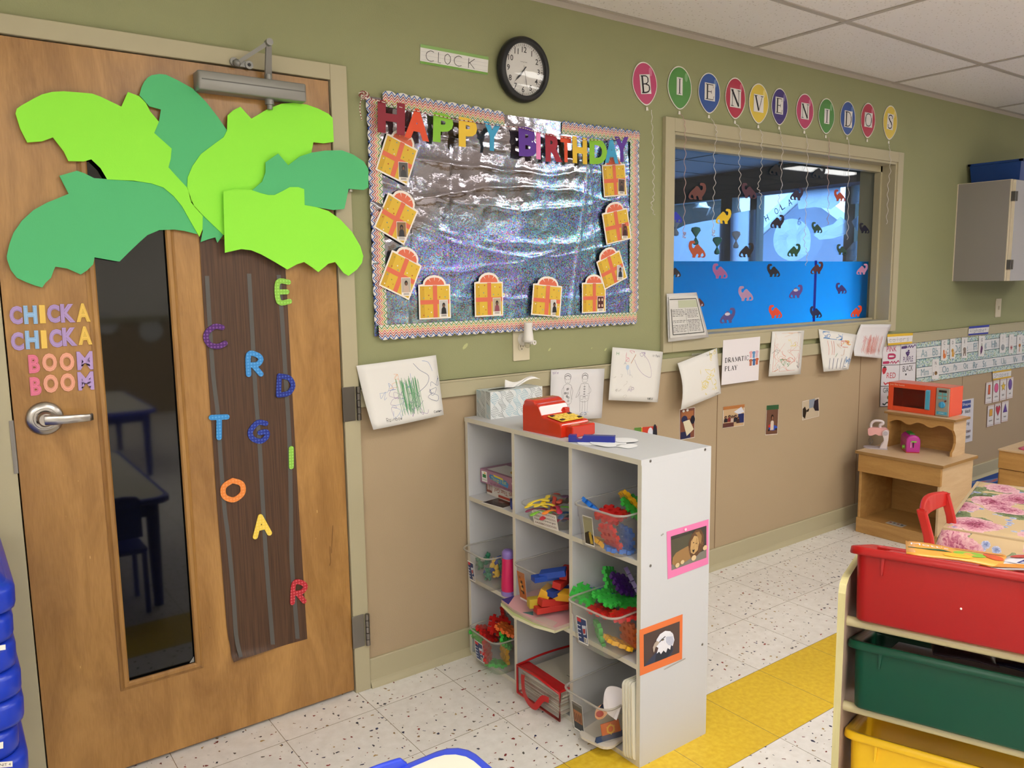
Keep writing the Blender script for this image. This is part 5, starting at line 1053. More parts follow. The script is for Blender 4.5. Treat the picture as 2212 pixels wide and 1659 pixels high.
for u, v, s in ((1005, 748, 7), (1187, 755, 4), (1308, 755, 4), (1278, 752, 2)): 
    q = W(u, v, -.0005); b.prism([q + V((.0022 * s * cos(t) * .6 + .0012 * s * sin(t), 0, .0016 * s * sin(t))) for t in [2 * pi * i / 7 for i in range(7)]], (0, -.0003, 0), mat('#B9BC84', .8))
b.build('paint_chips', kind='structure', org=(0, 0, 0))

# ================================================================ white cube shelf
SX0, SX1, SY1, SY0, SH = 1.667, 1.955, -.0115, -.906, .912
sh = empty('cube_shelf', ((SX0 + SX1) / 2, (SY0 + SY1) / 2, 0), 'white nine-cube shelf standing out from the wall', 'shelf unit')
def panel(name, x0, y0, z0, x1, y1, z1, edge=True):
    b = MB(); b.box(x0, y0, z0, x1, y1, z1, WHITE); 
    if edge: b.box(x0 - .0006, y0, z0, x0, y1, z1, WEDGE)
    return b.build(name, sh, bevel=.0006, seg=1)
T_ = .0155
panel('side_panel', SX0, SY1 - T_, 0, SX1, SY1, SH - T_); sp_ = panel('side_panel', SX0, SY0, 0, SX1, SY0 + T_, SH - T_)
panel('top_panel', SX0 - .002, SY0, SH - T_, SX1, SY1, SH); panel('bottom_panel', SX0, SY0 + T_, .0, SX1, SY1 - T_, .016)
for z in (.303, .612): panel('shelf_board', SX0 + .001, SY0 + T_, z - T_ / 2, SX1, SY1 - T_, z + T_ / 2)
for y in (-.305, -.602):
    for z0, z1 in ((.016, .303 - T_ / 2), (.303 + T_ / 2, .612 - T_ / 2), (.612 + T_ / 2, SH - T_)): panel('divider', SX0 + .001, y - T_ / 2, z0, SX1, y + T_ / 2, z1)
b = MB(); b.box(SX1, SY0 + .002, .002, SX1 + .003, SY1 - .002, SH - .002, WHITE); b.build('back_panel', sh)
for (u, v) in ((1405, 996), (1523, 971), (1405, 1222), (1517, 1392), (1402, 1650), (1514, 1592)):
    q = W(u, v, SY0); b = MB(); M = Matrix.Translation((q.x, SY0, q.z)) @ Matrix.Rotation(pi / 2, 4, 'X'); b.lathe([(.0045, 0), (.0042, .0007), (.0022, .0009)], STEEL, M, 12); b.lathe([(.0018, .0008), (.0016, .0011)], BLACK, M, 6); b.build('screw', sh)
# pictures taped on the end panel
def onside(cs_, off=.0006): return [W(u, v, SY0 - off) for u, v in cs_]
k1 = zf(1380, 1100, .22901)
p = Pic(*onside([k1(262, 212), k1(657, 95), k1(655, 515), k1(272, 660)]), mat('#E67BAE', .7), .0005)
inn = lambda a, b_: (a, b_)
p.rect(.09, .125, .945, .84, mat('#2E2A20', .3)); p.poly([(.09, .72), (.945, .66), (.945, .84), (.09, .84)], mat('#7A746A', .4)); p.poly([(.09, .2), (.6, .18), (.5, .5), (.09, .6)], mat('#4A4632', .4))
LN, LN2, LN3 = mat('#9A7444', .5), mat('#C49E66', .5), mat('#5E3E22', .5)
p.poly([(.1, .7), (.12, .58), (.2, .5), (.32, .47), (.48, .44), (.6, .5), (.62, .7), (.45, .76), (.2, .8)], LN); p.poly([(.5, .55), (.5, .38), (.58, .22), (.68, .14), (.8, .16), (.87, .3), (.88, .5), (.82, .64), (.7, .72), (.56, .72)], LN3)
p.poly([(.54, .5), (.56, .36), (.64, .26), (.72, .3), (.76, .45), (.72, .6), (.62, .66), (.55, .6)], LN2); p.poly([(.66, .2), (.76, .2), (.82, .34), (.8, .5), (.75, .4), (.7, .26)], LN)
for a, b_, r in ((.62, .74, .06), (.9, .6, .055), (.22, .77, .05), (.34, .74, .045)): p.ell(a, b_, r, r * 1.0, mat('#D8BC90', .5), 12)
for a, b_ in ((.61, .40), (.68, .44)): p.ell(a, b_, .014, .012, INK, 8)
p.poly([(.58, .55), (.64, .56), (.6, .62)], INK)
for i in range(26):
    a = random.uniform(.5, .86); b_ = random.uniform(.2, .6); p.line([(a, b_), (a + random.uniform(-.03, .03), b_ + .07)], .0008, random.choice((LN, LN3, LN2)), lay=False)
p.ell(.42, .06, .03, .03, mat('#F2D8E0', .5), 8)
p.build('animal_picture', label='lion picture on a pink paper mount taped to the shelf end', cat='picture')
p = Pic(*onside([k1(5, 1140), k1(412, 990), k1(407, 1412), k1(10, 1572)]), mat('#E5763A', .7), .0005)
p.rect(.09, .13, .93, .83, mat('#46302A', .35)); EB, EB2, EW, EW2 = mat('#2B3550', .5), mat('#1A2030', .5), mat('#E8E8F0', .5), mat('#BFC3D6', .5)
p.poly([(.09, .83), (.12, .79), (.3, .66), (.4, .6), (.76, .6), (.78, .72), (.7, .83)], EB); p.poly([(.42, .62), (.74, .62), (.76, .72), (.62, .83), (.34, .83), (.36, .7)], EB2)
p.poly([(.36, .44), (.38, .34), (.46, .25), (.58, .22), (.7, .27), (.77, .36), (.8, .5), (.76, .62), (.72, .58), (.7, .68), (.64, .62), (.6, .71), (.54, .64), (.48, .7), (.44, .63), (.38, .65), (.42, .54), (.38, .5)], EW)
p.poly([(.6, .36), (.76, .4), (.79, .52), (.74, .6), (.66, .56), (.6, .48)], EW2)
for i in range(30): a = random.uniform(.44, .76); b_ = random.uniform(.3, .6); p.line([(a, b_), (a + .015, b_ + .05)], .0006, EW2 if i % 2 else EW, lay=False)
p.poly([(.30, .56), (.29, .48), (.33, .40), (.38, .37), (.45, .42), (.40, .47), (.35, .5), (.33, .57), (.31, .6)], mat('#B9A99A', .4)); p.line([(.44, .42), (.5, .38), (.58, .34)], .003, EB2, 3); p.ell(.52, .395, .03, .018, EB2, 10); p.ell(.515, .395, .010, .010, mat('#C8B060', .4), 8)
p.build('animal_picture', label='bald eagle picture on an orange paper mount taped to the shelf end', cat='picture')
b = MB(); q = onside([k1(232, 1508), k1(440, 1402), k1(438, 1414), k1(240, 1516)], .0012); b.prism(q, (0, -.0003, 0), TP); q = onside([k1(205, 245), k1(230, 225), k1(236, 235), k1(212, 255)], .0012); b.prism(q, (0, -.0003, 0), TP)
b.build('tape', label='torn strip of clear tape below the eagle picture', cat='tape')

# ---------------------------------------------------------------- waffle blocks
GRIDW = [".X.X.X.", "XXXXXXX", ".X.X.X.", "XXXXXXX", ".X.X.X.", "XXXXXXX", ".X.X.X."]
WC = {'green': '#3FC24A', 'red': '#C81E1C', 'blue': '#1E6FD0', 'yellow': '#EDB414', 'purple': '#4A1E78', 'orange': '#E8702A'}
_wf = {}
def waffle(color):
    if color in _wf: return _wf[color]
    b = MB(); c = .0122; th = .0065; n = 7; m = mat(WC[color], .32)
    V_ = lambda i, j, z: ((j - n / 2) * c, (n / 2 - i) * c, z)
    full = lambda i, j: 0 <= i < n and 0 <= j < n and GRIDW[i][j] == 'X'
    for i in range(n):
        for j in range(n):
            if not full(i, j): continue
            b.add([V_(i, j, th), V_(i, j + 1, th), V_(i + 1, j + 1, th), V_(i + 1, j, th)], [(0, 3, 2, 1)], m); b.add([V_(i, j, -th), V_(i, j + 1, -th), V_(i + 1, j + 1, -th), V_(i + 1, j, -th)], [(0, 1, 2, 3)], m)
            for di, dj, a, e in ((-1, 0, (i, j), (i, j + 1)), (1, 0, (i + 1, j + 1), (i + 1, j)), (0, -1, (i + 1, j), (i, j)), (0, 1, (i, j + 1), (i + 1, j + 1))):
                if not full(i + di, j + dj): b.add([V_(*a, -th), V_(*e, -th), V_(*e, th), V_(*a, th)], [(0, 1, 2, 3)], m)
    me = b; o = b.build('waffle_block', org=(0, 0, 0)); COL.objects.unlink(o); _wf[color] = o; return o
def put_waffles(lst, where, group):
    for it in lst:
        (u, v, z), color, (rx, ry, rz), lb = it[:4]; s = it[4] if len(it) > 4 else .95
        p = PX(u, v, z); p.y = max(p.y, -.842 if p.y < -.6 else -.252)
        o = waffle(color).copy(); COL.objects.link(o)
        o.matrix_basis = Matrix.LocRotScale(p, Matrix.Rotation(radians(rz), 3, 'Z').to_quaternion() @ Matrix.Rotation(radians(ry), 3, 'Y').to_quaternion() @ Matrix.Rotation(radians(rx), 3, 'X').to_quaternion(), V((s, s, s)))
        tag(o, '%s plastic waffle block %s' % (color, lb), 'waffle block', group)
# tubs -----------------------------------------------------------------
def tub(x0, yc_, z, L, w, h, label, rot=0, lab=None, rimy=.011, cat='storage tub', fill=None):
    t = empty('storage_tub', (x0 + L / 2, yc_, z), label, cat); M = Matrix.Translation((x0 + L / 2, yc_, z)) @ Matrix.Rotation(radians(rot), 4, 'Z')
    b = MB(); rs = []; wl = .0012
    prof = [(.80, .001), (.83, .004), (.86, h * .25), (.91, h * .68), (.935, h * .70), (.95, h * .95), (.96, h)]
    for k_, zz in [(.5, .001)] + prof: rs.append([(a, c_, zz) for a, c_ in rrect(L / 2 * (1 - (1 - k_) * .62), w / 2 * k_ * 1.0, .035 * k_, 5)])
    b.rings(rs, TUBM, M, cap1=False); b.build('tub_body', t)
    r = MB(); rs = []
    for k_, zz in ((.958, h - .002), (.985, h - .001), (1.01, h - .003), (1.01, h + .001), (.985, h + .003), (.958, h + .001)): rs.append([(a, c_, zz) for a, c_ in rrect(L / 2 * (1 - (1 - k_) * .62), w / 2 * k_, .036, 6)])
    rs.append(rs[0]); r.rings(rs, TUBR, M, cap0=False, cap1=False); r.build('rim', t)
    if lab:
        kind, s0, s1, t0, t1 = lab
        # label on the front wall: y from s0..s1 (fractions of half width), height t0..t1
        def fp(s, tt):
            k_ = .83 + .11 * tt; return M @ V((-L / 2 * (1 - (1 - k_) * .62) - .0012, -s * w / 2 * k_, tt * h))
        p = Pic(fp(s0, t1), fp(s1, t1), fp(s1, t0), fp(s0, t0), mat('#E8E6E4', .4), .0004)
        if kind == 'maker':
            p.rect(.05, .05, .95, .95, mat('#20386E', .4)); p.rect(.08, .06, .45, .2, mat('#C83038', .4)); p.poly([(.5, .3), (.92, .25), (.85, .6), (.58, .65)], mat('#C6CCD8', .4)); p.poly([(.56, .42), (.84, .38), (.8, .56), (.6, .6)], mat('#A82A2E', .4)); p.rect(.62, .72, .92, .92, mat('#ECEAE6', .4))
            for i in range(7): p.rect(.65 + i * .035, .74, .665 + i * .035, .9, INK)
            for i in range(4): p.rect(.08, .3 + i * .15, .42, .34 + i * .15, mat('#C8D2E6', .4))
        elif kind == 'waffle': p.rect(.04, .03, .96, .95, mat('#8E8A6C', .4)); p.poly([(.1, .6), (.5, .5), (.96, .62), (.96, .95), (.04, .95)], mat('#2A241C', .4)); p.poly([(.5, .55), (.75, .5), (.9, .9), (.6, .92)], mat('#B89A34', .4))
        elif kind == 'blocks':
            p.rect(0, 0, 1, .93, mat('#B86A30', .4))
            for a, b_, c_ in ((.3, .2, '#8A4A20'), (.5, .35, '#3A2A20'), (.35, .45, '#D8A050'), (.6, .5, '#2E2218'), (.4, .65, '#6A3A1C'), (.65, .7, '#1E1814'), (.5, .58, '#E0B060')): p.rect(a - .12, b_ - .05, a + .12, b_ + .05, mat(c_, .4))
        elif kind == 'ships': p.rect(.03, .02, .97, .95, mat('#4E4A3A', .4)); p.rect(.1, .28, .9, .7, mat('#A86A3C', .4)); p.rect(.05, .7, .95, .93, mat('#2A2E34', .4)); [p.poly([(a, .4), (a + .1, .35), (a + .14, .6), (a + .02, .68)], mat('#6E4426', .4)) for a in (.15, .35, .55, .72)]
        p.mb.build('label', t)
    return t
tub(1.612, -.765, .622, .335, .205, .128, 'clear tub of blue, red and yellow waffle blocks, top right cube', 3, ('waffle', -.62, -.18, .08, .78))
tub(1.614, -.130, .313, .330, .180, .125, 'clear tub of coloured counting bears, middle left cube', -2, ('maker', -.62, -.12, .1, .68))
tub(1.630, -.430, .337, .320, .190, .125, 'clear tub of red, yellow and blue wooden blocks, centre cube', 0, ('blocks', -.8, -.32, .04, .84))
tub(1.600, -.750, .313, .335, .205, .135, 'clear tub heaped with green, purple and red waffle blocks, middle right cube', 2, ('maker', -.62, -.14, .1, .72))
tub(1.612, -.172, .018, .330, .195, .128, 'clear tub of waffle blocks on the bottom left cube floor', -2, ('maker', -.62, .02, .14, .72))
tub(1.610, -.715, .018, .335, .200, .132, 'clear tub of puzzle pieces, bottom right cube', 2, ('ships', -.62, -.1, .06, .78))
put_waffles([((1285, 1098, 1.69), 'blue', (28, 30, 20), 'standing at the left in the top right tub'), ((1320, 1112, 1.69), 'red', (10, -12, 10), 'on top at the front of the top right tub'), ((1352, 1106, 1.78), 'red', (-10, 8, 40), 'on top at the back right of the top right tub'), ((1362, 1083, 1.78), 'yellow', (50, 20, 60), 'leaning at the back of the top right tub'),
    ((1372, 1095, 1.78), 'green', (40, 0, 10), 'behind the red ones in the top right tub'), ((1318, 1160, 1.655), 'red', (70, 10, 80), 'seen through the front of the top right tub'), ((1352, 1165, 1.72), 'blue', (86, 0, 78), 'upright against the side of the top right tub'), ((1310, 1180, 1.68), 'yellow', (30, 20, 30), 'at the bottom of the top right tub'), ((1335, 1185, 1.68), 'blue', (10, 5, 60), 'flat at the bottom of the top right tub')], None, 'waffle blocks in the top right tub')
put_waffles([((1262, 1283, 1.69), 'green', (24, -20, 30), 'at the left on the middle right heap'), ((1312, 1292, 1.71), 'green', (18, 8, 10), 'in the middle of the middle right heap'), ((1300, 1275, 1.78), 'blue', (10, 10, 50), 'peeping out behind the green ones in the middle right tub'), ((1345, 1262, 1.78), 'purple', (35, 22, 0), 'leaning at the back of the middle right heap'), ((1366, 1255, 1.78), 'purple', (60, 30, 40), 'rightmost at the back of the middle right heap'),
    ((1318, 1252, 1.78), 'green', (70, 20, 20), 'upright behind the purple one in the middle right tub'), ((1302, 1320, 1.69), 'red', (8, 6, 25), 'at the front of the middle right heap'), ((1350, 1328, 1.69), 'red', (-8, 4, 60), 'at the right front of the middle right heap'), ((1360, 1302, 1.78), 'green', (14, 4, -20), 'behind the front red ones in the middle right heap'),
    ((1295, 1370, 1.69), 'green', (80, 10, 60), 'seen through the left front of the middle right tub'), ((1358, 1368, 1.72), 'orange', (84, 0, 80), 'upright against the side of the middle right tub'), ((1335, 1388, 1.68), 'yellow', (24, 10, 60), 'at the bottom of the middle right tub')], None, 'waffle blocks in the middle right tub')
put_waffles([((1052, 1368, 1.69), 'red', (30, 20, 20), 'at the front of the bottom left heap'), ((1078, 1352, 1.71), 'red', (20, -30, 45), 'in the middle of the bottom left heap'), ((1092, 1338, 1.78), 'red', (70, -10, 60), 'leaning at the back of the bottom left heap'), ((1096, 1360, 1.71), 'orange', (20, 10, 30), 'tucked under the red ones in the bottom left tub'), ((1092, 1376, 1.71), 'green', (60, 40, 20), 'on edge at the right of the bottom left heap'), ((1040, 1372, 1.69), 'green', (20, 10, 0), 'at the left of the bottom left heap'),
    ((1052, 1405, 1.655), 'red', (80, 10, 40), 'seen through the front of the bottom left tub'), ((1090, 1410, 1.72), 'yellow', (88, 0, 72), 'upright against the side of the bottom left tub'), ((1070, 1432, 1.68), 'green', (10, 10, 60), 'at the bottom of the bottom left tub')], None, 'waffle blocks in the bottom left tub')
# counting bears
def bear(M, c, label):
    m = mat(c, .35); b = MB(); b.ball((0, 0, .011), (.0085, .0075, .0105), m, M, 10, 7); b.ball((0, 0, .0255), (.0068, .0064, .0064), m, M, 10, 7); b.ball((0, -.006, .0245), (.003, .003, .0026), m, M, 8, 5)
    for s in (-1, 1): b.ball((s * .0052, 0, .031), .0024, m, M, 8, 5); b.ball((s * .0085, -.004, .0155), (.003, .0045, .003), m, M, 8, 5); b.ball((s * .0055, -.007, .0035), (.0037, .006, .0035), m, M, 8, 5)
    b.build('counting_bear', label=label, cat='counting bear', group='counting bears in the middle left tub', org=M.translation)
bc = {'r': ('#C02A22', 'red'), 'y': ('#E8C028', 'yellow'), 'g': ('#1E7A58', 'green'), 'b': ('#20489E', 'blue')}
bi = 0
for (u, v, z, c) in ((1052, 1235, .345, 'y'), (1080, 1231, .35, 'r'), (1098, 1240, .345, 'b'), (1066, 1250, .328, 'y'), (1072, 1238, .34, 'g'), (1032, 1230, .345, 'g'), (1042, 1222, .35, 'g'), (1090, 1228, .355, 'r'), (1060, 1226, .355, 'b'), (1085, 1250, .325, 'b'), (1040, 1246, .325, 'b'), (1100, 1232, .35, 'y'), (1058, 1240, .325, 'r'), (1046, 1252, .32, 'g'), (1078, 1245, .32, 'y')):
    p = F(u, v, z); bi += 1
    bear(Matrix.Translation((max(p.x, 1.665) + .02, p.y, p.z)) @ Matrix.Rotation(random.uniform(0, 6), 4, 'Z') @ Matrix.Rotation(random.uniform(-1.2, 1.2), 4, 'X') @ Matrix.Scale(1.42, 4), bc[c][0], '%s plastic counting bear in the middle left tub' % bc[c][1])
# wooden blocks in the centre tub
def block(M, L, w, h, c, label, group='wooden blocks in the centre tub'):
    b = MB(); b.box(-L / 2, -w / 2, -h / 2, L / 2, w / 2, h / 2, mat(c, .5), M); b.build('wooden_block', label=label, cat='wooden block', group=group, bevel=.0015, org=M.translation)
RB_ = lambda u, v, z, rz, rx=0, ry=0: Matrix.Translation(F(u, v, z)) @ Matrix.Rotation(radians(rz), 4, 'Z') @ Matrix.Rotation(radians(ry), 4, 'Y') @ Matrix.Rotation(radians(rx), 4, 'X')
for a in ((RB_(1182, 1246, .463, -15), .10, .034, .017, '#17409C', 'dark blue wooden block at the front of the centre tub pile'), (RB_(1195, 1238, .475, -48, 0, -12), .085, .045, .020, '#17409C', 'dark blue wooden block tilted at the back of the centre tub pile'), (RB_(1222, 1236, .47, 30), .06, .03, .03, '#B8281E', 'red wooden block at the back right of the centre tub'),
          (RB_(1195, 1298, .375, -10, 0, 8), .10, .034, .024, '#C03028', 'red wooden block seen low through the centre tub wall'), (RB_(1190, 1312, .355, -16), .11, .036, .020, '#C03028', 'lowest red wooden block in the centre tub'), (RB_(1218, 1285, .40, -50, 20), .07, .03, .03, '#DCA628', 'yellow wooden block at the right in the centre tub'), (RB_(1182, 1280, .40, 30, 20), .06, .035, .035, '#DCA628', 'yellow wooden block at the left in the centre tub'), (RB_(1205, 1276, .41, 10), .08, .03, .02, '#1C3C8C', 'blue wooden block buried in the centre tub'), (RB_(1212, 1258, .44, 25, 10), .07, .03, .022, '#B8281E', 'red wooden block just below the tub rim'), (RB_(1160, 1300, .37, -20), .06, .03, .03, '#B8A02C', 'olive yellow block at the tub label')):
    block(*a)
# magazines under the centre tub
for i, (c, lb, dz, pts) in enumerate((('#B8C488', 'thick yellow-green folder under the centre tub', 0, [(1.60, -.315), (1.94, -.325), (1.94, -.585), (1.61, -.590), (1.585, -.52), (1.575, -.42)]), ('#D9A6AC', 'pink magazine directly under the centre tub', .010, [(1.605, -.312), (1.94, -.325), (1.94, -.590), (1.61, -.594), (1.592, -.50), (1.590, -.40)]))):
    mb = MB(); mb.prism([(x, y, .3115 + dz) for x, y in pts], (0, 0, .0095), mat(c, .45), side=mat('#DAD6B4' if i == 0 else '#C8B0A8', .6))
    if i: mb.prism([(1.605, -.312, .3311), (1.66, -.313, .3311), (1.60, -.36, .3311)], (0, 0, .0006), mat('#203C88', .4)); mb.prism([(1.60, -.50, .3311), (1.605, -.585, .3311), (1.64, -.57, .3311), (1.63, -.50, .3311)], (0, 0, .0005), mat('#CBB8B0', .4)); mb.prism([(1.598, -.44, .3311), (1.612, -.48, .3311), (1.63, -.455, .3311)], (0, 0, .0006), mat('#3E7A7C', .4))
    mb.build('magazine', label=lb, cat='magazine')
# pink bottle
bt = empty('drink_bottle', (1.72, -.262, .311), 'pink bottle with lilac cap and base beside the counting bears', 'bottle'); M = Matrix.Translation((1.678, -.252, .311))
LIL = mat('#8A74C0', .4); PK = mat('#D2205E', .4)
b = MB(); b.lathe([(.024, .016), (.025, .03), (.021, .13), (.019, .135)], PK, M, 20); b.build('bottle_body', bt)
b = MB(); b.lathe([(.024, 0), (.026, .004), (.0255, .017)], LIL, M, 20); b.build('base', bt); b = MB(); b.lathe([(.019, .134), (.021, .138), (.021, .155), (.015, .163), (.010, .164)], LIL, M, 20); b.build('cap', bt)
# puzzle boxes, photo card
pb = empty('puzzle_box', (1.80, -.15, .665), 'purple puzzle box on top of the white one, top left cube', 'puzzle box')
b = MB(); b.box(1.716, -.296, .668, 1.935, -.034, .718, mat('#A0748C', .5)); b.build('box_body', pb, bevel=.001)
p = Pic((1.7157, -.034, .718), (1.7157, -.296, .718), (1.7157, -.296, .668), (1.7157, -.034, .668), mat('#A0748C', .5), .0002)
p.poly([(.03, .15), (.16, .12), (.17, .9), (.04, .92)], mat('#ECEAE4', .5)); p.poly([(.055, .35), (.14, .35), (.14, .6), (.055, .6)], mat('#2E7A3C', .5)); p.ell(.11, .26, .02, .06, mat('#E0B03C', .5)); p.text('THE LEARNING', .1, .75, INK, h=.06)
p.poly([(.24, .2), (.62, .3), (.68, .5), (.66, .8), (.26, .55), (.22, .38)], mat('#3E86C0', .5)); p.poly([(.32, .14), (.55, .22), (.55, .34), (.34, .28)], mat('#DCC83C', .5)); p.text('Things I Eat', .45, .5, mat('#C8D050', .5), w=.36); p.text('An odd couples match game', .5, .86, mat('#5E3E52', .5), w=.5)
p.poly([(.75, .3), (.86, .28), (.9, .7), (.78, .65)], mat('#E8E4D8', .5)); p.mb.build('side_print', pb)
p = Pic((1.935, -.034, .7185), (1.935, -.296, .7185), (1.716, -.296, .7185), (1.716, -.034, .7185), mat('#A0748C', .5), .0002); p.rect(.05, .1, .5, .4, mat('#4C84B8', .5)); p.rect(.1, .55, .95, .95, mat('#DEDAD6', .5)); p.text('Things I Eat', .3, .25, mat('#D0CC50', .5), w=.35); p.ell(.6, .7, .16, .15, mat('#C89A28', .5)); p.mb.build('lid_print', pb)
pb = empty('puzzle_box', (1.80, -.16, .62), 'white and brown puzzle box underneath the purple one', 'puzzle box')
b = MB(); b.box(1.735, -.296, .6205, 1.93, -.045, .6675, mat('#DAD4CC', .5)); b.build('box_body', pb, bevel=.001)
p = Pic((1.7347, -.045, .6675), (1.7347, -.296, .6675), (1.7347, -.296, .6205), (1.7347, -.045, .6205), mat('#DAD4CC', .5), .0002); p.rect(.0, .0, .14, .8, mat('#8A4A34', .5)); p.rect(.3, .72, .7, .92, mat('#B84A3C', .5)); p.text('Things That Go!', .5, .38, mat('#A04430', .5), w=.6, rot=180)
for i in range(4): p.rect(.03 + i * .03, .1, .045 + i * .03, .6, mat('#E4DED6', .5))
p.mb.build('side_print', pb)
cd_ = empty('photo_card', (1.70, -.17, .62), 'dark glossy photo card lying at the shelf edge', 'photo card'); mb = MB(); M = Matrix.Translation((1.705, -.175, .6201)) @ Matrix.Rotation(radians(8), 4, 'Z')
mb.box(-.045, -.055, 0, .045, .055, .0006, mat('#E2DED8', .3), M); mb.box(-.038, -.052, .0006, .045, .052, .0009, mat('#1E1A20', .25), M); mb.box(-.01, -.02, .0009, .03, .03, .0011, mat('#4A3430', .25), M); mb.box(.0, -.01, .0011, .012, .012, .0013, mat('#7A6A70', .25), M); mb.build('card', cd_)
mb = MB(); 
mb.prism([(1.71 + .02 * (1 + .45 * (i % 2)) * cos(pi * i / 5) * .8, -.262 + .02 * (1 + .45 * (i % 2)) * sin(pi * i / 5), .6202) for i in range(10)], (0, 0, .03), mat('#1A2C7E', .3)); mb.build('star_block', label='dark blue plastic star beside the puzzle boxes', cat='toy')
# tray of foam craft shapes
tr = empty('clear_tray', (1.76, -.47, .62), 'clear round-cornered tray of coloured scoops with a lettered card, top middle cube', 'tray'); M = Matrix.Translation((1.755, -.475, .6202)) @ Matrix.Rotation(radians(4), 4, 'Z')
b = MB(); rs = []
for k_, z in ((.5, .001), (.78, .001), (.82, .006), (.95, .05), (1, .062), (1.03, .062), (1.03, .064), (.99, .064)): rs.append([(a, c_, z) for a, c_ in rrect(.125 * k_, .105 * k_, .05 * k_, 6)])
b.rings(rs, TUBM, M, cap1=False); b.build('tray_body', tr)
fr_ = lambda a, z: M @ V((-.118 - (.0 if z > .02 else -.012) - .006, -a, z))
p = Pic(fr_(-.03, .058), fr_(.085, .060), fr_(.085, .006), fr_(-.03, .004), mat('#E4E0DA', .6), .0004)
for i, s in enumerate(('TRALKRNLNLAOQQ', 'OOOOOFEEEEHNDOOO', 'IIIJJJKKMMNNPP', 'AAABBCCDDDEE')): p.text(s, .5, .15 + i * .22, mat('#6A3A38' if i % 2 else '#3A3A44', .6), w=.88, h=.12)
p.mb.build('letter_card', tr)
i_ = 0
for (u, v, z, rz, ry, c, nm) in ((1162, 1084, .70, -20, -8, '#E8CC3C', 'yellow'), (1180, 1080, .70, 25, -12, '#E8CC3C', 'yellow'), (1158, 1093, .69, -30, 0, '#E4C638', 'yellow'), (1178, 1092, .692, -24, 4, '#E8CC3C', 'yellow'), (1198, 1082, .70, 40, -30, '#A83A2C', 'brick red'), (1190, 1106, .685, 10, 8, '#F08830', 'orange'), (1168, 1108, .67, -10, 0, '#7CB83C', 'green'), (1160, 1102, .675, -30, 0, '#8A3A5E', 'plum'),
                        (1205, 1100, .69, 60, 0, '#B02C4C', 'crimson'), (1222, 1098, .685, -60, 0, '#6CB040', 'green'), (1182, 1114, .66, 20, 0, '#C83A4A', 'red'), (1225, 1088, .69, -40, 0, '#B03C2C', 'rust'), (1218, 1112, .66, 30, 0, '#2464B0', 'blue'), (1212, 1124, .65, 5, 0, '#A8284A', 'crimson'), (1228, 1118, .65, 20, 0, '#1E2C5A', 'navy'), (1206, 1076, .705, -70, -20, '#5A3A5C', 'purple'), (1214, 1082, .70, 30, 10, '#C0503C', 'rust')):
    mb = MB(); Mx = RB_(u, v, z, rz, 0, ry); prof = [(-.038, .0015), (-.036, .005), (-.028, .007), (-.012, .0042), (.008, .0045), (.022, .009), (.032, .010), (.038, .006), (.040, .001)]
    mb.rings([[(x, r * 1.5 * cos(t), r * .45 * sin(t) + .006 * cos(x * 60)) for t in [2 * pi * i / 10 for i in range(10)]] for x, r in prof], mat(c, .45), Mx); i_ += 1
    mb.build('toy_spoon', label='%s plastic scoop in the clear tray' % nm, cat='toy scoop', group='coloured scoops in the clear tray', org=Mx.translation)
b = MB(); q0, q1 = F(1192, 1074, .705), F(1226, 1080, .705); b.cyl(q0, q1, .012, clear_plastic('tube_plastic', '#B8C4D0', .3), 14); b.build('clear_tube', label='clear grey tube lying across the back of the scoops', cat='tube')
# vinyl bag of books ----------------------------------------------------
RV = mat('#B8181C', .3); bg_ = empty('book_bag', (1.78, -.47, .016), 'clear vinyl bag with red piping, filled with flat books, bottom middle cube', 'bag')
bx0, bx1, by0, by1, bz0, bz1 = 1.622, 1.90, -.592, -.375, .019, .112
cr = [(bx0, by1), (bx0, by0), (bx1, by0), (bx1, by1)]
b = MB(); b.tube([(bx0, by1, bz0), (bx0, by0 - .006, bz0), (bx0 + .002, by0 - .006, bz1 - .004), (bx0 + .002, (by0 + by1) / 2, bz1 + .006), (bx0, by1, bz1 + .004), (bx0, by1, bz0)], .0045, RV, 8)
b.tube(smooth_line([(bx1, by1, bz1), (bx0 + .12, by1, bz1 + .01), (bx0, by1, bz1 + .004)], 4), .004, RV, 8); b.tube(smooth_line([(bx1, by0, bz1), (bx0 + .12, by0, bz1), (bx0, by0, bz1 - .002)], 4), .004, RV, 8); b.tube([(bx1, by1, bz1), (bx1, by0, bz1)], .004, RV, 8)
b.tube(smooth_line([(bx1, by1, bz0), (bx0, by1, bz0)], 2), .004, RV, 8)
b.build('piping', bg_)
b = MB(); b.rings([[(bx0 + .004, by1, bz1 + .004), (bx0 + .004, by0, bz1 + .002)], [(bx0 + .05, by1, bz1 + .002), (bx0 + .05, by0, bz1 - .003)]], RV, closed=False, cap0=False, cap1=False, smooth=False); b.build('top_band', bg_)
b = MB(); b.box(bx0, by0, bz0, bx0 + .0005, by1, bz1, BAGV); b.box(bx0 + .05, by0, bz1 + .001, bx1, by1, bz1 + .0016, BAGV); b.box(bx0, by0 - .0005, bz0, bx1, by0, bz1, BAGV); b.build('vinyl_panel', bg_)
hp = [F(1140, 1484, .09), F(1148, 1500, .085), F(1160, 1520, .06), F(1172, 1530, .045), F(1185, 1531, .04), F(1182, 1522, .05), F(1190, 1508, .075), F(1198, 1506, .08)]
hp = [V((bx0 - .004, -.412, .098)), V((bx0 - .010, -.418, .080)), V((bx0 - .020, -.438, .050)), V((bx0 - .024, -.470, .030)), V((bx0 - .024, -.500, .030)), V((bx0 - .020, -.515, .048)), V((bx0 - .012, -.530, .068)), V((bx0 - .005, -.550, .068))]; P = smooth_line(hp, 5); vs = []
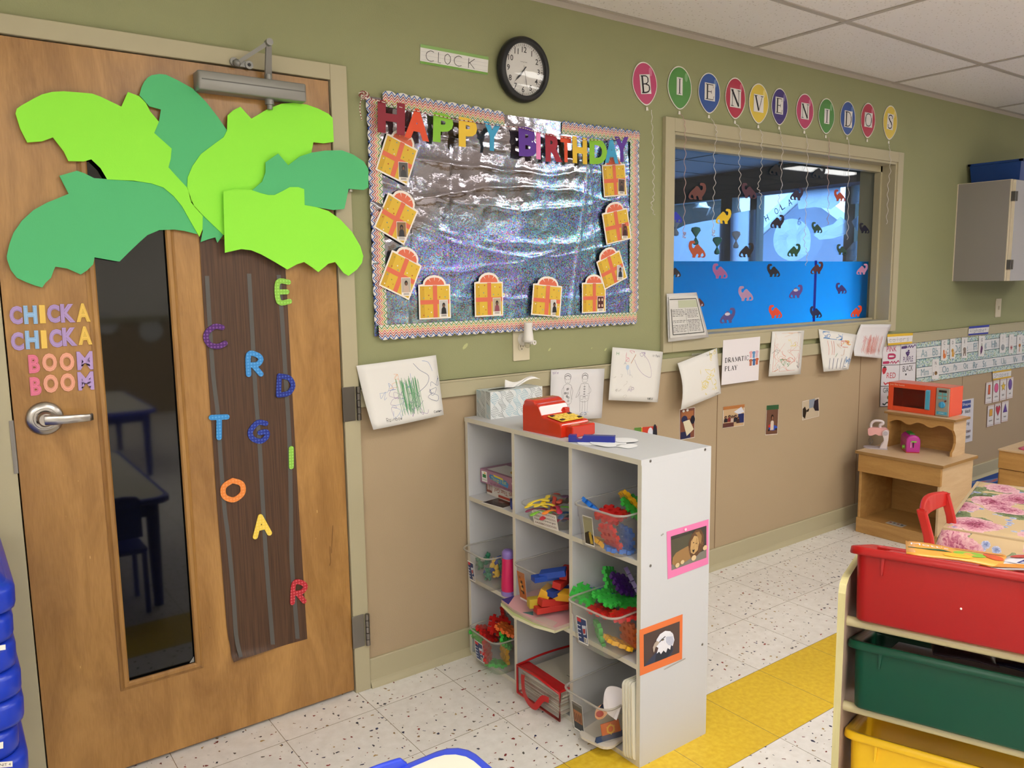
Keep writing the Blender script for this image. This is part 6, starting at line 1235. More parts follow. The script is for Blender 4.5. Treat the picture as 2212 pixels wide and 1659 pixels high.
for i, q in enumerate(P):
    d = P[min(i + 1, len(P) - 1)] - P[max(i - 1, 0)]; d = V((0, -d.z, d.y)).normalized() * .0105; vs += [q + d, q - d]
b = MB(); b.add(vs, [(2 * i, 2 * i + 1, 2 * i + 3, 2 * i + 2) for i in range(len(P) - 1)], RV, smooth=True); b.build('handle_strap', bg_)
zz = bz0 + .002; tops = ['#D8D2C8', '#C8B8B0', '#E2DED4', '#BDB0A0', '#DAD4D0', '#C4A8A0', '#E0DCD2', '#CFC8BC', '#DED6CC', '#E4E0D8']
for i in range(10):
    th = .0078; mb = MB(); dy = random.uniform(-.008, .008); dx = random.uniform(0, .01); rz = random.uniform(-.03, .03); M = Matrix.Translation(((bx0 + bx1) / 2, (by0 + by1) / 2, zz)) @ Matrix.Rotation(rz, 4, 'Z')
    mb.box(-.128 + dx, -.096 + dy, 0, .125, .096 + dy, th - .001, mat(tops[i], .6), M)
    mb.box(-.1285 + dx, -.096 + dy, th - .0032, -.1278 + dx, .096 + dy, th - .0022, mat('#6A5A50', .7), M)
    if i == 9:
        for q in range(3): mb.box(.02 + q * .02, -.08, th - .001, .03 + q * .02, -.06, th - .0006, INK, M)
        mb.box(-.03, -.085, th - .001, -.028, -.02, th - .0006, INK, M)
    mb.build('book', label='flat white paperback in the red-piped bag' if i < 9 else 'topmost white paperback in the red-piped bag', cat='book', group='books in the vinyl bag' if i < 9 else None); zz += th
# white boards standing at the right, puzzle pieces in the tub
for i in range(4):
    mb = MB(); y = -.8905 + .0085 * i + .0035; M = Matrix.Translation((1.655 - .003 * i, y, .017)) @ Matrix.Rotation(radians(-1.5), 4, 'X')
    o = [(a, c_) for a, c_ in rrect(.115, .118, .014, 4)]
    mb.prism([(a + .115, -.0035, c_ + .118) for a, c_ in o], (0, .006, 0), mat('#E6E2D2', .5), M); mb.build('dry_erase_board', label='white rounded lap board standing on edge, bottom right cube', cat='lap board', group='lap boards on edge in the bottom right cube', bevel=.001)
pc = [((1305, 1538, .115), '#F0ECE8', 'white foam shape leaning out of the bottom right tub', 30), ((1292, 1552, .10), '#E89A6A', 'orange foam piece under the white shape', -20)]
mb = MB(); M = RB_(1327, 1518, .15, 20, 0, -50); o = [(-.045, -.02), (-.03, .022), (.0, .035), (.035, .032), (.045, .0), (.035, -.03), (0, -.026)]
mb.prism([(p.x, p.y, .006 * sin(p.x * 40)) for p in smooth_line([V((a, c_, 0)) for a, c_ in o] + [V((-.045, -.02, 0))], 4)[:-1]], (0, 0, .003), mat('#E4DEE2', .6), M); mb.build('foam_shape', label='white curved foam shape leaning out of the bottom right tub', cat='foam shape')
mb = MB(); M = RB_(1300, 1538, .12, 20, 0, -20); mb.prism([(.03 * cos(t), .018 * sin(t), 0) for t in [2 * pi * i / 16 for i in range(16)]], (0, 0, .004), mat('#E0A47A', .6), M); mb.prism([(.012 * cos(t) - .012, .012 * sin(t), .004) for t in [2 * pi * i / 12 for i in range(12)]], (0, 0, .0006), mat('#B02A24', .6), M); mb.prism([(.008, -.012, .004), (.026, -.008, .004), (.024, .01, .004), (.006, .012, .004)], (0, 0, .0006), mat('#1C2440', .6), M); mb.build('foam_shape', label='peach foam piece with a red and navy print under the white shape', cat='foam shape')
mb = MB(); q = F(1318, 1578, .06); M = Matrix.Translation(q) @ Matrix.Rotation(radians(-12), 4, 'Z') @ Matrix.Rotation(radians(80), 4, 'X')
mb.prism([(-.055, -.02, 0), (-.04, -.034, 0), (.02, -.036, 0), (.05, -.02, 0), (.045, -.008, 0), (-.05, -.008, 0)], (0, 0, .004), mat('#2E4468', .6), M); mb.prism([(-.03, -.008, 0), (.035, -.008, 0), (.03, .028, 0), (-.032, .026, 0)], (0, 0, .004), mat('#D8682C', .6), M)
mb.rings([[(r * cos(t), r * sin(t) + .006, .0046) for t in [2 * pi * i / 18 for i in range(18)]] for r in (.009, .014)], mat('#E8B83C', .6), M, cap0=False, cap1=False)
for i in range(6): mb.box(-.001, .009, .0044, .001, .017, .005, mat('#E8B83C', .6), M @ Matrix.Translation((0, .006, 0)) @ Matrix.Rotation(i * pi / 3, 4, 'Z'))
mb.build('boat_puzzle', label='navy and orange boat puzzle piece behind the tub wall, bottom right cube', cat='puzzle piece')
mb = MB(); M = RB_(1300, 1592, .028, 10); mb.prism([(a, c_, 0) for a, c_ in rrect(.09, .06, .03)], (0, 0, .008), mat('#D8D0C4', .6), M @ Matrix.Translation((.04, 0, 0))); mb.build('foam_shape', label='pale foam sheet flat at the bottom of the lower right tub', cat='foam shape')

# ---------------------------------------------------------------- on top of the shelf
tb = empty('tissue_box', (1.82, -.06, SH), 'tissue box with teal and grey wave pattern on the shelf top', 'tissue box')
x0, x1, y0, y1, z0, z1 = 1.712, 1.948, -.112, -.022, SH, SH + .098
M = Matrix.Identity(4)
b = MB(); b.box(x0, y0, z0, x1, y1, z1, mat('#DEE2E2', .55)); b.build('carton', tb, bevel=.001)
p1 = Pic((x0, y0 - .0002, z1), (x1, y0 - .0002, z1), (x1, y0 - .0002, z0), (x0, y0 - .0002, z0), mat('#DEE2E2', .55), .0002); p2 = Pic((x0 - .0002, y1, z1), (x0 - .0002, y0, z1), (x0 - .0002, y0, z0), (x0 - .0002, y1, z0), mat('#C8CCCA', .55), .0002); p3 = Pic((x0, y1, z1 + .0002), (x1, y1, z1 + .0002), (x1, y0, z1 + .0002), (x0, y0, z1 + .0002), mat('#DEE2E2', .55), .0002)
TEALC = [mat(c, .6) for c in ('#4E9EB4', '#7A8488', '#454C4E', '#7ABACC')]
def waves(p, nx, ny, ph=0):
    p.k += 1
    for i in range(nx):
        for j in range(ny * 9):
            t = j / 9; c = (i + .5) / nx; wv = .5 / nx; s0 = sin(pi * (t + (i % 2) * .5 + ph)); hw = abs(s0) * wv * .95 + .003
            if hw < .12 * wv: continue
            y = t / ny; dy = .085
            pts = [(c - hw + 2 * hw * q / 6 + .3 * wv * sin(2 * pi * t), y + dy * (q / 6 - .5) * 1.4 + .012 * sin(2 * pi * q / 6)) for q in range(7)]
            pts = [(min(max(a, .004), .996), min(max(b_, .004), .996)) for a, b_ in pts]
            p.line(pts, .0013, TEALC[(i + int(t)) % 4], lay=False)
waves(p1, 7, 2); waves(p2, 3, 2, .3); waves(p3, 7, 1, .1)
p3.ell(.35, .5, .26, .2, mat('#2A2C2C', .7))
for nm, p in (('front_print', p1), ('end_print', p2), ('top_print', p3)): p.mb.build(nm, tb)
b = MB(); c = V(((x0 + x1) / 2 + .01, (y0 + y1) / 2, z1)); vs = []; nn = 12
for j in range(9):
    for i in range(nn + 1):
        s, t = i / nn, j / 8; w_ = .05 + .06 * t
        vs.append(c + V(((s - .5) * w_ * 1.3 + .05 * t, .008 * sin(s * 9) * (1 - t * .4) - .03 * t * (s - .3), .002 + .048 * t * (1 - .45 * t) + .010 * sin(s * 7 + t * 3) * t)))
b.add(vs, [(j * (nn + 1) + i, j * (nn + 1) + i + 1, (j + 1) * (nn + 1) + i + 1, (j + 1) * (nn + 1) + i) for j in range(8) for i in range(nn)], mat('#F0EEEC', .9), smooth=True)
b.build('tissue', tb)
# toy cash register
rg = empty('toy_cash_register', (1.74, -.45, SH), 'glossy red toy cash register with yellow keypad', 'toy cash register'); RD = mat('#CC2E14', .16, spec=.6, coat=.5)
M = Matrix.Translation((1.677, -.347, SH)) @ Matrix.Rotation(radians(4), 4, 'Z')
b = MB(); xa, xb = 0, .128
def sec(x, k): # side profile of the body, y towards camera negative
    pr = [(0, 0), (0, .080), (-.002, .088), (-.006, .092), (-.008, .100), (-.014, .106), (-.045, .106), (-.055, .103), (-.062, .096), (-.072, .094), (-.080, .088), (-.095, .060), (-.105, .055), (-.178, .046), (-.184, .040), (-.186, .0)]
    return [(x, y * (1 - k * .02) - k * .002, max(0, z - k * .004)) for y, z in pr]
b.rings([sec(xa + .001, 1), sec(xa + .004, 0), sec(xb - .004, 0), sec(xb - .001, 1)], RD, M, smooth=False); b.build('register_body', rg, bevel=.003)
b = MB(); b.box(.020, -.215, 0, .124, -.17, .038, RD, M); b.build('cash_drawer', rg, bevel=.005, seg=3)
b = MB(); b.box(.026, -.213, .038, .118, -.18, .0385, RD, M); b.prism([(.05 + .02 * cos(t), -.198 + .008 * sin(t), .0386) for t in [2 * pi * i / 9 for i in range(9)]], (0, 0, .0003), mat('#D88A5C', .5), M); b.build('worn_patch', rg)
Mk = M @ Matrix.Translation((.064, -.140, .0535)) @ Matrix.Rotation(radians(7), 4, 'X')
b = MB(); b.rbox(-.05, -.035, -.001, .05, .035, .002, .006, mat('#EEC84A', .4), Mk); kp = b.build('keypad', rg)
for i in range(5):
    for j in range(4):
        b = MB(); b.rbox(-.046 + i * .019, -.03 + j * .0155, .002, -.031 + i * .019, -.019 + j * .0155, .005, .002, mat('#F2D25E' if 0 < i < 4 or j in (1, 2) else '#2A1A20', .4), Mk); b.build('key', rg)
b = MB(); b.box(.10, -.10, .055, .122, -.07, .075, RD, M); b.build('card_slot', rg, bevel=.003)
# blue tube block, paper scraps
b = MB(); a0, a1 = F(1229, 953, SH + .001), F(1329, 956, SH + .001); r = .0105; d = (a1 - a0).normalized(); s = V((-d.y, d.x, 0)); L = (a1 - a0).length; NB = mat('#16268E', .25)
o = [(0, 0), (L, 0), (L, 2 * r), (.045, 2 * r), (.042, r * 1.1), (.036, r * .75), (.028, r * .75), (.024, r * 1.2), (.023, 2 * r), (0, 2 * r)]
b.prism([a0 + d * t + V((0, 0, z)) - s * r for t, z in o], s * 2 * r, NB); b.build('notched_block', label='dark blue notched plastic bar lying in front of the register', cat='toy', bevel=.003, seg=2)
def scrap(cx_, cy_, pts, dz, label):
    mb = MB(); P = smooth_line([V((cx_ + a, cy_ + c_, SH + .0004 + dz)) for a, c_ in pts] + [V((cx_ + pts[0][0], cy_ + pts[0][1], SH + .0004 + dz))], 3)[:-1]
    mb.prism([p + V((0, 0, .001 * abs(sin(p.x * 90)))) for p in P], (0, 0, .0004), mat('#ECECEE', .8)); mb.build('paper_scrap', label=label, cat='paper scrap')
scrap(1.70, -.640, [(-.03, 0), (-.01, .03), (.03, .045), (.05, .02), (.03, -.01), (.05, -.04), (.01, -.05), (-.02, -.03)], 0, 'white paper scrap nearest the shelf edge by the blue bar')
scrap(1.745, -.690, [(-.05, .02), (-.03, .05), (.01, .045), (.035, .02), (.05, -.01), (.03, -.045), (0, -.035), (-.02, -.05), (-.045, -.03)], .0016, 'wavy-edged white paper scrap in the middle of the shelf top')
scrap(1.80, -.70, [(-.03, .03), (.0, .05), (.03, .03), (.045, 0), (.03, -.03), (0, -.03), (-.03, -.01)], .0032, 'white paper scrap furthest from the shelf edge')
scrap(1.76, -.755, [(-.03, .02), (.02, .025), (.035, 0), (.02, -.02), (-.02, -.022)], .0004, 'small rounded paper scrap nearest the shelf end')
# ================================================================ cards and strips on the panels at right
zr = zf(1880, 690, .16275)
def wq(a, y=-.0035): return [W(*zr(u, v), y) for u, v in a]
PKc, PRc, BKc, RDc, GNc = mat('#B8245E', .5), mat('#4A2A72', .5), mat('#1A1A1E', .5), mat('#C02A38', .5), mat('#1E3A30', .5)
CW = mat('#DEDCE2', .35)
def marker_(p, m, y): p.poly([(.05, y), (.35, y - .02), (.42, y + .03), (.42, y + .08), (.35, y + .12), (.05, y + .12)], m); p.line([(.45, y + .1), (.55, y), (.6, y + .1), (.7, y), (.76, y + .1), (.9, y - .02), (.95, y + .06)], .0065, m, 3)
for cs_, word, m, wy, lb in (([(165, 350), (400, 338), (386, 605), (150, 613)], 'PINK', PKc, .18, 'colour card reading PINK with a pretzel shape'), ([(402, 335), (610, 310), (602, 580), (390, 603)], 'PURPLE', PRc, .76, 'colour card reading PURPLE with grapes'),
                        ([(150, 613), (388, 605), (372, 885), (135, 890)], 'RED', RDc, .48, 'colour card reading RED with a strawberry, behind the microwave'), ([(390, 605), (602, 582), (592, 860), (375, 885)], 'BLACK', BKc, .2, 'colour card reading BLACK above the microwave'), ([(135, 892), (372, 887), (360, 1150), (128, 1160)], 'GREEN', GNc, .18, 'colour card reading GREEN, half hidden by the microwave')):
    p = Pic(*wq(cs_), CW, .0008); p.line([(0, .985), (1, .985)], .003, INK, lay=True); p.line([(.0, 0), (.0, 1)], .003, INK, lay=False)
    if word == 'GREEN': p.text('GREEN', .5, wy, m, w=.72, h=.25)
    elif word == 'RED': p.text('RED', .55, wy, m, w=.5, h=.26)
    else: p.text(word, .5, wy, m, w=.62 if word != 'PINK' else .55, h=.27)
    if word == 'PINK': p.line([(.5 + .2 * cos(t) * (1 + .2 * cos(3 * t)), .55 + .12 * sin(t) * (1 + .2 * cos(2 * t))) for t in [2 * pi * i / 14 for i in range(15)]], .012, m, 2); marker_(p, m, .8)
    if word == 'PURPLE': marker_(p, m, .1); [p.ell(.45 + a, .42 + b_, .05, .05, m, 8) for a, b_ in ((0, 0), (-.08, .02), (.08, .02), (-.04, .09), (.05, .09), (0, .15), (.05, -.08))]
    if word == 'RED': p.poly([(.05, .12), (.2, .04), (.28, .18), (.2, .38), (.1, .42), (.03, .25)], m); p.poly([(.05, .1), (.15, .02), (.27, .1), (.15, .12)], GNc); p.line([(.15, .8), (.25, .9), (.35, .84), (.5, .86)], .008, m, 3)
    if word == 'GREEN': p.ell(.45, .55, .08, .1, mat('#5A6A2C', .5)); p.line([(.12, .85), (.25, .9), (.35, .8), (.5, .82)], .009, m, 3)
    if word == 'BLACK': p.ell(.4, .48, .04, .05, m)
    p.build('colour_card', label=lb, cat='colour card', group=None)
# alphabet strips
k = NT('dotted_border'); vo = k.n('TexVoronoi', {'Vector': pos(k, 1, 1, 1), 'Scale': 85.0}); sp = k.n('SeparateColor', {'Color': (vo, 'Color')})
rg_ = k.math('MULTIPLY', k.math('GREATER_THAN', (vo, 'Distance'), .18), k.math('LESS_THAN', (vo, 'Distance'), .42))
rc = k.ramp((sp, 'Red'), [(0, rgb('#2F7F96')), (.3, rgb('#6E9A50')), (.5, rgb('#3A5EA8')), (.7, rgb('#A8A04A')), (.85, rgb('#5EB0A8'))]); rc[0].color_ramp.interpolation = 'CONSTANT'
k.set('Base Color', k.mix(rg_, rgb('#C4D4CE'), rc)); k.set('Roughness', .4); DOT = k.m
LTC = mat('#8AA9B4', .6); DLN = mat('#24505C', .6)
def strip(cs_, names, label, ul=-.0035):
    p = Pic(*wq(cs_, y=ul), DOT, .0008); p.rect(0, .27, 1, .75, mat('#E0E0E0', .5)); p.line([(0, .26), (1, .26)], .0035, DLN); p.line([(0, .755), (1, .755)], .0035, DLN)
    for t in (.4, .62): p.line([(0, t), (1, t)], .001, mat('#B0B4BC', .6))
    for t, u in names: p.text(t, u, .51, LTC, h=.34)
    p.build('alphabet_strip', label=label, cat='alphabet strip')
def xs(cs_, pts):   # picture fractions from zoomed pixel columns along the strip
    a, b_ = W(*zr(*cs_[0])).x, W(*zr(*cs_[1])).x
    return [(t, (W(*zr(u, v)).x - a) / (b_ - a)) for t, u, v in pts]
s1 = [(612, 300), (2075, 130), (2075, 400), (612, 610)]
strip(s1, xs(s1, [('Aa', 702, 450), ('Bb', 850, 430), ('Cc', 985, 400), ('Dd', 1140, 400), ('Ee', 1250, 380), ('Ff', 1380, 350), ('Gg', 1500, 340), ('Hh', 1632, 320), ('Ii', 1750, 300), ('Jj', 1860, 290), ('Kk', 1985, 270)]), 'upper alphabet strip, A to K, with dotted teal borders')
s2 = [(610, 570), (2080, 385), (2080, 622), (610, 850)]
strip(s2, xs(s2, [('Mm', 710, 730), ('Nn', 850, 700), ('Oo', 985, 680), ('Pp', 1115, 660), ('Qq', 1250, 640), ('Rr', 1380, 610), ('Ss', 1500, 590), ('Tt', 1635, 570), ('Uu', 1755, 550), ('Vv', 1910, 530), ('Ww', 2040, 515)]), 'lower alphabet strip, M to W, with dotted teal borders', -.0062)
for cs_, ch, c, lb in (([(945, 262), (1022, 258), (1012, 545), (935, 545)], 'C', '#D8742C', 'orange cat'), ([(1058, 255), (1130, 250), (1125, 520), (1055, 523)], 'D', '#D8A03C', 'tan dog'), ([(1213, 240), (1288, 236), (1278, 510), (1210, 513)], 'E', '#8E7E74', 'grey elephant'), ([(1440, 218), (1522, 214), (1505, 490), (1430, 490)], 'G', '#5A2A5E', 'purple grapes'),
                       ([(1722, 200), (1798, 195), (1790, 442), (1715, 445)], 'I', '#A8AEB4', 'pale igloo'), ([(1843, 200), (1905, 195), (1895, 450), (1835, 452)], 'J', '#B83A4C', 'red jacks'), ([(1948, 210), (2020, 200), (2010, 455), (1940, 460)], 'K', '#B8742C', 'brown guitar'), ([(823, 530), (910, 522), (905, 790), (815, 795)], 'N', '#8E6A34', 'brown nut')):
    p = Pic(*wq(cs_, y=-.008), mat('#E4E2E0', .3), .0012); p.text(ch, .5, .2, BKc, h=.16); m = mat(c, .5); p.text('abc'[0] * 0 or {'C': 'cat', 'D': 'dog', 'E': 'elephant', 'G': 'grapes', 'I': 'igloo', 'J': 'jacks', 'K': 'key', 'N': 'nut'}[ch], .5, .37, mat('#6E6E70', .6), h=.035)
    if ch in 'C': p.poly([(.3, .55), (.35, .48), (.42, .54), (.5, .48), (.56, .56), (.55, .66), (.7, .7), (.75, .88), (.4, .92), (.3, .78), (.35, .66)], m); p.line([(.72, .85), (.85, .7), (.8, .55)], .006, m, 3)
    elif ch == 'D': p.ell(.45, .6, .22, .1, m); p.poly([(.35, .66), (.65, .66), (.75, .9), (.3, .9)], m); p.ell(.35, .6, .04, .02, BKc, 6); p.ell(.55, .6, .04, .02, BKc, 6); p.line([(.75, .8), (.85, .65)], .006, m)
    elif ch == 'E': p.ell(.5, .58, .28, .1, m); p.poly([(.3, .58), (.75, .58), (.78, .9), (.62, .9), (.6, .78), (.45, .78), (.42, .9), (.28, .9)], m)
    elif ch == 'G': p.poly([(.4, .5), (.6, .48), (.72, .6), (.6, .8), (.4, .92), (.3, .75)], m); p.poly([(.5, .38), (.56, .38), (.6, .49), (.48, .5)], mat('#4A7A3C', .5)); [p.ell(a, b_, .05, .03, mat('#7A4A80', .5), 6) for a, b_ in ((.5, .6), (.42, .7), (.55, .7))]
    elif ch == 'I': p.ell(.5, .7, .33, .17, m); [p.line([(.2, b_), (.8, b_)], .002, mat('#7E868E', .5)) for b_ in (.62, .7, .78)]; p.line([(.5, .54), (.5, .86)], .002, mat('#7E868E', .5))
    elif ch == 'J': [p.line([(.5 - .3 * cos(t), .7 - .13 * sin(t)), (.5 + .3 * cos(t), .7 + .13 * sin(t))], .004, m) for t in (0, .8, 1.6, 2.4)]
    elif ch == 'K': p.ell(.5, .55, .2, .09, m); p.line([(.5, .6), (.45, .88)], .008, m)
    else: p.ell(.55, .7, .22, .1, m); p.ell(.6, .68, .08, .03, mat('#4A3418', .5), 8); [p.line([(.1, .65 + i * .07), (.22, .68 + i * .05)], .004, BKc) for i in range(3)]
    p.build('letter_card', label='letter %s card with a %s, clipped over the alphabet strips' % (ch, lb), cat='letter card')
# hand-lettered labels
def label_card(cs_, c, word, label, y=-.020, lw=.0016):
    p = Pic(*[W(*zr(u, v), y) for u, v in cs_], mat('#E2E0DE', .6), .0006); m = mat(c, .6); p.rect(0, 0, 1, .24, m); p.rect(0, .82, 1, 1, m); p.line([(0, .5), (1, .5)], .0006, mat('#B8B8C0', .7))
    n = len(word); write(p, word, .06, .30, .84 / n * .72, .42, mat('#5A6880', .7), lw, gap=.38); p.build('word_label', label=label, cat='word label')
label_card([(222, 198), (565, 178), (552, 318), (232, 345)], '#E0B82C', 'colors', 'yellow-edged label hand-lettered colors on the rail')
label_card([(1310, 95), (1580, 70), (1562, 190), (1298, 213)], '#2C3AA0', 'Alphabet', 'blue-edged label hand-lettered Alphabet on the rail', lw=.0022)
label_card([(1622, 685), (1872, 650), (1865, 770), (1628, 810)], '#D8B03C', 'Shapes', 'yellow-edged label hand-lettered Shapes above the shape cards', y=-.006, lw=.0022)
SHP = [([(1537, 840), (1620, 822), (1612, 1110), (1520, 1125)], 'rectangle', '#D8643A', 'r'), ([(1632, 815), (1715, 798), (1708, 1088), (1618, 1105)], 'circle', '#D85A8E', 'c'), ([(1722, 795), (1808, 778), (1800, 1065), (1715, 1083)], 'star', '#E0BC3C', 's'), ([(1812, 778), (1900, 760), (1887, 1042), (1805, 1060)], 'oval', '#6A4A9E', 'o'),
       ([(1558, 1148), (1645, 1128), (1632, 1410), (1543, 1432)], 'square', '#E0A83C', 'q'), ([(1652, 1122), (1735, 1105), (1728, 1385), (1642, 1400)], 'heart', '#C02E48', 'h'), ([(1745, 1095), (1838, 1072), (1822, 1350), (1735, 1368)], 'triangle', '#5A3A94', 't')]
for cs_, word, c, kd in SHP:
    p = Pic(*wq(cs_, y=-.004), mat('#C8A49C', .5), .0008); p.rect(.04, .02, .96, .98, mat('#E2DEDC', .5)); p.line([(.03, .06), (.97, .06)], .0016, mat('#9A6A62', .6)); p.line([(.03, .93), (.97, .93)], .0016, mat('#9A6A62', .6)); m = mat(c, .5); dk = mat('#5A3A44', .6); p.text(word, .5, .74, BKc, h=.09)
    E = lambda k: {'r': [(.35 - k, .14 - k * .5), (.65 + k, .14 - k * .5), (.65 + k, .56 + k * .5), (.35 - k, .56 + k * .5)], 'c': [(.5 + (.3 + k) * cos(t), .35 + (.2 + k * .6) * sin(t)) for t in [2 * pi * i / 20 for i in range(20)]], 'o': [(.5 + (.26 + k) * cos(t), .33 + (.24 + k * .6) * sin(t)) for t in [2 * pi * i / 20 for i in range(20)]],
              's': [(.5 + (.36 + k if i % 2 == 0 else .15 + k) * sin(pi * i / 5), .36 - (.22 + k * .6 if i % 2 == 0 else .09 + k * .6) * cos(pi * i / 5)) for i in range(10)], 'q': [(.28 - k, .2 - k * .5), (.72 + k, .2 - k * .5), (.72 + k, .5 + k * .5), (.28 - k, .5 + k * .5)],
              'h': [(.5, .58 + k), (.2 - k, .32), (.16 - k, .2), (.26, .13 - k), (.4, .14 - k), (.5, .22), (.6, .14 - k), (.74, .13 - k), (.84 + k, .2), (.8 + k, .32)], 't': [(.5, .12 - k), (.8 + k, .52 + k * .4), (.2 - k, .52 + k * .4)]}[kd]
    p.poly(E(.03), dk); p.poly(E(0), m)
    p.build('shape_card', label='shape card with a %s on the panel at far right' % {'r': 'red-orange rectangle', 'c': 'pink circle', 's': 'yellow star', 'o': 'purple oval', 'q': 'amber square', 'h': 'red heart', 't': 'purple triangle'}[kd], cat='shape card')
po = [W(*zr(980, 1110), -.003), W(*zr(1372, 1045), -.004), W(*zr(1352, 1612), -.004), W(*zr(960, 1712), -.003)]
p = Pic(*po, mat('#DCDAE0', .4), .0008); p.rect(0.02, .03, .9, .2, mat('#24489A', .4)); p.text('Colors and Shapes', .5, .115, mat('#F0F0F4', .4), w=.8, h=.08)
for i, (wd_, c) in enumerate((('black', '#1A1A1E'), ('pink', '#C03A6E'), ('gray', '#5A5A60'), ('brown', '#6A4034'), ('green', '#1E2E24'))):
    y = .27 + i * .155; p.text(wd_, .8, y, mat(c, .5), h=.085); p.ell(.56, y, .06, .055, mat(c, .5)) if i != 2 and i != 4 else p.rect(.5, y - .05, .6, y + .05, mat('#1E4A2C' if i == 4 else c, .5))
p.build('poster', label='colors and shapes word poster beside the microwave', cat='poster')
# ---------------------------------------------------------------- wall cabinet and blue bin
GL = mat('#8F8A86', .5); CR = mat('#DCD0B8', .5); x0, x1, y0, z0, z1 = 5.312, 6.23, -.318, 1.352, 1.942
wc = empty('wall_cabinet', (5.77, y0 / 2, z0), 'grey laminate wall cabinet with pale edges at far right', 'wall cabinet')
b = MB(); b.box(x0, y0 + .02, z0, x1, 0, z1, GL); b.build('body', wc)
b = MB(); b.box(x0 - .0006, y0 + .014, z0, x0 + .018, y0 + .02, z1, CR); b.box(x0 - .001, y0 + .014, z1 - .0, x1, -.0, z1 + .002, CR); b.box(x0 - .004, -.004, z0, x0, 0, z1, CR); b.build('edge_band', wc)
for xa, xb in ((x0 + .012, 5.765), (5.775, x1)):
    b = MB(); b.box(xa, y0 - .006, z0, xb, y0 + .012, z1 - .004, mat('#A7A5A6', .45)); b.box(xa - .0008, y0 - .006, z0, xa, y0 + .012, z1 - .004, CR); d = b.build('door', wc)
    if xa < 5.5:
        for z in (1.845, 1.448): b = MB(); b.box(xa - .010, y0 - .0075, z - .028, xa + .012, y0 + .02, z + .028, mat('#5E5B56', .4, .3)); b.cyl((xa + .014, y0 - .009, z - .028), (xa + .014, y0 - .009, z + .028), .005, mat('#5E5B56', .4, .3), 10); b.build('hinge', d)
bb_ = empty('storage_bin', (5.75, -.16, z1 + .002), 'dark blue plastic bin on top of the wall cabinet', 'storage bin'); BL_ = mat('#0F3A80', .35)
b = MB(); b.rings([[(5.42 + q, -.30 + e, zz) for q, e in ((0, 0), (.62, 0), (.62, .27), (0, .27))] for zz in (z1 + .004,)] + [[(5.405 + q, -.31 + e, z1 + .118) for q, e in ((0, 0), (.65, 0), (.65, .29), (0, .29))]], BL_, cap1=False, smooth=False)
b.rings([[(5.425 + q, -.295 + e, z1 + .01) for q, e in ((0, 0), (.61, 0), (.61, .26), (0, .26))], [(5.41 + q, -.305 + e, z1 + .118) for q, e in ((0, 0), (.64, 0), (.64, .28), (0, .28))]], BL_, cap1=False, smooth=False); b.build('bin_body', bb_)
b = MB(); 
for s in ((5.398, -.318, 6.062, -.300), (5.398, -.030, 6.062, -.012), (5.398, -.318, 5.414, -.012), (6.046, -.318, 6.062, -.012)): b.box(s[0], s[1], z1 + .112, s[2], s[3], z1 + .124, BL_)
b.box(5.6, -.316, z1 + .06, 5.66, -.308, z1 + .115, BL_); b.build('rim', bb_)
# ---------------------------------------------------------------- toy kitchen hutch
hx, hy0, hy1 = 4.145, -.557, -.096
ht = empty('toy_kitchen_hutch', (4.32, (hy0 + hy1) / 2, 0), 'maple toy kitchen hutch with scalloped upper shelf', 'toy cabinet')
def hp_(name, x0, y0, z0, x1, y1, z1, m, bev=.002): b = MB(); b.box(x0, y0, z0, x1, y1, z1, m); return b.build(name, ht, bevel=bev, seg=1)
hp_('side_panel', hx, hy0 + .012, 0, 4.49, hy0 + .026, .436, MAPLE2); hp_('side_panel', hx + .008, hy1 - .026, 0, 4.49, hy1 - .012, .436, MAPLE)
hp_('back_panel', 4.478, hy0 + .026, .0, 4.486, hy1 - .026, .436, MAPLE); hp_('kick_board', hx - .004, hy0 + .012, 0, hx + .012, hy1 - .012, .082, MAPLE)
hp_('bottom_board', hx + .012, hy0 + .026, .06, 4.478, hy1 - .026, .074, MAPLE); hp_('apron', hx - .004, hy0 + .010, .340, hx + .012, hy1 - .010, .438, MAPLE)
b = MB(); b.box(hx - .012, hy0 - .004, .438, 4.505, hy1 + .006, .453, PLYEDGE); b.box(hx - .010, hy0 - .002, .4525, 4.503, hy1 + .004, .4535, MAPLE2); b.build('counter_top', ht, bevel=.001)
ux, uy0, uy1, uz = 4.362, -.494, -.140, .640
b = MB(); b.prism([(ux, uy0 + .012, .4535), (ux, uy0 + .012, .475), (ux + .02, uy0 + .012, .49), (ux + .035, uy0 + .012, .52), (ux + .03, uy0 + .012, .56), (ux + .012, uy0 + .012, .585), (ux, uy0 + .012, .60), (ux, uy0 + .012, uz), (4.5, uy0 + .012, uz), (4.5, uy0 + .012, .4535)], (0, -.012, 0), MAPLE2, side=MAPLE); b.build('hutch_side', ht)
b = MB(); b.prism([(ux, uy1, .4535), (ux, uy1, uz), (4.5, uy1, uz), (4.5, uy1, .4535)], (0, -.012, 0), MAPLE); b.build('hutch_side', ht)
b = MB(); b.box(4.49, uy0 + .012, .4535, 4.498, uy1 - .012, uz, MAPLE); b.box(4.485, uy0 + .012, .4535, 4.492, uy1 - .012, .466, MAPLE); b.build('hutch_back', ht)
P = []; n = 40
for i in range(n + 1):
    t = i / n; z = uz - .040 + .017 * abs(sin(1.5 * pi * t)) * (1 if .0 < t < 1 else 1) 
    z = uz - .038 + .020 * (1 - abs(cos(1.5 * pi * t + pi / 2)) ** 1.2) - .02 * (1 - 0); z = uz - .030 - .018 * (.5 + .5 * cos(3 * 2 * pi * t)) ** 1.3 * (1 if .1 < t < .9 else 1)
    P.append((ux - .001, uy1 - .0006 + (uy0 - uy1 + .0012) * t, z))
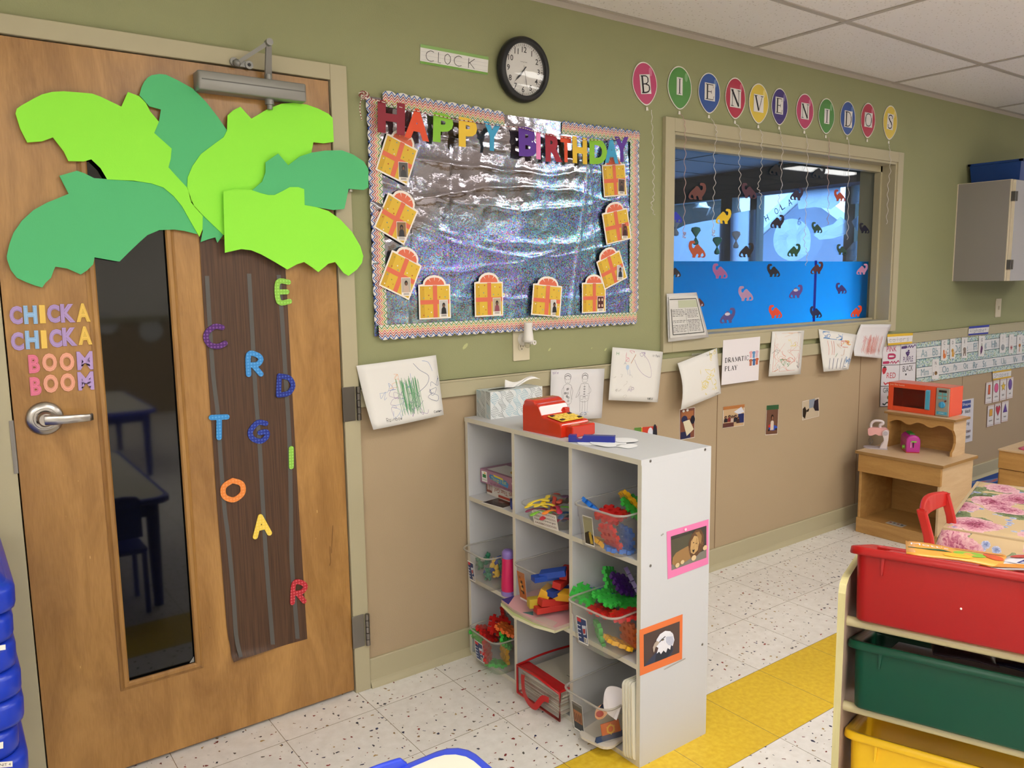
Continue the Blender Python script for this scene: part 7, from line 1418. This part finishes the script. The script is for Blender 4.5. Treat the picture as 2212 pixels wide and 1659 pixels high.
b = MB(); b.prism(P + [(ux - .001, uy0 + .0006, uz - .0005), (ux - .001, uy1 - .0006, uz - .0005)], (.010, 0, 0), MAPLE); b.build('scalloped_valance', ht)
b = MB(); b.box(ux - .014, uy0 - .014, uz, 4.512, uy1 + .014, uz + .012, PLYEDGE); b.box(ux - .012, uy0 - .012, uz + .0115, 4.51, uy1 + .012, uz + .0125, MAPLE2); b.build('top_shelf', ht, bevel=.001)
q = F(1935, 1132, .074); p = Pic(q + V((.03, .045, .0004)), q + V((.02, -.05, .0004)), q + V((-.035, -.05, .0004)), q + V((-.025, .045, .0004)), mat('#C8C4C0', .4), .0003)
for i in range(4): p.rect(.06 + i * .23, .2, .2 + i * .23, .55, mat(('#8A3A34', '#5E6A70', '#A05040', '#3A4450')[i], .5)); p.line([(.06 + i * .23, .75), (.22 + i * .23, .75)], .002, INK, lay=False)
p.mb.build('sticker', ht)
# microwave
mz = .653; mw = empty('toy_microwave', (4.44, -.30, mz), 'orange toy microwave with blue handle and grey control panel', 'toy microwave'); OG = mat('#E8502A', .3, coat=.3)
q0, q1 = F(1918, 884, mz), F(2046, 901, mz); d = (q1 - q0).normalized(); nrm = V((-d.y, d.x, 0)); 
if nrm.x < 0: nrm = -nrm
Lm = .335; dep = .135; hh = .155
MM = Matrix(((d.x, nrm.x, 0, q0.x), (d.y, nrm.y, 0, q0.y), (0, 0, 1, mz), (0, 0, 0, 1)))
b = MB(); wx0, wx1, wz0, wz1 = .028, .205, .026, .128
b.box(0, .004, 0, Lm, dep, .004, OG, MM); b.box(0, .004, hh - .006, .2399, dep - .0061, hh, OG, MM); b.box(0, .004, .0041, .008, dep - .0061, hh - .0061, OG, MM); b.box(.24, .004, .0041, Lm, dep - .0061, hh, OG, MM); b.box(0, dep - .006, .0041, Lm, dep, hh, OG, MM); b.build('housing', mw, bevel=.0015)
b = MB(); b.box(0, -.004, 0, wx0, .006, hh, OG, MM); b.box(wx1, -.004, 0, .262, .006, hh, OG, MM); b.box(wx0, -.004, 0, wx1, .006, wz0, OG, MM); b.box(wx0, -.004, wz1, wx1, .006, hh, OG, MM)
fdoor = b.build('door', mw, bevel=.001); b = MB(); b.box(wx0, .000, wz0, wx1, .002, wz1, clear_plastic('red_window', '#E8806C', .25, .1, '#8A2A1C'), MM); b.build('door_window', fdoor)
b = MB(); b.text('just like home', MM @ Matrix.Translation((.050, -.0045, hh - .012)) @ Matrix.Rotation(pi / 2, 4, 'X'), mat('#F2C8B4', .5), w=.082); b.build('lettering', fdoor)
b = MB(); TQ = mat('#4AA8C8', .35); b.prism([(.214, -.004, .024), (.214, -.016, .030), (.214, -.016, .128), (.214, -.004, .134)], (.020, 0, 0), TQ, MM); b.build('handle', fdoor, bevel=.0015)
b = MB(); b.lathe([(.07, 0), (.072, .003), (.066, .003), (.05, .002)], mat('#4E5460', .5), MM @ Matrix.Translation((.12, .07, .012)), 28); b.build('turntable', mw)
b = MB(); PN = mat('#A09A8E', .4); b.box(.266, -.005, .002, Lm - .002, .004, hh - .004, PN, MM); cp = b.build('control_panel', mw, bevel=.001); 
b = MB(); b.box(.280, -.0062, .128, .320, -.005, .140, mat('#2A201E', .3), MM); b.build('display', cp)
for i in range(2):
    for j in range(2): b = MB(); b.box(.277 + i * .025, -.0075, .092 + j * .020, .296 + i * .025, -.005, .106 + j * .020, mat('#6AB0B4', .4), MM); b.build('button', cp, bevel=.0015)
b = MB(); b.lathe([(.017, 0), (.016, .006), (.014, .007)], mat('#3E9AC8', .35), MM @ Matrix.Translation((.299, -.005, .062)) @ Matrix.Rotation(pi / 2, 4, 'X'), 24); b.box(-.003, -.015, .006, .003, .015, .009, mat('#4AA8D4', .35), MM @ Matrix.Translation((.299, -.005, .062)) @ Matrix.Rotation(pi / 2, 4, 'X')); b.build('dial', cp)
b = MB(); b.lathe([(.005, 0), (.0045, .004)], mat('#6A2018', .3), MM @ Matrix.Translation((.316, -.005, .083)) @ Matrix.Rotation(pi / 2, 4, 'X'), 12); b.build('light', cp)
b = MB(); b.box(.273, -.0068, .010, .327, -.005, .026, mat('#4AA8C8', .4), MM); b.text('START', MM @ Matrix.Translation((.3, -.0072, .018)) @ Matrix.Rotation(pi / 2, 4, 'X'), mat('#D8F0F4', .4), w=.03); b.build('start_button', cp)
# mixer
MXZ = .454; mo = F(1893, 968, MXZ); mx_ = empty('toy_mixer', (mo.x, mo.y, MXZ), 'pink and white toy stand mixer on the hutch counter', 'toy mixer'); S = .9
MW_ = mat('#D9CDD0', .35); MPK = mat('#E3A9A8', .35); LV = mat('#B7AEB8', .4)
MX = Matrix.Translation((mo.x, mo.y, MXZ)) @ Matrix.Rotation(radians(-62), 4, 'Z') @ Matrix.Scale(S, 4)
# local: x = along the head, beater end at -x
b = MB(); o = [(p_.x, p_.y) for p_ in smooth_line([V(q) for q in ((.062, .034, 0), (.0, .037, 0), (-.045, .036, 0), (-.068, .02, 0), (-.072, 0, 0), (-.068, -.02, 0), (-.045, -.036, 0), (0, -.037, 0), (.062, -.034, 0))], 3)]
b.prism([(x, y, 0) for x, y in o], (0, 0, .007), LV, MX); b.build('base', mx_, bevel=.001)
for s in (-1, 1):
    b = MB(); b.prism([(.018, s * .030, .007), (.026, s * .030, .025), (.040, s * .030, .045), (.038, s * .030, .070), (.030, s * .030, .090), (.030, s * .030, .108), (.042, s * .030, .120), (.056, s * .030, .120), (.066, s * .030, .105), (.064, s * .030, .060), (.058, s * .030, .007)], (0, -s * .010, 0), MW_, MX); b.build('support_arm', mx_, bevel=.002)
    b = MB(); b.cyl(MX @ V((.048, s * .0305, .100)), MX @ V((.048, s * .035, .100)), .011, LV, 16); b.build('pivot_knob', mx_)
b = MB(); pr = [(-.050, .090), (-.052, .118), (-.040, .128), (.045, .130), (.060, .118), (.060, .095), (.045, .084), (.010, .082), (-.008, .090), (-.018, .084), (-.030, .078), (-.045, .078)]
b.prism([(x, -.019, z) for x, z in pr], (0, .038, 0), MPK, MX); b.build('mixer_head', mx_, bevel=.005)
b = MB(); b.tube([MX @ V(q) for q in smooth_line([V(q) for q in ((-.036, 0, .128), (-.034, 0, .150), (-.020, 0, .166), (.0, 0, .170), (.022, 0, .168), (.032, 0, .160), (.026, 0, .150), (.016, 0, .146), (.014, 0, .128))], 4)], .0085 * S, MW_, 10); b.build('handle', mx_)
b = MB(); b.cyl(MX @ V((-.036, 0, .085)), MX @ V((-.036, 0, .024)), .0022, STEEL, 8)
for k_ in range(4):
    a = k_ * pi / 4; b.tube([MX @ V((-.036 + .015 * sin(t) * cos(a), .015 * sin(t) * sin(a), .064 - .042 * t / pi)) for t in [pi * i / 10 for i in range(11)]], .0011, STEEL, 5)
b.build('whisk', mx_)
# toaster
to = F(1966, 975, MXZ); ts = empty('toy_toaster', (to.x, to.y, MXZ), 'magenta toy toaster with lime lever and slot', 'toy toaster'); MG = mat('#B4288E', .25, coat=.4); LM = mat('#7CBE3C', .35)
TM = Matrix.Translation((to.x + .005, to.y, MXZ)) @ Matrix.Rotation(radians(-50), 4, 'Z')   # local: lever face towards -y, long axis along x/y
b = MB(); rs = []
for y, k_ in ((-.050, .90), (-.047, .97), (-.042, 1), (.075, 1), (.082, .96), (.085, .88)):
    rs.append([(x * k_, y, .006 + (z - .006) * (k_ if z > .05 else 1)) for x, z in [(-.034, .006), (-.036, .05), (-.034, .075)] + [(-.034 + .068 * (i / 8) * 1.0, .075 + .021 * sin(pi * i / 8) ** .6) for i in range(1, 8)] + [(.034, .075), (.036, .05), (.034, .006)]])
b.rings(rs, MG, TM @ Matrix.Rotation(0, 4, 'Z'), smooth=False); b.build('toaster_body', ts, bevel=.003)
b = MB(); b.box(-.033, -.046, 0, .033, .082, .007, mat('#C8302C', .35), TM); b.build('foot', ts, bevel=.001)
b = MB(); b.prism([(-.014, -.02, .094), (-.010, -.02, .100), (.010, -.02, .100), (.014, -.02, .094)], (0, .085, 0), mat('#2E7A2C', .4), TM); b.build('slot', ts)
b = MB(); b.box(-.002, -.0525, .030, .002, -.050, .062, BLACK, TM); b.box(-.013, -.0515, .030, -.010, -.050, .060, mat('#E8B8DC', .4), TM); b.build('lever_track', ts)
b = MB(); b.box(-.013, -.062, .060, .013, -.051, .066, LM, TM); b.build('lever', ts, bevel=.002)
b = MB(); b.cyl(TM @ V((-.036, -.02, .028)), TM @ V((-.047, -.02, .028)), .010, LM, 16); b.build('dial', ts)
# ---------------------------------------------------------------- second kitchen cabinet, rug
sk = empty('toy_sink_cabinet', (4.95, -.75, 0), 'maple toy cabinet with a recessed pink tray, cut by the right edge', 'toy cabinet'); a = F(2159, 970, .46); ax, ay = a.x, a.y
b = MB(); b.box(ax + .006, ay - .44, .0085, ax + .44, ay, .352, MAPLE); b.build('body', sk)
b = MB(); b.box(ax, ay - .445, .356, ax + .445, ay + .002, .452, MAPLE); b.build('upper_box', sk, bevel=.002)
b = MB(); b.box(ax - .006, ay - .45, .452, ax + .45, ay + .006, .462, MAPLE2); b.build('counter_top', sk, bevel=.002)
b = MB(); b.box(ax - .001, ay - .43, .03, ax + .006, ay - .006, .345, MAPLE); b.build('door', sk, bevel=.002)
c = F(2206, 966, .463); b = MB(); PT = mat('#D8506E', .3); rs = []
for k_, z in ((1, .463), (1, .466), (.86, .466), (.8, .455), (.5, .454)): rs.append([(ax + .22 + x_ * k_, ay - .21 + y_ * k_, z) for x_, y_ in rrect(.17, .15, .04)])
b.rings(rs, PT); b.build('sink_tray', sk)
k = NT('play_rug'); p_ = pos(k, 1, 1, 1); n1 = k.n('TexNoise', {'Vector': pos(k, 2.2, 9, 1), 'Scale': 1.3, 'Detail': 1.0})
k.set('Base Color', k.ramp((n1, 0), [(0, rgb('#173A86')), (.50, rgb('#1C4594')), (.56, rgb('#4C80BC')), (.62, rgb('#C4572C')), (.67, rgb('#1C4594'))])); k.set('Roughness', .95); n1 = None
b = MB(); b.box(4.85, -3.2, .0005, 8.2, -.024, .008, k.m); b.build('play_rug', label='blue children rug with orange and pale shapes by the far wall', cat='rug')
# ---------------------------------------------------------------- floral table and red chair
k = NT('floral_cloth'); p_ = pos(k); base = rgb('#D3B78C')
def blobs(scale, thr, col_stops, prev, seedv, petals=0.0, prob=.6):
    mp = k.n('Mapping', {'Vector': p_, 'Location': (seedv, seedv * .7, seedv * .3)})
    nz = k.n('TexNoise', {'Vector': (mp, 0), 'Scale': scale * 3.2, 'Detail': 2.0}); ad = k.n('Mix', {4: (mp, 0), 5: (nz, 'Color'), 0: .10 / scale * 3}, data_type='VECTOR')
    vo = k.n('TexVoronoi', {'Vector': (ad, 1), 'Scale': scale}); sp = k.n('SeparateColor', {'Color': (vo, 'Color')})
    m = k.math('MULTIPLY', k.math('LESS_THAN', (vo, 'Distance'), thr), k.math('LESS_THAN', (sp, 'Red'), prob))
    n2 = k.n('TexNoise', {'Vector': (mp, 0), 'Scale': scale * 9, 'Detail': 3.0, 'Distortion': 1.5})
    t = k.math('ADD', k.math('MULTIPLY', (n2, 0), .75), k.math('MULTIPLY', (vo, 'Distance'), .6))
    return k.mix(m, prev, k.ramp(t, col_stops))
c_ = blobs(9.5, .55, [(.34, rgb('#2E3A2A')), (.56, rgb('#66764E')), (.78, rgb('#98A078'))], base, 3.1, prob=.8)
c_ = blobs(30, .42, [(.3, rgb('#4A5A94')), (.5, rgb('#8A9AC8')), (.7, rgb('#D8D8E4'))], c_, 7.7, prob=.34)
c_ = blobs(7.0, .56, [(.34, rgb('#7A2438')), (.48, rgb('#B4587A')), (.62, rgb('#DCA0AE')), (.82, rgb('#EBC8C6'))], c_, 1.35, prob=.66)
k.set('Base Color', c_); k.set('Roughness', .55); CLOTH = k.m
tc_ = V((3.015, -1.091, .5)); ex = V((.961, .277, 0)).normalized(); ey = V((.277, -.961, 0)).normalized()
ft = empty('play_table', tc_ + ex * .4 + ey * .4 - V((0, 0, .5)), 'small red-legged play table under the floral cloth', 'table')
b = MB(); P = [tc_ + V((0, 0, -.004)), tc_ + ex * .80 + V((0, 0, -.004)), tc_ + ex * .80 + ey * .80 + V((0, 0, -.004)), tc_ + ey * .80 + V((0, 0, -.004))]; b.prism([p_2 + (ex + ey) * .0 for p_2 in P], (0, 0, -.022), mat('#C8B08A', .5)); b.build('tabletop', ft)
RP = mat('#C0201C', .35, coat=.2)
for i, j in ((.06, .06), (.74, .06), (.74, .74), (.06, .74)):
    q = tc_ + ex * i + ey * j; b = MB(); b.cyl((q.x, q.y, 0), (q.x, q.y, .475), .022, RP, 14, r1=.026); b.build('leg', ft)
b = MB(); G = 34; vs = []; LT = .80; DR = .10
def cl(u, v):
    x, y = u * (LT + 2 * DR) - DR, v * (LT + 2 * DR) - DR; cxx, cyy = min(max(x, 0), LT), min(max(y, 0), LT); ox, oy = x - cxx, y - cyy; dd = math.hypot(ox, oy)
    out = .035 * dd / DR; z = -.96 * dd if dd > 0 else 0; fl = .008 * sin(18 * (x + y)) * dd / DR
    nx_, ny_ = (ox / dd, oy / dd) if dd > 1e-6 else (0, 0)
    return tc_ + ex * (cxx + nx_ * (out + fl)) + ey * (cyy + ny_ * (out + fl)) + V((0, 0, z - (0 if dd == 0 else .001)))
for j in range(G + 1):
    for i in range(G + 1): vs.append(cl(i / G, j / G))
b.add(vs, [(j * (G + 1) + i, j * (G + 1) + i + 1, (j + 1) * (G + 1) + i + 1, (j + 1) * (G + 1) + i) for j in range(G) for i in range(G)], CLOTH, smooth=True)
b.build('tablecloth', label='rose and leaf patterned tablecloth on the play table', cat='tablecloth')
rc_ = empty('toddler_chair', (2.96, -1.08, 0), 'red painted wooden toddler chair at the floral table corner', 'chair')
p0, p1 = F(2004, 1108, .60), F(2053, 1070, .60); d = (p1 - p0).normalized(); f_ = V((-d.y, d.x, 0)); f_ = f_ if f_.y < 0 else -f_
CM = Matrix(((d.x, f_.x, 0, p0.x), (d.y, f_.y, 0, p0.y), (0, 0, 1, 0), (0, 0, 0, 1))); Wc = (p1 - p0).length
for x in (0, Wc):
    b = MB(); b.rings([[(x - .010, -.018 + o_, z), (x + .010, -.018 + o_, z), (x + .010, .014 + o_, z), (x - .010, .014 + o_, z)] for z, o_ in ((0, .0), (.28, .03), (.40, .026), (.52, .008), (.60, -.016), (.606, -.016))], RP, CM, smooth=False); b.build('back_post', rc_, bevel=.006)
    b = MB(); b.box(x - .014, .27, 0, x + .014, .30, .29, RP, CM); b.build('leg', rc_, bevel=.004)
b = MB(); rs = []
for i in range(11):
    t = i / 10; x = Wc * t; bow_ = -.022 * sin(pi * t); rs.append([(x, -.022 + bow_, .562), (x, -.006 + bow_, .560), (x, -.010 + bow_, .610 + .012 * sin(pi * t)), (x, -.027 + bow_, .612 + .012 * sin(pi * t))])
b.rings(rs, RP, CM, smooth=False); b.build('top_rail', rc_, bevel=.004)
b = MB(); b.box(-.02, .01, .285, Wc + .02, .31, .303, RP, CM); b.build('seat', rc_, bevel=.006)
b = MB(); b.box(0, .02, .12, .012, .29, .15, RP, CM); b.box(Wc - .012, .02, .12, Wc, .29, .15, RP, CM); b.build('stretcher', rc_)
# ---------------------------------------------------------------- bin rack
RK = CAM + ray(1812, 1255) * 1.62; RK.z = 0; ang = radians(-69.7); dx_ = V((cos(ang), sin(ang), 0)); dn = V((sin(ang), -cos(ang), 0)); dn = dn if dn.x < 0 else -dn
RM_ = Matrix(((dx_.x, -dn.x, 0, RK.x), (dx_.y, -dn.y, 0, RK.y), (0, 0, 1, 0), (0, 0, 0, 1)))   # local x along the rack, y to its back
rk = empty('bin_rack', RK, 'pale wooden toy rack with rods that hold the coloured bins', 'toy rack')
def zat(u, v, s=1.62): return (CAM + ray(u, v) * s).z
zt = zat(1812, 1255)
for x in (0, .90):
    b = MB(); pr = [(0, 0), (0, zt - .025), (.008, zt - .008), (.03, zt), (.24, zt), (.30, .5), (.30, 0)]
    b.prism([(x, y, z) for y, z in pr], (.014 if x == 0 else -.014, 0, 0), mat('#B59C8A', .5), RM_, side=CREAMW); b.build('side_panel', rk, bevel=.002)
rows = [(zat(1826, 1178), zat(1826, 1330), '#A01412', 'red'), (zat(1836, 1392), zat(1838, 1530), '#04442E', 'green'), (zat(1829, 1607), zat(1829, 1607) - .135, '#E8B81C', 'yellow')]
for zr0, zr1, c, nm in rows:
    for yy, dz in ((.03, -.030), (.25, -.095)):
        b = MB(); b.cyl(RM_ @ V((.012, yy + (.0), zr1 + dz + .008)), RM_ @ V((.89, yy, zr1 + dz + .008)), .0105, mat('#BDB084', .3, coat=.3), 14); b.build('rod', rk)
    m = mat(c, .36, bump=.06, bscale=500, spec=.32); Lb, Db, hb = .44, .285, zr0 - zr1; tl = radians(-16)
    t = empty('storage_bin', RM_ @ V((.24, .13, zr1)), {'red': 'red plastic bin with snack packets on the top of the rack', 'green': 'dark green plastic bin in the middle of the rack', 'yellow': 'empty yellow plastic bin at the bottom of the rack'}[nm], 'storage bin')
    BM = RM_ @ Matrix.Translation((.026 if nm != 'red' else .022, -.012, zr1 - .0)) @ Matrix.Rotation(tl, 4, 'X')
    b = MB(); rs = []
    for k_, z in ((.5, 0), (.935, 0), (.95, .004), (.985, hb * .9), (.99, hb), (.97, hb), (.965, hb * .9), (.93, .008), (.5, .006)): rs.append([(Lb / 2 + x_, Db / 2 + y_, z) for x_, y_ in rrect(Lb / 2 * k_, Db / 2 * (k_ if k_ < .9 else k_), .022 * k_, 4)])
    b.rings(rs, m, BM); b.build('bin_body', t)
    b = MB(); rs = []
    for k_, z in ((.985, hb - .012), (1.045, hb - .012), (1.05, hb - .009), (1.045, hb + .002), (1.03, hb + .004), (.975, hb + .004), (.97, hb - .002), (.985, hb - .012)): rs.append([(Lb / 2 + x_, Db / 2 + y_, z) for x_, y_ in rrect(Lb / 2 * k_, Db / 2 * k_ + (.0), .028, 4)])
    b.rings(rs, m, BM, cap0=False, cap1=False); b.build('rim', t)
    b = MB(); b.prism([(.052, Db * .012, hb - .012), (.058, Db * .012, hb - .012), (.0565, .004, hb * .68), (.0535, .004, hb * .68)], (0, -.006, 0), m, BM); b.build('rib', t)
    if nm == 'red':
        b = MB(); q = BM.inverted() @ (CAM + ray(2076, 1315) * 1.0); c0 = BM.inverted() @ CAM; dd = q - c0; s_ = (.004 - c0.y) / dd.y; h_ = c0 + dd * s_; b.ball(h_ + V((0, -.002, 0)), .0022, mat('#F2DCD4', .3), BM, 8, 5); b.build('white_dot', t)
# packets in the red bin
BMr = RM_ @ Matrix.Translation((.022, -.012, rows[0][1])) @ Matrix.Rotation(radians(-16), 4, 'X'); hb = rows[0][0] - rows[0][1]
def packet(M, w, h, base, fn, label):
    p = Pic(M @ V((-w / 2, h / 2, 0)), M @ V((w / 2, h / 2, 0)), M @ V((w / 2, -h / 2, 0)), M @ V((-w / 2, -h / 2, 0)), mat(base, .25), .003, bulge=lambda s, t: .006 * sin(pi * s) * sin(pi * t) + .002 * sin(7 * s + 4 * t), grid=8); p.n = (M.to_3x3() @ V((0, 0, 1))).normalized(); fn(p); p.mb.build('snack_packet', label=label, cat='snack packet')
OGP = mat('#E8963A', .25); WHP = mat('#ECEAF0', .25); BLP = mat('#242E8C', .25)
def fp1(p):
    p.rect(.02, .05, .45, .62, mat('#1E5A34', .25)); p.text("Mott's", .24, .32, WHP, w=.38); p.ell(.62, .6, .16, .2, mat('#8CBE3C', .25)); p.ell(.5, .82, .14, .12, mat('#E8B83C', .25)); p.ell(.85, .5, .1, .2, mat('#D8582C', .25)); p.rect(.5, .05, .98, .2, OGP)
def fp2(p):
    p.poly([(.1, .1), (.9, .06), (.98, .7), (.6, .92), (.05, .6)], WHP); p.text('Little', .5, .3, BLP, w=.55); p.text('Bites', .52, .58, BLP, w=.55); p.ell(.82, .78, .15, .13, mat('#C02A34', .25)); p.ell(.86, .78, .07, .06, mat('#EAC040', .25), 8); p.rect(.0, .8, .45, 1, OGP); p.rect(.55, .0, .98, .06, OGP); p.ell(.15, .3, .1, .12, mat('#C8382C', .25))
packet(BMr @ Matrix.Translation((.17, .17, hb + .012)) @ Matrix.Rotation(radians(8), 4, 'Z') @ Matrix.Rotation(radians(9), 4, 'X'), .19, .13, '#E9A446', fp1, 'orange snack packet with a green fruit label at the left in the red bin')
packet(BMr @ Matrix.Translation((.335, .155, hb + .022)) @ Matrix.Rotation(radians(-24), 4, 'Z') @ Matrix.Rotation(radians(11), 4, "X") @ Matrix.Rotation(radians(-6), 4, 'Y'), .20, .17, '#E8E4EC', fp2, 'white snack packet with blue lettering at the right in the red bin')
b = MB(); 
for i in range(3): b.box(.05 + i * .12, .05, .02 + i * .01, .15 + i * .12, .2, .09 + i * .012, mat(('#D8B48A', '#C8A080', '#E0C8A0')[i], .5), BMr)
b.build('snack_box', label='tan snack boxes packed under the packets in the red bin', cat='snack box')
BMg = RM_ @ Matrix.Translation((.026, -.012, rows[1][1])) @ Matrix.Rotation(radians(-16), 4, 'X')
hb = rows[1][0] - rows[1][1]
for x, y, c, lb, w_, rz in ((.19, .17, '#4A3E44', 'dark glossy packet at the left in the green bin', .12, 10), (.27, .19, '#22283E', 'navy packet in the middle of the green bin', .14, -8), (.36, .18, '#3E4468', 'blue packet with a white oval at the right in the green bin', .12, 14)):
    M = BMg @ Matrix.Translation((x, y, hb + .004)) @ Matrix.Rotation(radians(rz), 4, 'Z') @ Matrix.Rotation(radians(10), 4, 'X')
    packet(M, w_, .10, c, (lambda p, c=c: (p.ell(.6, .5, .2, .2, mat('#E0DCE4', .25)), p.ell(.6, .5, .1, .1, mat('#A02C40', .25)))) if '3E4468' in c else (lambda p: p.poly([(.1, .2), (.4, .1), (.5, .5), (.2, .6)], mat('#A8A4A8', .2))), lb)
b = MB(); b.box(.06, .04, .01, .38, .24, hb - .012, mat('#2A2C34', .6), BMg); b.build('snack_box', label='dark box under the packets in the green bin', cat='snack box')
# ---------------------------------------------------------------- stack of blue rest cots at the left edge
CB = mat('#1738B8', .28, bump=.05, bscale=300); top_z = .838; nC = 11
for i in range(nC):
    z = top_z - .0585 * (i + 1); xo = .205 - .010 * ((i * 7) % 3) * .4 + (.006 if i < 5 else 0) - .004 * (i % 2); yo = -.66
    t = empty('rest_cot', (xo - .65, -.38, z), 'blue plastic rest cot, %s in the stack at the left edge' % ('topmost' if i == 0 else ('second', 'third', 'fourth', 'fifth', 'sixth', 'seventh', 'eighth', 'ninth', 'tenth', 'eleventh')[i - 1] + ' from the top'), 'rest cot', 'stacked rest cots at the left edge')
    for xx in (xo - .06, xo - 1.24):
        b = MB(); b.rings([[(xx + x_, -.38 + y_, z + zz) for x_, y_ in rrect(.06 - k_, .28 - k_, .045, 5)] for k_, zz in ((.010, 0), (.003, .004), (.001, .012), (0, .044), (.004, .053), (.012, .0578))], CB); b.build('end_frame', t)
        if i == 0:
            b = MB(); b.rings([[(xx + x_ - .004, -.38 + y_, z + .056 + zz) for x_, y_ in rrect(.052 - k_ * .6, .27 - k_ * 2, .04, 5)] for k_, zz in ((0, 0), (.012, .012), (.03, .024), (.055, .032))], CB); b.build('raised_crown', t)
    b = MB(); b.box(xo - 1.2, -.64, z + .018, xo - .10, -.12, z + .024, mat('#2A48B8', .8)); b.build('sleeping_sheet', t)
    for s in (-.645, -.115): b = MB(); b.cyl((xo - 1.2, s, z + .022), (xo - .11, s, z + .022), .012, CB, 10); b.build('side_rail', t)
for (u0, v0, u1, v1, tx) in ((-6, 1392, 12, 1403, ''), (-6, 1602, 7, 1616, ''), (-12, 1644, 27, 1656, 'UNIT 4')):
    c = [W(u, v, -.6615) for u, v in ((u0, v0 + 3), (u1, v0), (u1, v1), (u0, v1 + 3))]; p = Pic(*c, mat('#E4E0D8', .5), .0006)
    if tx: p.text(tx, .5, .5, INK, w=.8)
    p.build('name_tag', label={1392: 'blank white name tag on the fourth cot of the stack', 1602: 'small white name tag near the bottom of the cot stack', 1644: 'white name tag with black writing, lowest on the cot stack'}[v0], cat='name tag')
# ---------------------------------------------------------------- activity table, blue chair behind it, second table
def kid_table(x0, x1, y0, y1, z, label, legs=True):
    t = empty('activity_table', ((x0 + x1) / 2, (y0 + y1) / 2, 0), label, 'table'); BE = mat('#3C52D8', .3); w, d = (x1 - x0) / 2, (y1 - y0) / 2; cx_, cy_ = (x0 + x1) / 2, (y0 + y1) / 2
    b = MB(); b.rings([[(cx_ + a, cy_ + c_, zz) for a, c_ in rrect(w - k_, d - k_, .055)] for k_, zz in ((.004, z - .030), (0, z - .026), (0, z - .006), (.004, z - .001), (.010, z), (.02, z - .0006))], BE, cap1=False); b.build('edge_band', t)
    b = MB(); b.rings([[(cx_ + a, cy_ + c_, zz) for a, c_ in rrect(w - .018, d - .018, .04)] for zz in (z - .02, z - .0008)], mat('#ECE8D8', .3), smooth=False); b.build('tabletop', t)
    LB = mat('#1E34A8', .35)
    b = MB(); 
    for q in ((x0 + .05, y0 + .05, x1 - .05, y0 + .07), (x0 + .05, y1 - .07, x1 - .05, y1 - .05), (x0 + .05, y0 + .05, x0 + .07, y1 - .05), (x1 - .07, y0 + .05, x1 - .05, y1 - .05)): b.box(q[0], q[1], z - .09, q[2], q[3], z - .03, LB)
    b.build('apron', t)
    for x in (x0 + .07, x1 - .07):
        for y in (y0 + .07, y1 - .07): b = MB(); b.cyl((x, y, 0), (x, y, z - .03), .02, LB, 12, r1=.03); b.build('leg', t)
kid_table(.285, .905, -2.36, -1.160, .5, 'white activity table with bright blue rounded edge, bottom of the photo')
kid_table(.6, 1.42, -5.0, -3.75, .5, 'white table with blue edge mirrored in the door glass')
bc_ = empty('toddler_chair', (.70, -1.10, 0), 'blue moulded toddler chair tucked behind the activity table', 'chair'); BC = mat('#2F49D6', .3)
b = MB(); rs = []
for i in range(13):
    t = i / 12; x = .628 + .150 * t; zt_ = .512 + .010 * sin(pi * t) - (.012 if i in (0, 12) else 0); y = -1.158 - .006 * sin(pi * t) - .02 * 0
    rs.append([(x, y, .34), (x, y - .014, .34), (x, y - .012, zt_), (x, y - .006, zt_ + .004), (x, y, zt_)])
b.rings(rs, BC, smooth=False); b.build('backrest', bc_, bevel=.003)
b = MB(); b.rbox(.59, -1.16, .26, .83, -.93, .275, .03, BC) if 0 else b.rbox(.61, -1.42, .265, .80, -1.17, .28, .03, BC); b.build('seat', bc_)
for x in (.63, .78):
    for y in (-1.40, -1.17): b = MB(); b.cyl((x, y, 0), (x, y, .27), .011, BC, 10); b.build('leg', bc_)
# paper plates and a poster on the opposite wall, seen mirrored in the door glass
for i, x in enumerate((1.62, 2.05, 2.4)):
    b = MB(); b.lathe([(.11, 0), (.12, .006), (.115, .008), (.09, .003)], mat('#D6D4D0', .7), Matrix.Translation((x, -6.79, 1.0 - .1 * (i % 2))) @ Matrix.Rotation(-pi / 2, 4, 'X'), 24); b.build('paper_plate', label='paper plate on the opposite wall, %s in the door glass reflection' % ('left', 'middle', 'right')[i], cat='paper plate')
